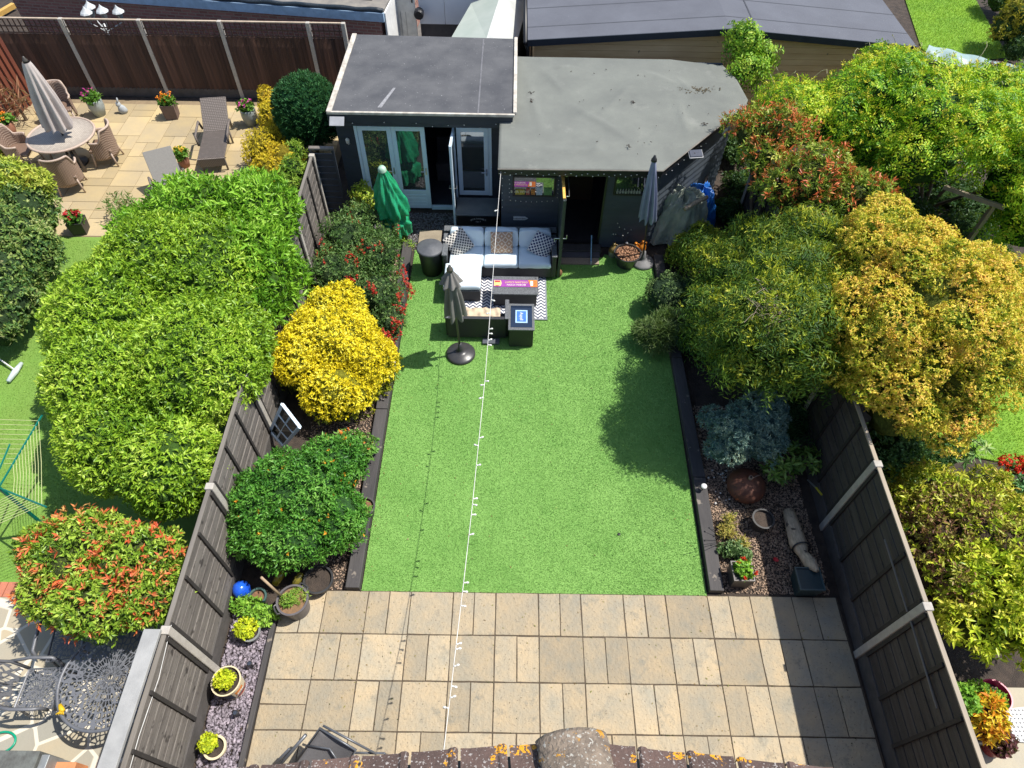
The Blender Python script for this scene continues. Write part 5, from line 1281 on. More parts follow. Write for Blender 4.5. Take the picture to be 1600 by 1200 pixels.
for (px, py, lb) in ((1577/4, 900+565/4, 'small black solar spike light in the slate nearest the printed bucket'), (1490/4, 900+870/4, 'small black solar spike light in the slate below the printed bucket')):
    q = W(px, py, 0); o = T('spike_light', lb, 'solar light', q, 'spike lights in the slate strip')
    MB().lathe([(0, 0), (.02, 0), (.02, .10), (.035, .11), (.035, .14), (.028, .145), (0, .145)], q, 14).build('body', black, o, smooth=False)
    MB().disc((q[0], q[1], .1465), .024, 12).build('lens', MATS['solar_cell'], o)
x, y, _ = W(330, 1165, .17); x5, y5 = x, y
p5 = pot('cream_pot', 'small cream pot with yellow green plant at the near end of the slate strip', x+.05, y-.02, .09, .125, .18, cream)
x, y, _ = W(385, 985, .15); x6, y6 = x, y
p6 = pot('grey_pot', 'small grey pot with bright yellow plant above the slate strip', x+.06, y-.02, .09, .12, .16, zinc)
# folded recliner at the bottom of the patio
rc = T('folding_recliner', 'folded dark grey garden recliner chair at the bottom edge of the patio', 'recliner', W(510, 1180, 0))
gfr = mat('grey_frame', (.14, .15, .17), None, .35, bmp=0, metal=.3); sling = mat('grey_sling', (.17, .165, .17), (.14, .135, .14), .7, 60, bmp=.3)
B = lambda px, py, z: Vector(W(px, py, z))
q1, q2, q3, q4 = B(452, 1205, .35), B(500, 1138, .75), B(556, 1172, .78), B(530, 1215, .35)
MB().grid(lambda u, v: (q1.lerp(q2, v)).lerp(q4.lerp(q3, v), u)-Vector((0, 0, .04*math.sin(u*PI))), 8, 10).build('sling', sling, rc, smooth=True, sol=.006)
mb = MB().tube([q1, q2, q3, q4], .016, 8); mb.tube([B(433, 1200, .3), B(478, 1148, .55)], .022, 8); mb.tube([B(420, 1203, .1), B(452, 1170, .45)], .016, 8)
mb.tube([q2+Vector((.03, .03, .0)), B(588, 1178, .5)], .014, 8); mb.tube([B(480, 1165, .60), B(515, 1170, .64), B(535, 1200, .55)], .012, 8); mb.tube([B(540, 1176, .5), B(600, 1177, .45)], .014, 8)
mb.tube([B(600, 1177, .45), B(605, 1180, 0)], .014, 8); mb.tube([B(433, 1200, .3), B(430, 1205, 0)], .014, 8)
mb.build('frame', gfr, rc, smooth=True)

# ================================================================== LEFT NEIGHBOUR'S TERRACE
wick = weave('brown_wicker', (0.52, 0.40, 0.32), (0.16, 0.10, 0.07), 13, .6, .8)
wick_d = weave('dark_wicker', (0.30, 0.25, 0.22), (0.085, 0.07, 0.06), 13, .6, .8)
rim_w = mat('wicker_rim', (.50, .39, .31), (.40, .30, .24), .6, 30, bmp=.5)
tx, ty, _ = W(95, 210, .74)
tb = T('wicker_table', 'round wicker table on the left neighbour terrace with a parasol through it', 'table', (tx, ty, 0))
MB().lathe([(0, .72), (.70, .72), (.70, .735), (0, .745)], (tx, ty, 0), 48).build('table_top', weave('pale_wicker', (.58, .52, .44), (.28, .24, .20), 15, .6, .6), tb)
MB().tube([(tx+.71*math.cos(a), ty+.71*math.sin(a), .73) for a in np.linspace(0, 2*PI, 50)], .028, 8, False).build('table_rim', rim_w, tb, smooth=True)
for a in (.8, 2.4, 3.9, 5.5): MB().tube([(tx+.35*math.cos(a), ty+.35*math.sin(a), .72), (tx+.5*math.cos(a), ty+.5*math.sin(a), 0)], .03, 8).build('leg', wick_d, tb, smooth=True)
bs_ = parasol('parasol', 'closed cream parasol standing through the round wicker table', (tx, ty), (W(15, 95, 2.55)[0]+.25, W(15, 95, 2.55)[1]+.1, 2.5), 1.05, .08, .27, mat('cream_cloth', (.55, .49, .46), (.46, .41, .39), .85, 4, bmp=.3, bscale=60), mat('pole_dark', (.07, .06, .05), None, .4, bmp=0), blackp, 9, 7, .26)
def wicker_chair():
    r = T('wicker_chair', 'x', 'chair', (0, 0, 0), 'wicker chairs round the terrace table')
    MB().box((0, .02, .40), (.50, .50, .07)).build('seat', wick, r, bevel=.02)
    def prof(a):   # a from -1..1 around the back
        t = abs(a); return .92 if t < .42 else (.92-.27*(1-math.cos(min((t-.42)/.22, 1)*PI))/2)
    def sh(u, v):
        a = u*2-1; ang = -PI/2+a*R(112); ex = .31; hh = prof(a); z = .22+(hh-.22)*v; f = 1+.13*(v-.3)*(abs(a) < .6)
        return (ex*1.02*math.cos(ang)*f, .03+ex*math.sin(ang)*f*1.05, z)
    MB().grid(sh, 36, 10).build('back_shell', wick, r, smooth=True, sol=.03)
    MB().tube([sh(i/40, 1.0) for i in range(41)], .024, 8).build('top_rail', rim_w, r, smooth=True)
    for sx in (1, -1):
        for sy in (1, -1): MB().tube([(sx*.21, .02+sy*.2, .38), (sx*.25, .02+sy*.25, 0)], .02, 8).build('leg', rim_w, r, smooth=True)
    return r
wc = wicker_chair()
spots = [((28, 232), .95, 'wicker chair left of the round table half in parasol shade'), ((100, 268), .95, 'wicker chair nearest the hedge with its back to the camera'),
         ((160, 225), .95, 'wicker chair right of the round table facing left'), ((92, 165), .95, 'wicker chair behind the round table against the brown fence')]
for i, ((px, py), z, lb) in enumerate(spots):
    o = wc if i == 0 else copy_tree(wc); q = W(px, py, .45); dx, dy = q[0]-tx, q[1]-ty; d = math.hypot(dx, dy)
    o.location = (q[0], q[1], 0); o.rotation_euler = (0, 0, math.atan2(dx, -dy)*1.0); o['label'] = lb
def lounger(c, rz, bm_, label, raised=True, sc=1.0):
    r = T('sun_lounger', label, 'sun lounger', (0, 0, 0), 'sun loungers on the left neighbour terrace')
    MB().box((0, -.45, .36), (.60, 1.1, .05)).build('seat', bm_, r, bevel=.01)
    a = R(38 if raised else 12); L = .82
    MB().box((0, .10+L/2*math.cos(a), .36+L/2*math.sin(a)), (.60, L, .05), 0, a).build('backrest', bm_, r, bevel=.01)
    MB().box((0, -1.02, .27), (.60, .04, .2)).build('foot_panel', wick_d, r)
    for s in (1, -1):
        MB().tube([(s*.34, -.45, .36), (s*.36, -.40, .58), (s*.36, .18, .60), (s*.34, .25, .38)], .028, 8).build('arm_rest', wick_d, r, smooth=True)
        for y in (-.95, .15): MB().tube([(s*.27, y, .34), (s*.27, y, 0)], .022, 8).build('leg', wick_d, r, smooth=True)
    r.location = c; r.rotation_euler = (0, 0, rz); return r
q = W(335, 215, .36); lounger((q[0], q[1]+.15, 0), R(9), wick_d, 'brown wicker sun lounger with raised back near the flower pots')
q = W(275, 275, .4); lounger((q[0], q[1]-.35, 0), R(28), mat('slate_sling', (.20, .19, .17), (.17, .16, .145), .75, 30, bmp=.3), 'grey sling sun lounger half hidden behind the laurel hedge')
# flower pots
def flower_pot(px, py, label, kind, fcol, seed, h=.42, r0=.13, r1=.19, potm=None, leafc=None, n=26):
    x, y, _ = W(px, py, h)
    if kind == 'round':
        p = T('flower_pot', label, 'flower pot', (x, y, 0), 'flower pots in the left garden')
        MB().lathe([(0, 0), (r0, 0), (r1, h*.55), (r1*.98, h*.9), (r1*.93, h), (r1*.86, h), (r1*.84, h-.04)], (x, y, 0), 26).build('pot_wall', potm, p, smooth=True)
        MB().disc((x, y, h-.04), r1*.85, 20).build('compost', soil, p)
    else:
        p = box_planter(label, x, y, r1*2, h, potm, potm, cat='flower pot', group='flower pots in the left garden', rz=.15)
    bush(p.name, '', '', [(x, y, h+.05, r1*.95, r1*.95, .13)], leafmat('geranium_leaf', [(.05, .14, .02), (.10, .24, .03), (.2, .36, .06)]), 60, 5, .075, .05, seed, parent=p, trunk=False, corescale=.75, minz=h-.02)
    rs = np.random.RandomState(seed); P = np.column_stack([x+rs.uniform(-1, 1, n)*r1*.85, y+rs.uniform(-1, 1, n)*r1*.85, h+.12+rs.uniform(0, .12, n)]); N = np.tile([0, 0, 1.], (n, 1))+rs.normal(size=(n, 3))*.3
    leaf_mesh('flowers', *expand(P, N, 7, .045, .035, rs, .4, .3, (30, 100)), leafmat('petal_'+fcol[0], fcol[1], rough=.6, trans=.15), p)
PINK = ('pink', [(.45, .03, .22), (.72, .10, .42)]); ORG = ('orange', [(.75, .10, .02), (.85, .33, .02), (.8, .15, .05)]); RED = ('red', [(.6, .03, .02), (.75, .12, .05)]); YEL = ('yellow', [(.8, .5, .03), (.8, .6, .1)])
flower_pot(145, 155, 'grey ribbed pot of pink flowers behind the wicker table', 'round', PINK, 1, potm=mat('grey_glaze', (.32, .36, .35), (.24, .27, .265), .4, 9, bmp=.3), n=10)
flower_pot(262, 162, 'square brown planter of orange flowers by the second fence post', 'square', ORG, 2, r1=.17, h=.36, potm=mat('brown_planter', (.15, .10, .085), None, .7))
flower_pot(386, 170, 'grey ribbed pot of pink flowers right of the sun lounger', 'round', PINK, 3, potm=MATS['grey_glaze'], n=10)
flower_pot(118, 345, 'black square planter of red flowers at the terrace edge', 'square', RED, 4, r1=.16, h=.28, potm=mat('blk_planter', (.03, .03, .03), None, .5))
flower_pot(5, 192, 'pot of orange marigolds at the left edge of the terrace', 'round', ORG, 5, h=.35, potm=mat('terracotta', (.3, .13, .08), None, .8))
flower_pot(8, 245, 'low pot of yellow flowers in front of the left wicker chair', 'round', YEL, 6, h=.22, potm=mat('terracotta', (.3, .13, .08), None, .8))
flower_pot(284, 245, 'small pot of yellow flowers between the two sun loungers', 'round', YEL, 7, h=.25, r1=.13, r0=.1, potm=mat('terracotta', (.3, .13, .08), None, .8))
rb = T('rabbit_ornament', 'small grey stone rabbit at the foot of the brown fence', 'ornament', W(194, 176, 0))
q = Vector(W(194, 176, 0)); mb = MB()
mb.lathe([(0, 0), (.09, .0), (.12, .07), (.09, .16), (.05, .2), (0, .21)], q, 14, sy=.75); mb.lathe([(0, .15), (.05, .17), (.065, .22), (.045, .28), (0, .29)], (q.x-.05, q.y, 0), 12)
mb.tube([(q.x-.04, q.y-.02, .26), (q.x-.02, q.y-.02, .33), (q.x+.0, q.y-.02, .38)], [.018, .025, .008], 7); mb.tube([(q.x-.05, q.y+.03, .26), (q.x-.04, q.y+.03, .34), (q.x-.03, q.y+.03, .39)], [.018, .025, .008], 7)
mb.build('body', mat('stone_grey', (.42, .45, .46), (.33, .35, .36), .8, 14, bmp=.4), rb, smooth=True)
# cast lamp cluster behind the trellis
lp = T('lamp_cluster', 'white four lantern garden lamp post behind the trellis fence', 'lamp post', (-10.9, 13.9, 0))
wl_ = mat('lamp_white', (.62, .64, .64), (.4, .42, .42), .4, 9, bmp=.1); hub = Vector(WY(160, 34, 13.9)); hub.z -= .25
MB().tube([(hub.x, hub.y, 0), (hub.x, hub.y, hub.z+.2)], .035, 8).build('pole', wl_, lp, smooth=True)
for i, (px, py) in enumerate(((133, 17), (138, 8), (158, 14), (183, 15))):
    q = Vector(WY(px, py, 13.9-.25*(i in (0, 2))+.2*(i == 1)))
    MB().tube([hub, (hub+q)/2+Vector((0, 0, -.15)), q+Vector((0, 0, -.3))], .015, 6).build('arm', wl_, lp)
    k = MB().lathe([(0, .12), (.02, .08), (.05, .04), (.13, -.03), (.15, -.06), (.0, -.06)], q, 8); o = k.build('lantern_cap', wl_, lp)
    MB().lathe([(.10, -.06), (.055, -.26), (0, -.27)], q, 6).build('lantern_glass', glassmat('lamp_glass', (.3, .33, .33), .3), o)
# lawn items of the left neighbour
bm2 = T('white_broom', 'white headed broom lying on the left neighbour lawn', 'broom', W(25, 580, .04))
a, b_ = Vector(W(13, 596, .05)), Vector(W(34, 567, .05)); MB().tube([a, a.lerp(b_, .5), b_], [.035, .055, .03], 8).build('head', mat('pale_head', (.58, .66, .66), None, .5), bm2, smooth=True)
MB().tube([W(22, 577, .06), W(-8, 556, .10)], .014, 6).build('handle', MATS['white_plastic'], bm2)
ra = T('rotary_airer', 'green armed rotary washing line on the left neighbour lawn', 'washing line', W(2, 775, 0))
gp = mat('green_pole', (.0, .16, .12), None, .35, bmp=0); ln = mat('line_yellow', (.60, .62, .30), None, .6, bmp=0)
Hc = Vector(W(-2, 762, 1.35)); tips = [Vector(W(66, 648, 1.62)), Vector(W(72, 792, 1.62)), Vector(W(-75, 850, 1.62)), Vector(W(-70, 640, 1.62))]
MB().tube([(Hc.x, Hc.y, 0), Hc+Vector((0, 0, .15))], .025, 8).build('pole', gp, ra)
for i, t in enumerate(tips):
    MB().tube([Hc, t], .014, 6).build('arm', gp, ra); 
MB().tube([Hc+Vector((.0, 0, .12)), Hc.lerp(tips[0], .5)+Vector((-.2, .1, .0))], .012, 6).build('strut', gp, ra)
lm = MB()
for k in range(10):
    t = .32+.066*k; q = [Hc.lerp(x_, t)+Vector((0, 0, .0)) for x_ in tips]
    for i in range(4): 
        a, b_ = q[i], q[(i+1) % 4]; lm.tube([a, (a+b_)/2+Vector((0, 0, -.03)), b_], .0035, 4)
lm.build('washing_line', ln, ra)
# cast table set
x, y, _ = W(172, 1058, .68)
ctb = T('cast_metal_table', 'round grey cast metal table with pierced leaf pattern beyond the left fence', 'table', (x, y, 0))
lace = lacemat('cast_lace', (.16, .165, .18), 14.0, .11)
def lace_disc(nm, c, r_, parent, h=.008):
    mb = MB().lathe([(.03, 0), (r_, 0), (r_, h), (.03, h)], (0, 0, 0), 64); o = mb.build(nm, lace, None); o.parent = parent; o.location = Vector(c)-origin(parent); return o
lace_disc('table_top', (x, y, .67), .60, ctb)
castm = mat('cast_grey', (.16, .165, .18), (.12, .125, .14), .45, 8, bmp=.3, metal=.2)
MB().tube([(x+.605*math.cos(a), y+.605*math.sin(a), .67) for a in np.linspace(0, 2*PI, 60)], .022, 8, False).build('table_rim', castm, ctb, smooth=True)
MB().tube([(x+.05*math.cos(a), y+.05*math.sin(a), .682) for a in np.linspace(0, 2*PI, 16)], .008, 6, False).build('parasol_hole', castm, ctb)
for k in range(4):
    a = .6+k*PI/2; MB().tube([(x+.1*math.cos(a), y+.1*math.sin(a), .65), (x+.15*math.cos(a), y+.15*math.sin(a), .3), (x+.42*math.cos(a), y+.42*math.sin(a), .0)], .022, 8).build('leg', castm, ctb, smooth=True)
yc = T('yellow_glove', 'crumpled yellow glove lying on the cast metal table', 'glove', W(96, 1108, .7))
q = Vector(W(96, 1108, .70)); mb = MB(); mb.tube([q+Vector((-.04, .05, 0)), q, q+Vector((.04, -.02, .01))], [.02, .032, .02], 8)
for i in range(4): mb.tube([q+Vector((.02, -.01, 0)), q+Vector((.05-.03*i, -.06, .005))], .009, 6)
mb.build('glove', mat('glove_yellow', (.72, .45, .01), None, .6), yc, smooth=True)
def cast_chair(px, py, rz, label):
    x, y, _ = W(px, py, .42); r = T('cast_metal_chair', label, 'chair', (x, y, 0), 'cast metal chairs by the left table')
    # local frame: facing +x
    c_, s_ = math.cos(rz), math.sin(rz)
    L = lambda a, b_, z: (x+a*c_-b_*s_, y+a*s_+b_*c_, z)
    sq = MB().grid(lambda u, v: L(-.22+.44*u, -.23+.46*v, .42), 4, 4); o = sq.build('seat', lace, r, sol=.008)
    MB().tube([L(-.22, -.23, .42), L(.24, -.24, .42), L(.24, .24, .42), L(-.22, .23, .42), L(-.22, -.23, .42)], .015, 6).build('seat_frame', castm, r)
    MB().grid(lambda u, v: L(-.24-.16*v, -.22+.44*u, .50+.42*v), 4, 4).build('back_panel', lace, r, sol=.008)
    MB().tube([L(-.22, -.24, .42), L(-.30, -.25, .7), L(-.41, -.20, .93), L(-.44, 0, 1.0), L(-.41, .20, .93), L(-.30, .25, .7), L(-.22, .24, .42)], .02, 8).build('back_frame', castm, r, smooth=True)
    for s in (1, -1):
        MB().tube([L(-.32, s*.26, .68), L(-.1, s*.30, .67), L(.16, s*.30, .66), L(.22, s*.28, .60), L(.2, s*.26, .42)], .022, 8).build('arm_rest', castm, r, smooth=True)
        for a in (-.2, .2): MB().tube([L(a, s*.22, .42), L(a*1.25, s*.24, 0)], .016, 6).build('leg', castm, r)
        MB().tube([L(-.3, s*.13, .6), L(-.34, s*.04, .7), L(-.37, s*.1, .82), L(-.35, s*.17, .76), L(-.33, s*.13, .7)], .011, 6).tube([L(-.38, 0, .9), L(-.33, 0, .7), L(-.27, 0, .5)], .010, 6).build('scroll', castm, r)
cast_chair(62, 1075, R(2), 'grey scrolled metal chair drawn up left of the cast table')
cast_chair(110, 1000, R(-80), 'grey metal chair in the shade behind the cast table')
dkb = T('stone_trough', 'mossy dark stone lid at the bottom left corner', 'trough', W(30, 1190, .5))
a, b_ = W(-20, 1172, .55), W(62, 1176, .55)
MB().b2(a[0], b_[0], a[1]-.9, a[1], 0, .55).build('body', mat('mossy_stone', (.075, .075, .07), (.14, .15, .14), .9, 9, bmp=.8), dkb, bevel=.01)
MB().b2(b_[0]+.005, b_[0]+.10, a[1]-.9, a[1]-.03, 0, .50).build('side_rail', zinc, dkb, bevel=.006)
op = T('terracotta_tile', 'orange terracotta block beside the stone trough', 'block', W(92, 1195, .3))
a = W(78, 1190, .3); MB().b2(a[0], a[0]+.32, a[1]-.5, a[1], 0, .3).build('block', mat('terra_orange', (.58, .24, .10), (.5, .2, .09), .8, 6), op, bevel=.008)
hs = T('green_hose', 'loop of green garden hose on the crazy paving', 'hose', W(8, 1162, .02))
q = Vector(W(2, 1160, .03)); MB().tube([q+Vector((.17*math.cos(a), .12*math.sin(a), 0)) for a in np.linspace(-2.0, 2.6, 24)], .014, 8).build('hose', mat('hose_green', (.0, .32, .18), None, .35, bmp=0), hs, smooth=True)

# ================================================================== RIGHT NEIGHBOUR'S PATIO
x, y, _ = W(1555, 1087, .25)
pt = T('pink_tub', 'round magenta pink tub with pale dying plants at the right edge', 'tub', (x, y, 0))
MB().lathe([(0, 0), (.14, 0), (.19, .24), (.205, .25), (.205, .27), (.185, .27), (.17, .18)], (x, y, 0), 32).build('tub_wall', mat('magenta', (.50, .01, .08), None, .35, bmp=0), pt)
MB().disc((x, y, .17), .17, 20).build('compost', soil, pt)
bush('', '', '', [(x-.05, y, .2, .13, .13, .05)], leafmat('pale_dry', [(.5, .45, .35), (.28, .16, .16), (.5, .5, .3)]), 40, 4, .07, .03, 31, parent=pt, trunk=False, corescale=0)
x, y, _ = W(1445+52, 1165-10, .2)
rp = T('red_pot', 'small dark red pot with dark purple leaved plant on the right patio', 'pot', W(1562, 1160, 0))
x, y, _ = W(1560, 1165, .2); MB().lathe([(0, 0), (.10, 0), (.14, .2), (.15, .2), (.15, .22), (.13, .22), (.12, .18)], (x, y, 0), 24).build('pot_wall', mat('dark_red', (.22, .02, .02), None, .4, bmp=0), rp)
bush('', '', '', [(x, y+.04, .27, .14, .14, .11)], leafmat('heuchera', [(.05, .015, .02), (.12, .04, .045), (.22, .10, .10)], rough=.35), 110, 4, .06, .05, 32, parent=rp, trunk=False, corecol=(.02, .008, .01), minz=.2)
x, y, _ = W(1525, 1130, .25)
yp = box_planter('grey trough planter with yellow and red leaved shrub against the right fence', x, y-.02, .30, .25, zinc, zinc, sy=.42, rz=-.1)
bush('', '', '', [(x, y+.02, .42, .20, .26, .20)], leafmat('croton', [(.30, .02, .01), (.70, .22, .02), (.75, .50, .03), (.8, .62, .05), (.25, .38, .03)]), 150, 6, .10, .035, 33, parent=yp, trunk=False, corecol=(.12, .08, .01), minz=.24)
mt = T('white_grid_mat', 'white perforated plastic tile on the right patio', 'mat', W(1592, 1120, .02))
a, b_, c_, d_ = [Vector(W(px, py, .035)) for px, py in ((1568, 1108), (1640, 1100), (1650, 1165), (1586, 1158))]
MB().prism([a, d_, c_, b_], -.03, 0).build('tile', patternmat('white_tile', 'dots', (.60, .62, .62), (.16, .16, .16), 20), mt)
gh = T('cold_frame', 'long green tinted plastic cloche behind the wisteria', 'cloche', W(1520, 110, 0))
a, b_ = Vector(W(1448, 78, .35)), Vector(W(1612, 118, .35)); u = (b_-a).normalized(); n_ = Vector((-u.y, u.x, 0))
mb = MB().grid(lambda s, t: a.lerp(b_, s)+n_*(.38*(t-.5)*2)+Vector((0, 0, .22*math.cos((t-.5)*PI*.9)+.02*math.sin(s*23+t*5)-.1)), 40, 8); mb.build('cover', mat('cloche_green', (.34, .45, .43), (.25, .36, .35), .25, 3, bmp=.5), gh, smooth=True)
pg = T('pergola', 'weathered timber pergola posts under the wisteria', 'pergola', W(1530, 330, 0))
pw = mat('pergola_wood', (.33, .27, .19), (.24, .2, .14), .85, 5, (4, 1, 1), bmp=.5)
MB().tube([W(1475, 292, 2.0), W(1570, 325, 2.1)], .05, 4).build('beam', pw, pg); MB().tube([W(1555, 318, 2.05), W(1512, 375, .6)], .045, 4).build('brace', pw, pg); MB().tube([W(1555, 318, 2.0), W(1555, 318, 2.0)[:2]+(0,)], .05, 4).build('post', pw, pg)
# ================================================================== PLANTS
def bl(px, py, z, rx, ry=None, rz=None):
    x, y, z = W(px, py, z); ry = ry or rx; rz = rz or (rx+ry)/2*.85
    return (x, y, z, rx, ry, rz)
laurel = leafmat('laurel_leaf', [(.08, .18, .015), (.20, .37, .025), (.37, .56, .04), (.57, .71, .11)], .9, .36, .3, .5, .35)
laurel2 = leafmat('laurel_leaf_dark', [(.06, .17, .015), (.15, .35, .025), (.28, .53, .045), (.44, .66, .11)], .9, .32, .3)
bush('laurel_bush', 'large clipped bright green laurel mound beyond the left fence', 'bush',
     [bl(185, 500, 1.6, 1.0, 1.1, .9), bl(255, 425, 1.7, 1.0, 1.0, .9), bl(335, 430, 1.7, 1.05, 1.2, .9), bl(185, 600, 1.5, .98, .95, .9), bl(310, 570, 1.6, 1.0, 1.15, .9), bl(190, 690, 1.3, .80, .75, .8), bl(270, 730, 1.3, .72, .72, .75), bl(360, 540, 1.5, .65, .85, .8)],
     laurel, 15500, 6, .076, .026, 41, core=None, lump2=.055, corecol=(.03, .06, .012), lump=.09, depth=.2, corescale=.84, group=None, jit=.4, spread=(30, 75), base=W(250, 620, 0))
bush('laurel_bush', 'looser bright green laurel with long leaves behind the clipped mound', 'bush',
     [bl(330, 350, 1.7, .95, .8, .8), bl(400, 350, 1.8, .7, .9, .8), bl(290, 330, 1.6, .6, .5, .6), bl(425, 440, 1.5, .5, .9, .7), bl(400, 410, 1.7, .6, .8, .8), bl(230, 365, 1.4, .5, .4, .5)],
     laurel2, 3300, 6, .13, .036, 42, corecol=(.02, .05, .012), lump=.16, depth=.3, corescale=.78, jit=.5, spread=(25, 75))
pho = leafmat('photinia_leaf', [(.06, .14, .02), (.18, .31, .03), (.33, .48, .05), (.52, .62, .12)], 2.2, .3, .2)
phr = leafmat('photinia_young', [(.42, .05, .02), (.70, .13, .05), (.74, .28, .10), (.60, .36, .12)], 2.5, .3, .25)
bush('photinia_bush', 'photinia bush with orange red young leaves beyond the left fence', 'bush',
     [bl(130, 870, 1.3, .62, .55, .5), bl(215, 890, 1.3, .50, .55, .5), bl(165, 940, 1.2, .62, .45, .5), bl(95, 860, 1.1, .42, .4, .45), bl(90, 925, 1.05, .42, .4, .42), bl(232, 935, 1.2, .38, .38, .45)],
     pho, 3400, 6, .072, .028, 43, corecol=(.035, .045, .015), lump=.13, depth=.22, corescale=.84, extras=[('red_shoots', phr, 430, 5, .085, .026, .02)], jit=.5)
bush('photinia_bush', 'tall photinia with coppery red tips right of the garden bar', 'bush',
     [bl(1215, 215, 2.5, .50, .45, .5), bl(1265, 285, 2.4, .62, .50, .6), bl(1325, 318, 2.2, .42, .42, .5), bl(1172, 208, 2.5, .36, .34, .4), bl(1235, 300, 2.1, .42, .42, .5), bl(1190, 255, 2.3, .3, .3, .35)],
     leafmat('photinia_leaf2', [(.06, .14, .02), (.18, .28, .03), (.36, .44, .06), (.56, .52, .12)], 2.2, .3, .2), 2100, 6, .085, .028, 44, corecol=(.03, .04, .015), lump=.1, depth=.35, corescale=.68, sub=(.22, 1.0, .75), extras=[('red_shoots', leafmat('copper_young', [(.36, .06, .02), (.62, .15, .05), (.70, .32, .12)], 2.5, .3, .25), 620, 5, .09, .026, .03)], jit=.6)
# golden choisya
gold = leafmat('golden_leaf', [(.50, .40, .015), (.80, .65, .02), (.90, .77, .04), (.94, .88, .14)], 1.6, .35, .22)
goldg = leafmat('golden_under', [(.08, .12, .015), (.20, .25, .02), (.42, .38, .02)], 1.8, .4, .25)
gb = [bl(525, 535, .85, .78, .72, .62), bl(480, 560, .75, .55, .6, .6), bl(570, 565, .65, .55, .6, .55), bl(530, 610, .6, .62, .45, .5), bl(520, 490, .9, .6, .5, .5)]
bush('golden_shrub', 'rounded bright golden yellow shrub in the left flower bed', 'bush', gb, gold, 6000, 6, .050, .022, 45, corecol=(.10, .10, .012), lump=.08, lump2=.25, depth=.25, corescale=.80, jit=.5, below=-.25,
     extras=[])
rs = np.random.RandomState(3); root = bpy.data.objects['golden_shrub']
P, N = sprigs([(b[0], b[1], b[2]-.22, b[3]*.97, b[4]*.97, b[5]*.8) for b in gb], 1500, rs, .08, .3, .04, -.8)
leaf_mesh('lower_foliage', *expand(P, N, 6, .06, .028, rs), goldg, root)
# green climber shrub lower left
gs = leafmat('jasmine_leaf', [(.03, .12, .02), (.07, .23, .03), (.14, .36, .05), (.26, .50, .10)], 2.0, .35, .28)
bush('green_shrub', 'dense mid green shrub with small leaves below the golden shrub', 'bush',
     [bl(470, 770, .85, .72, .62, .55), bl(520, 730, .75, .50, .5, .5), bl(410, 790, .8, .50, .5, .5), bl(450, 850, .65, .62, .36, .45), bl(525, 810, .62, .45, .5, .45), bl(400, 840, .6, .42, .36, .4)],
     gs, 5000, 7, .058, .022, 46, corecol=(.02, .05, .015), lump=.13, depth=.25, corescale=.82, jit=.55, slen=1.0,
     extras=[('orange_flowers', leafmat('orange_flower', [(.65, .20, .02), (.75, .45, .04)], rough=.5), 45, 5, .045, .025, .02)])
bush('annual_flowers', 'loose clump of green leaves with red and orange flowers behind the small leaved shrub', 'flowers',
     [bl(545, 690, .35, .22, .18, .2), bl(570, 700, .3, .16, .2, .2), bl(525, 700, .35, .2, .16, .22)], leafmat('annual_leaf', [(.08, .22, .03), (.16, .36, .06), (.3, .5, .12)]), 380, 6, .06, .024, 47, corescale=.7, lump=.2, depth=.4,
     extras=[('flowers', leafmat('petal_mix', [(.6, .04, .02), (.8, .3, .05), (.8, .78, .6)], rough=.5), 28, 6, .04, .03, .02)])
# salvia with red flowers
red = leafmat('salvia_red', [(.40, .01, .015), (.60, .03, .03), (.55, .12, .06)], 3, .5, .2)
salv = leafmat('salvia_leaf', [(.03, .08, .02), (.07, .16, .04), (.15, .26, .07), (.28, .36, .14)], 2.6, .4, .25)
sb = [bl(540, 375, .55, .55, .5, .5), bl(590, 400, .5, .5, .5, .45), bl(525, 425, .5, .55, .5, .45), bl(590, 460, .4, .5, .55, .4), bl(610, 500, .3, .30, .45, .3), bl(560, 350, .5, .4, .4, .45), bl(600, 375, .4, .35, .35, .35)]
bush('salvia_bush', 'sprawling shrub with scattered red flower spikes along the left sleeper', 'bush', sb, salv, 2500, 7, .055, .022, 48, corecol=(.02, .035, .015), lump=.25, depth=.45, corescale=.7, jit=.7, slen=1.4)
root = bpy.data.objects['salvia_bush']; rs = np.random.RandomState(11)
fs = []
for px, py, n_, r_ in ((625, 470, 10, .12), (640, 447, 8, .15), (622, 505, 12, .12), (608, 525, 10, .1), (612, 545, 8, .1), (625, 430, 7, .12), (607, 405, 7, .1), (560, 398, 9, .10), (565, 388, 6, .1), (550, 410, 7, .08), (515, 412, 6, .08), (555, 437, 10, .10), (583, 455, 14, .12), (575, 390, 6, .08), (500, 390, 4, .06), (552, 345, 5, .08), (590, 385, 6, .08), (620, 360, 8, .08), (640, 460, 5, .1), (632, 490, 6, .1), (605, 560, 5, .08)):
    for _ in range(n_):
        z = .55+rs.uniform(-.15, .25) if px < 600 else .35+rs.uniform(-.1, .2); q = W(px+rs.normal()*6, py+rs.normal()*6, z)
        t = np.linspace(0, 1, 9); d = np.array([rs.normal()*.4, rs.normal()*.4, .8]); d /= np.linalg.norm(d); fs.append(np.array(q)+t[:, None]*d*.14)
P = np.concatenate(fs); leaf_mesh('flower_spikes', *expand(P, np.tile([0, 0, 1.], (len(P), 1)), 3, .030, .020, rs, .2, .6, (30, 110)), red, root)
bush('acer_seedling', 'small yellow green maple beside the green tarpaulin', 'bush', [bl(565, 300, .7, .26, .24, .2), bl(585, 315, .6, .2, .2, .2), bl(560, 325, .35, .2, .2, .2)],
     leafmat('maple_leaf', [(.20, .34, .03), (.40, .50, .05), (.62, .60, .10)]), 170, 6, .085, .03, 49, corescale=0, lump=.2, depth=.5, spread=(60, 95))
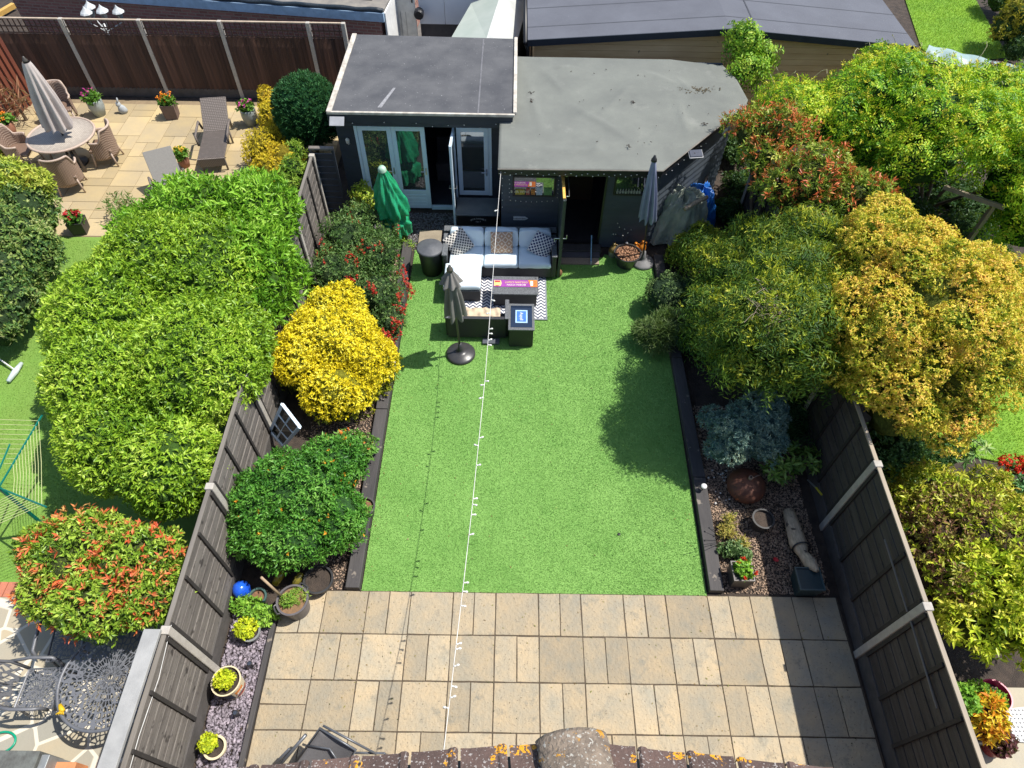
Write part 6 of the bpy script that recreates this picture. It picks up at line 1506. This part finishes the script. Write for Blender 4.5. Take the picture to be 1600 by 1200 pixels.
# left neighbour: yellow conifer hedge, ball, dark shrubs
ycol = leafmat('gold_conifer', [(.25, .24, .02), (.62, .48, .02), (.78, .62, .04), (.55, .32, .04)], 1.3, .5, .2)
bush('golden_hedge', 'yellow and orange tinted low shrubs along the left fence by the dark ball', 'hedge',
     [bl(428, 180, .5, .35, .6, .4), bl(415, 235, .5, .45, .5, .4), bl(445, 250, .5, .4, .5, .4), bl(425, 265, .45, .4, .4, .35), bl(440, 210, .5, .35, .4, .4), bl(420, 155, .6, .25, .3, .3)], ycol, 2600, 7, .05, .02, 50, corecol=(.10, .08, .01), lump=.2, depth=.3, corescale=.8)
bush('green_tuft', 'lime green feathery plant at the foot of the golden hedge by the left fence', 'plant', [bl(460, 265, .6, .3, .3, .35), bl(460, 240, .6, .25, .3, .3), bl(450, 295, .5, .25, .25, .3)],
     leafmat('lime_leaf', [(.12, .28, .03), (.28, .44, .05), (.45, .55, .10)]), 500, 7, .07, .018, 51, corescale=.7, lump=.2)
yew = leafmat('dark_yew', [(.012, .05, .02), (.025, .10, .035), (.05, .17, .055), (.09, .24, .08)], 3, .5, .1)
bush('clipped_ball', 'dark green clipped conifer ball between yellow hedge and summerhouse', 'bush', [bl(482, 172, 1.1, .78, .75, .8)], yew, 2600, 8, .075, .016, 52, corecol=(.008, .03, .012), lump=.04, lump2=.05, depth=.12, corescale=.93, jit=.25, up=.7, spread=(10, 50), below=-.9)
eu = leafmat('euonymus', [(.03, .09, .03), (.10, .20, .05), (.25, .34, .08), (.42, .42, .20)], 1.5, .4, .2)
bush('variegated_hedge', 'dark variegated hedge at the left edge beside the lawn', 'hedge',
     [bl(20, 310, .9, .75, .6, .7), bl(50, 335, .9, .45, .6, .6), bl(20, 380, .9, .7, .7, .7), bl(45, 400, .8, .5, .6, .6), bl(8, 440, .8, .6, .7, .7), bl(-10, 500, .7, .5, .5, .6), bl(15, 470, .7, .5, .6, .6)],
     eu, 3600, 6, .075, .035, 53, corecol=(.02, .035, .015), lump=.16, depth=.28, corescale=.82)
bush('golden_shrub', 'lime yellow shrub at the left edge below the wicker table', 'bush', [bl(35, 285, 1.3, .55, .4, .35), bl(62, 300, 1.1, .3, .3, .3), bl(5, 275, 1.2, .4, .3, .3)], leafmat('lime_gold', [(.16, .28, .03), (.40, .48, .05), (.62, .62, .14)]), 700, 6, .085, .03, 54, corescale=.7, lump=.2)
bush('cordyline', 'dried spiky plant in front of the reddish screen', 'plant', [bl(22, 160, .5, .25, .2, .25)], leafmat('dried_spikes', [(.25, .12, .06), (.45, .25, .15), (.2, .16, .08)]), 24, 4, .38, .022, 55, corescale=0, trunk=True, spread=(20, 85))
bush('bed_plant', 'low green plants at the near end of the laurel by the terrace', 'plant', [bl(190, 325, .3, .3, .2, .2), bl(205, 345, .3, .3, .2, .25)], leafmat('bed_leaf', [(.05, .14, .03), (.15, .26, .06), (.35, .25, .12)]), 110, 5, .14, .03, 56, corescale=0)
# left bed small plants
gp_ = leafmat('chartreuse', [(.35, .48, .02), (.55, .62, .03), (.72, .70, .05)], 4, .4, .2)
def small(label, px, py, z, r_, n_, seed, m__=gp_, L=.04, Wd=.028, cat='plant', name='small_plant', k=6, **kw):
    return bush(name, label, cat, [bl(px, py, z, r_, r_, r_*.75)], m__, n_, k, L, Wd, seed, lump=.1, depth=.3, corescale=kw.pop('corescale', .72), **kw)
small('yellow green plant growing out of the printed bucket', 350, 1064, .42, .13, 170, 60, corecol=(.2, .25, .02))
small('yellow green plant in the small cream pot at the near end', 325, 1163, .22, .13, 130, 61, corecol=(.2, .25, .02))
small('bright yellow green plant in the small grey pot', 383, 984, .22, .13, 130, 62, corecol=(.2, .25, .02))
bush('leafy_groundcover', 'bright green leafy ground cover below the small rimmed pot', 'plant', [bl(395, 952, .12, .18, .14, .12), bl(415, 962, .12, .16, .18, .12), bl(380, 945, .12, .14, .12, .1)], leafmat('fresh_green', [(.12, .30, .03), (.24, .46, .05), (.42, .62, .10)]), 330, 6, .055, .03, 63, lump=.2, depth=.3)
bush('pot_weeds', 'green weeds sprouting from the large grey tub', 'weeds', [(bigpot.location.x-.06, bigpot.location.y-.02, .36, .09, .09, .05), (bigpot.location.x+.05, bigpot.location.y+.06, .34, .11, .09, .04)], leafmat('weed', [(.10, .26, .03), (.25, .42, .06), (.45, .45, .10)]), 130, 6, .045, .012, 64, corescale=0, trunk=False, minz=.3)
bush('weeds', 'tufts of pale weeds at the foot of the summerhouse doors', 'weeds', [bl(640, 385, .06, .12, .1, .08), bl(628, 375, .06, .1, .1, .08)], leafmat('weed', []) if False else MATS['weed'], 60, 5, .07, .015, 65, corescale=0, trunk=False)

# right bed
gcon = leafmat('gold_green_conifer', [(.02, .06, .012), (.05, .12, .018), (.13, .22, .03), (.34, .40, .05)], 1.8, .45, .25)
cb_ = [bl(1205, 535, 2.1, .88, .80, .85), bl(1245, 470, 2.0, .80, .75, .8), bl(1150, 510, 1.55, .62, .65, .65), bl(1170, 440, 1.35, .62, .55, .6), bl(1130, 430, .95, .42, .45, .45), bl(1185, 395, 1.3, .55, .5, .55), bl(1245, 410, 1.7, .75, .6, .75), bl(1165, 562, 1.5, .42, .36, .5), bl(1118, 535, .9, .32, .36, .45), bl(1235, 560, 1.5, .42, .38, .5), bl(1100, 400, .6, .35, .35, .4)]
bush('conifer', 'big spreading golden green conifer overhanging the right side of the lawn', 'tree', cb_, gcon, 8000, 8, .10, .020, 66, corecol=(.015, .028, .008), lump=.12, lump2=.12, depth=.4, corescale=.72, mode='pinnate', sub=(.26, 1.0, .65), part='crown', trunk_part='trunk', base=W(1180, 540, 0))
root = bpy.data.objects['conifer']; rs = np.random.RandomState(12); P, N = sprigs(clumps(cb_, .26, np.random.RandomState(66), 1.0, .65), 4200, rs, .1, .1, .3, .1); leaf_mesh('young_tips', *expand(P, N, 6, .085, .018, rs, .5, .5, (15, 60)), leafmat('conifer_tips', [(.22, .34, .02), (.46, .52, .04), (.66, .62, .08)], 1.8, .45, .25), root)
tw_ = MB(); rr = random.Random(4)
for _ in range(45):
    q = Vector(W(1205+rr.gauss(0, 16), 475+rr.gauss(0, 16), 2.86)); d = Vector((rr.gauss(0, 1), rr.gauss(0, 1), rr.gauss(0, .25))).normalized()*rr.uniform(.08, .22); tw_.tube([q-d, q+Vector((0, 0, .04)), q+d], .004, 4)
tw_.build('bare_twigs', mat('grey_twig', (.30, .24, .17), None, .9, bmp=0), root)
acer_l = leafmat('acer_leaf', [(.12, .23, .015), (.40, .45, .03), (.76, .63, .06), (.86, .60, .10), (.78, .40, .09)], 2.0, .45, .3)
ab = [bl(1400, 420, 2.7, .95, .85, .75), bl(1340, 500, 2.4, .85, .8, .75), bl(1460, 480, 2.9, 1.0, .85, .8), bl(1400, 540, 2.5, .9, .8, .85), bl(1500, 560, 2.5, .95, .8, .8), bl(1420, 620, 2.0, .75, .6, .7), bl(1545, 470, 2.3, .75, .8, .7), bl(1385, 370, 2.6, .5, .4, .5), bl(1320, 570, 1.9, .5, .5, .6), bl(1590, 540, 2.1, .7, .7, .6), bl(1395, 650, 1.9, .35, .35, .5), bl(1475, 640, 1.9, .4, .35, .5)]
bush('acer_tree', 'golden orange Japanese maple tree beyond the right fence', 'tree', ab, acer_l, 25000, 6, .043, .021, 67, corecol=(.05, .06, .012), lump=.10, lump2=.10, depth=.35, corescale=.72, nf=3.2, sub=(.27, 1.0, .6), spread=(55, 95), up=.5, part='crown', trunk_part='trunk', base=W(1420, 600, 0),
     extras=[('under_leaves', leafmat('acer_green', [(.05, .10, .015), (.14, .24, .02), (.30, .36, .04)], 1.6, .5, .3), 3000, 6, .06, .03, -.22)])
wist = leafmat('wisteria_leaf', [(.04, .16, .015), (.16, .38, .02), (.42, .62, .03), (.70, .74, .06)], 1.2, .4, .32)
wb = [bl(1290, 190, 2.4, .9, .7, .6), bl(1400, 150, 2.8, 1.0, .8, .6), bl(1480, 190, 2.8, 1.1, .9, .6), bl(1370, 230, 2.1, 1.0, .7, .7), bl(1440, 255, 2.3, .8, .45, .5), bl(1560, 220, 2.2, .9, .9, .6), bl(1590, 290, 2.0, .8, .6, .6), bl(1240, 175, 2.2, .5, .45, .45), bl(1540, 150, 2.2, .8, .6, .5), bl(1600, 350, 1.5, .5, .6, .6), bl(1680, 250, 2.9, .9, .8, .6), bl(1690, 330, 2.7, .9, .8, .6), bl(1640, 290, 2.6, .7, .6, .5), bl(1380, 115, 2.3, .6, .4, .4)]
bush('wisteria', 'huge rambling wisteria with light green and yellow tips over the right pergola', 'climber', wb, wist, 9500, 9, .075, .030, 68, corecol=(.02, .045, .012), lump=.10, lump2=.10, depth=.4, corescale=.72, mode='pinnate', nf=2.6, sub=(.32, 1.0, .6), base=W(1440, 330, 0),
     extras=[('yellow_shoots', leafmat('wisteria_young', [(.50, .60, .03), (.76, .72, .05), (.80, .60, .12)], 1.5, .4, .3), 2200, 6, .07, .02, .06)])
root = bpy.data.objects['wisteria']; tw_ = MB(); rr = random.Random(7)
for px, py in ((1335, 75), (1345, 72), (1405, 62), (1410, 60), (1365, 70), (1230, 100), (1222, 108), (1215, 118), (1520, 75), (1412, 190), (1300, 150), (1480, 260), (1260, 110), (1560, 120)):
    q = Vector(W(px, py+25, 2.5)); a = rr.uniform(0, 6.28); d = Vector((math.cos(a), math.sin(a)*.6+.3, 1.2)).normalized(); L_ = rr.uniform(.25, .5); s_ = Vector((-d.y, d.x, 0))*rr.choice((-1, 1))
    MB().tube([q, q+d*L_*.5+s_*.02, q+d*L_*.85+s_*.10, q+d*L_+s_*.22, q+d*L_*.85+s_*.3], .006, 4).build('tendril', mat('tendril', (.42, .38, .22), None, .7, bmp=0), root)
bush('climber', 'bright green climber sprouting over the back corner of the grey felt roof', 'climber', [bl(1165, 75, 2.55, .36, .3, .45), bl(1170, 110, 2.35, .38, .3, .3), bl(1160, 55, 2.8, .28, .25, .25), bl(1195, 90, 2.4, .25, .25, .3)],
     leafmat('climber_leaf', [(.08, .24, .02), (.22, .42, .03), (.50, .58, .06)], 2.5), 480, 8, .085, .036, 69, corescale=.6, lump=.3, depth=.5, mode='pinnate', base=W(1160, 120, 0))
bush('hebe_ball', 'rounded grey green shrub right beside the lawn', 'bush', [bl(1042, 462, .42, .40, .40, .40), bl(1075, 465, .4, .33, .4, .35)], leafmat('hebe', [(.05, .10, .03), (.13, .22, .07), (.27, .36, .14)], 3, .45, .15), 1500, 8, .032, .014, 70, corecol=(.02, .035, .018), lump=.05, depth=.15, corescale=.9)
bush('lavender', 'spiky lavender bush leaning over the right sleeper', 'bush', [bl(1025, 525, .25, .40, .26, .24), bl(1045, 515, .3, .32, .26, .26)], leafmat('lavender_leaf', [(.07, .14, .04), (.18, .28, .09), (.34, .42, .20)], 3), 850, 6, .14, .010, 71, corecol=(.03, .05, .025), corescale=.75, lump=.2, depth=.5, spread=(10, 45), jit=.6, up=.3)
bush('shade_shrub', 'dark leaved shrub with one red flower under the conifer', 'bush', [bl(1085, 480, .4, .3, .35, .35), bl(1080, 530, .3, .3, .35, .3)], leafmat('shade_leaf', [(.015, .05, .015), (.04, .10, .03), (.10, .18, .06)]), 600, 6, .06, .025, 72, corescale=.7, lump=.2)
bspr = leafmat('blue_spruce', [(.05, .12, .12), (.10, .20, .19), (.26, .38, .30), (.52, .62, .42)], 2.5, .5, .1)
bush('blue_spruce', 'blue grey dwarf spruce in the right bed', 'conifer', [bl(1150, 676, .85, .38, .36, .40), bl(1188, 652, 1.0, .36, .32, .42), bl(1130, 702, .6, .28, .26, .32), bl(1192, 695, .70, .34, .32, .38), bl(1112, 655, .75, .17, .17, .2)], bspr, 3200, 10, .045, .010, 73, corecol=(.04, .08, .08), lump=.08, depth=.3, corescale=.72, nf=5, spread=(30, 80), sub=(.11, 1.1, .8))
bush('rhododendron', 'low whorled dark green shrub by the rusty fire globe', 'bush', [bl(1230, 715, .42, .30, .22, .20), bl(1215, 735, .35, .22, .18, .18), bl(1262, 722, .4, .22, .18, .18)], leafmat('rhodo_leaf', [(.10, .20, .04), (.20, .34, .07), (.32, .46, .12)], 3, .25, .1), 85, 8, .13, .042, 74, corescale=0, lump=.15, depth=.3, spread=(55, 85), up=.8, slen=.1)
bush('fern', 'dark fern in the shade between blue spruce and right fence', 'fern', [bl(1245, 640, .4, .35, .3, .3), bl(1240, 670, .35, .3, .3, .25), bl(1270, 600, .6, .35, .4, .4)], leafmat('fern_leaf', [(.015, .05, .02), (.035, .10, .03), (.07, .16, .05)]), 260, 12, .07, .018, 75, corescale=.6, mode='pinnate')
bush('sedum_clump', 'grey green sedum behind the square planter', 'plant', [bl(1145, 860, .12, .20, .13, .12), bl(1160, 868, .12, .15, .12, .12)], leafmat('sedum', [(.08, .17, .05), (.20, .32, .12), (.38, .48, .24)], 4), 220, 7, .045, .026, 76, lump=.15)
bush('dry_plant', 'straw coloured dying plant leaning over the pink gravel', 'plant', [bl(1135, 830, .12, .16, .12, .12), bl(1140, 812, .14, .12, .12, .1), bl(1160, 850, .12, .12, .1, .1)], leafmat('straw', [(.35, .28, .06), (.55, .45, .12), (.30, .38, .06)], 4), 130, 6, .075, .014, 77, corescale=0, lump=.3, depth=.6)
bush('planter_flowers', 'red flower and bright green leaves growing in the dark square planter', 'flowers', [(pl.location.x, pl.location.y, .34, .12, .12, .08)], MATS['fresh_green'], 75, 5, .06, .042, 78, corescale=.7, trunk=False, minz=.30,
     extras=[('red_flower', leafmat('petal_red_l', [(.6, .02, .02), (.75, .06, .02)], rough=.5), 5, 8, .045, .035, .03)])
bush('gold_edge_plant', 'yellow green leafy plant at the top of the right bed near the grey parasol base', 'plant', [bl(1075, 385, .35, .3, .24, .25), bl(1055, 400, .2, .22, .2, .2), bl(1095, 365, .4, .3, .22, .25)], leafmat('choisya_g', [(.12, .22, .02), (.32, .40, .04), (.55, .55, .08)]), 420, 6, .07, .026, 79, corescale=.65, lump=.2)
# right neighbour's border
ab1 = leafmat('aucuba', [(.14, .26, .02), (.40, .52, .03), (.66, .70, .06), (.76, .68, .12)], 2.6, .33, .25)
brn = leafmat('brown_shrub', [(.12, .05, .035), (.26, .13, .07), (.36, .38, .05), (.58, .58, .09)], 1.8, .4, .2)
bush('mixed_shrub', 'yellow green broad leaved shrub along the right fence near the pink tub', 'bush', [bl(1525, 940, .8, .52, .45, .55), bl(1565, 985, .8, .42, .36, .45), bl(1495, 890, .8, .42, .4, .5), bl(1590, 925, .9, .5, .5, .55), bl(1510, 985, .7, .30, .28, .4)], ab1, 2000, 6, .105, .036, 80, corecol=(.05, .06, .015), lump=.12, depth=.3, corescale=.74, sub=(.2, 1.0, .8))
bush('brown_leaved_shrub', 'brown and olive leaved shrub with bare twigs beyond the right fence', 'bush', [bl(1460, 830, .9, .55, .55, .55), bl(1520, 850, 1.0, .6, .55, .6), bl(1450, 900, .8, .35, .4, .5), bl(1580, 870, .9, .5, .5, .5)], brn, 2200, 6, .075, .028, 81, corecol=(.04, .03, .02), lump=.15, depth=.45, corescale=.72, sub=(.22, 1.0, .8), extras=[('yellow_tips', ab1, 420, 5, .09, .03, .04)])
bush('yellow_shrub', 'olive yellow shrub between lawn and brown leaved shrub right of the fence', 'bush', [bl(1465, 780, .75, .48, .36, .42), bl(1535, 795, .75, .45, .34, .40), bl(1418, 765, .6, .32, .36, .4), bl(1590, 820, .7, .38, .34, .38)], leafmat('olive_y', [(.10, .20, .02), (.34, .42, .03), (.64, .62, .07), (.40, .22, .07)], 2.5, .35, .25), 1600, 6, .085, .026, 82, corecol=(.04, .045, .015), lump=.15, depth=.4, corescale=.72, sub=(.2, 1.0, .8))
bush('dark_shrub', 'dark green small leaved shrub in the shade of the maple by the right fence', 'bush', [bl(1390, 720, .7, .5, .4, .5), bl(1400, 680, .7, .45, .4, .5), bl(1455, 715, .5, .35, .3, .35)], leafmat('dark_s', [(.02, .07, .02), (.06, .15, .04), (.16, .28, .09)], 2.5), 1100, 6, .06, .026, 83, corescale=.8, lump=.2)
bush('fatsia', 'palmate leaved green plants at the edge of the right lawn', 'plant', [bl(1490, 705, .45, .25, .2, .2), bl(1525, 700, .6, .18, .15, .15), bl(1445, 715, .4, .2, .18, .2)], leafmat('fatsia_leaf', [(.10, .26, .06), (.22, .42, .10), (.50, .55, .22)]), 55, 8, .15, .035, 84, corescale=0, spread=(70, 92), slen=.05, up=1.0, jit=.3)
bush('geranium', 'bright red geraniums at the right edge beside the lawn', 'flowers', [bl(1580, 725, .45, .17, .13, .1), bl(1605, 732, .45, .15, .13, .1)], leafmat('geran_red', [(.55, .015, .01), (.75, .05, .02)], rough=.5), 130, 6, .04, .03, 85, corescale=.6, corecol=(.05, .12, .03))
bush('green_bedding', 'blue green bedding plant below the red geraniums', 'plant', [bl(1592, 768, .3, .25, .25, .2)], leafmat('bedding', [(.06, .20, .06), (.14, .34, .12), (.26, .46, .18)]), 260, 6, .05, .03, 86, corescale=.7)
bush('green_patio_plant', 'bright green bushy plant between the pink tub and the yellow planter', 'plant', [bl(1550, 1095, .3, .16, .13, .13), bl(1530, 1082, .3, .12, .12, .12)], MATS['fresh_green'], 260, 6, .045, .02, 87, corescale=.7)
bush('corner_shrub', 'lime green shrub leaning on the right fence above the yellow planter', 'plant', [bl(1506, 1088, .7, .12, .14, .12)], MATS['fresh_green'], 90, 6, .06, .035, 88, corescale=.6)
# far right corner shrubs
bush('far_shrub', 'yellow green shrub at the top right corner behind the lawn', 'bush', [bl(1590, 30, .9, .6, .6, .6), bl(1570, 45, .7, .4, .4, .4), bl(1640, 20, .9, .6, .6, .6)], leafmat('far_gold', [(.12, .16, .02), (.38, .34, .03), (.62, .52, .06)]), 1000, 6, .09, .03, 89, corescale=.8, lump=.2)
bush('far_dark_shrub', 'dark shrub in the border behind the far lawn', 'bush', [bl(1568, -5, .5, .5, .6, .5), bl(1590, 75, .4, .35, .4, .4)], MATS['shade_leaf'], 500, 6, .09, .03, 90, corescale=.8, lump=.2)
bush('bronze_shrub', 'small bronze purple shrub behind the plastic cloche', 'bush', [bl(1552, 118, .6, .3, .25, .3)], leafmat('bronze', [(.08, .02, .03), (.2, .05, .06), (.3, .12, .08)]), 200, 6, .07, .03, 91, corescale=.7)
bush('grey_leaf_shrub', 'grey green shrub at the right edge beyond the wisteria', 'bush', [bl(1592, 130, 1.0, .4, .35, .4), bl(1600, 155, .9, .35, .3, .35)], leafmat('grey_leaf', [(.05, .12, .08), (.12, .22, .15), (.25, .36, .26)]), 450, 6, .08, .03, 92, corescale=.7)
# dark leaf cover added below the wisteria, its colour standing in for deep shade
bush('pergola_shade_cover', 'added dark leaf cover standing in for deep shade beneath the pergola', 'climber', [bl(1400, 340, .5, .9, .7, .5), bl(1500, 370, .4, .8, .6, .4), bl(1330, 300, .6, .7, .6, .5), bl(1480, 300, .3, .8, .7, .35), bl(1540, 330, .3, .7, .6, .35), bl(1430, 290, .3, .7, .6, .35)], MATS['shade_leaf'], 2000, 6, .08, .04, 94, corescale=.7, lump=.2)
bush('corner_shade_cover', 'added dark leaf cover standing in for shade between the garden bar and the right fence', 'climber', [bl(1150, 235, .25, .45, .6, .3), bl(1160, 290, .25, .45, .5, .3), bl(1140, 330, .2, .4, .4, .25)], MATS['shade_leaf'], 900, 6, .06, .04, 95, corescale=.7, lump=.2)  # dark leaves added over the sunlit corner ground so it reads as shade
# fallen leaves and crumbs on lawn and paving
rs = np.random.RandomState(77); n_ = 330
P = np.column_stack([rs.uniform(-2.5, 2.4, n_), rs.uniform(0.1, 6.8, n_), np.full(n_, .006)]); k_ = rs.random_sample(n_) < .55
P[k_, 0] = rs.uniform(-3.6, 4.2, k_.sum()); P[k_, 1] = -np.abs(rs.normal(size=k_.sum()))*1.3-.01
e_ = rs.random_sample(n_) < .35; P[e_, 0] = np.where(rs.random_sample(e_.sum()) < .5, -2.45, 2.36)+rs.normal(size=e_.sum())*.08
A_ = rs.normal(size=(n_, 3)); A_[:, 2] *= .15; N_ = np.tile([0, 0, 1.], (n_, 1))+rs.normal(size=(n_, 3))*.3
o = leaf_mesh('fallen_leaves', P, A_, N_, rs.uniform(.012, .045, n_), rs.uniform(.008, .02, n_), leafmat('fallen_leaf', [(.10, .06, .03), (.30, .20, .09), (.20, .22, .05), (.42, .33, .2)], rough=.7), None)
tag(o, 'scattered dry fallen leaves on the lawn and paving', 'leaves', kind='stuff')
# moss along the paving joints
rs = random.Random(5); mb = MB()
for _ in range(420):
    if rs.random() < .5: x = round(rs.uniform(-12, 14))*U+rs.gauss(0, .004); y = -rs.uniform(0, 2.4)
    else: x = rs.uniform(-3.6, 4.2); y = -rs.choice((0, 2, 4, 6, 8))*U-.003+rs.gauss(0, .004)
    s = rs.uniform(.004, .012); mb.lathe([(0, s*.5), (s*.8, s*.3), (s, -.004)], (x, y, -.002), 5)
o = mb.build('joint_moss', mat('joint_moss', (.10, .10, .035), (.05, .045, .02), .95, 8)); tag(o, 'small tufts of dark moss in the patio joints', 'moss', kind='stuff')
hl = T('lawn_socket', 'small dark socket sunk in the lawn with a worn patch round it', 'socket', W(967, 835, 0))
q = W(967, 835, 0); MB().lathe([(.022, .0), (.022, .014), (.012, .015), (0, .002)], (q[0], q[1], 0), 12).build('ring', black, hl)
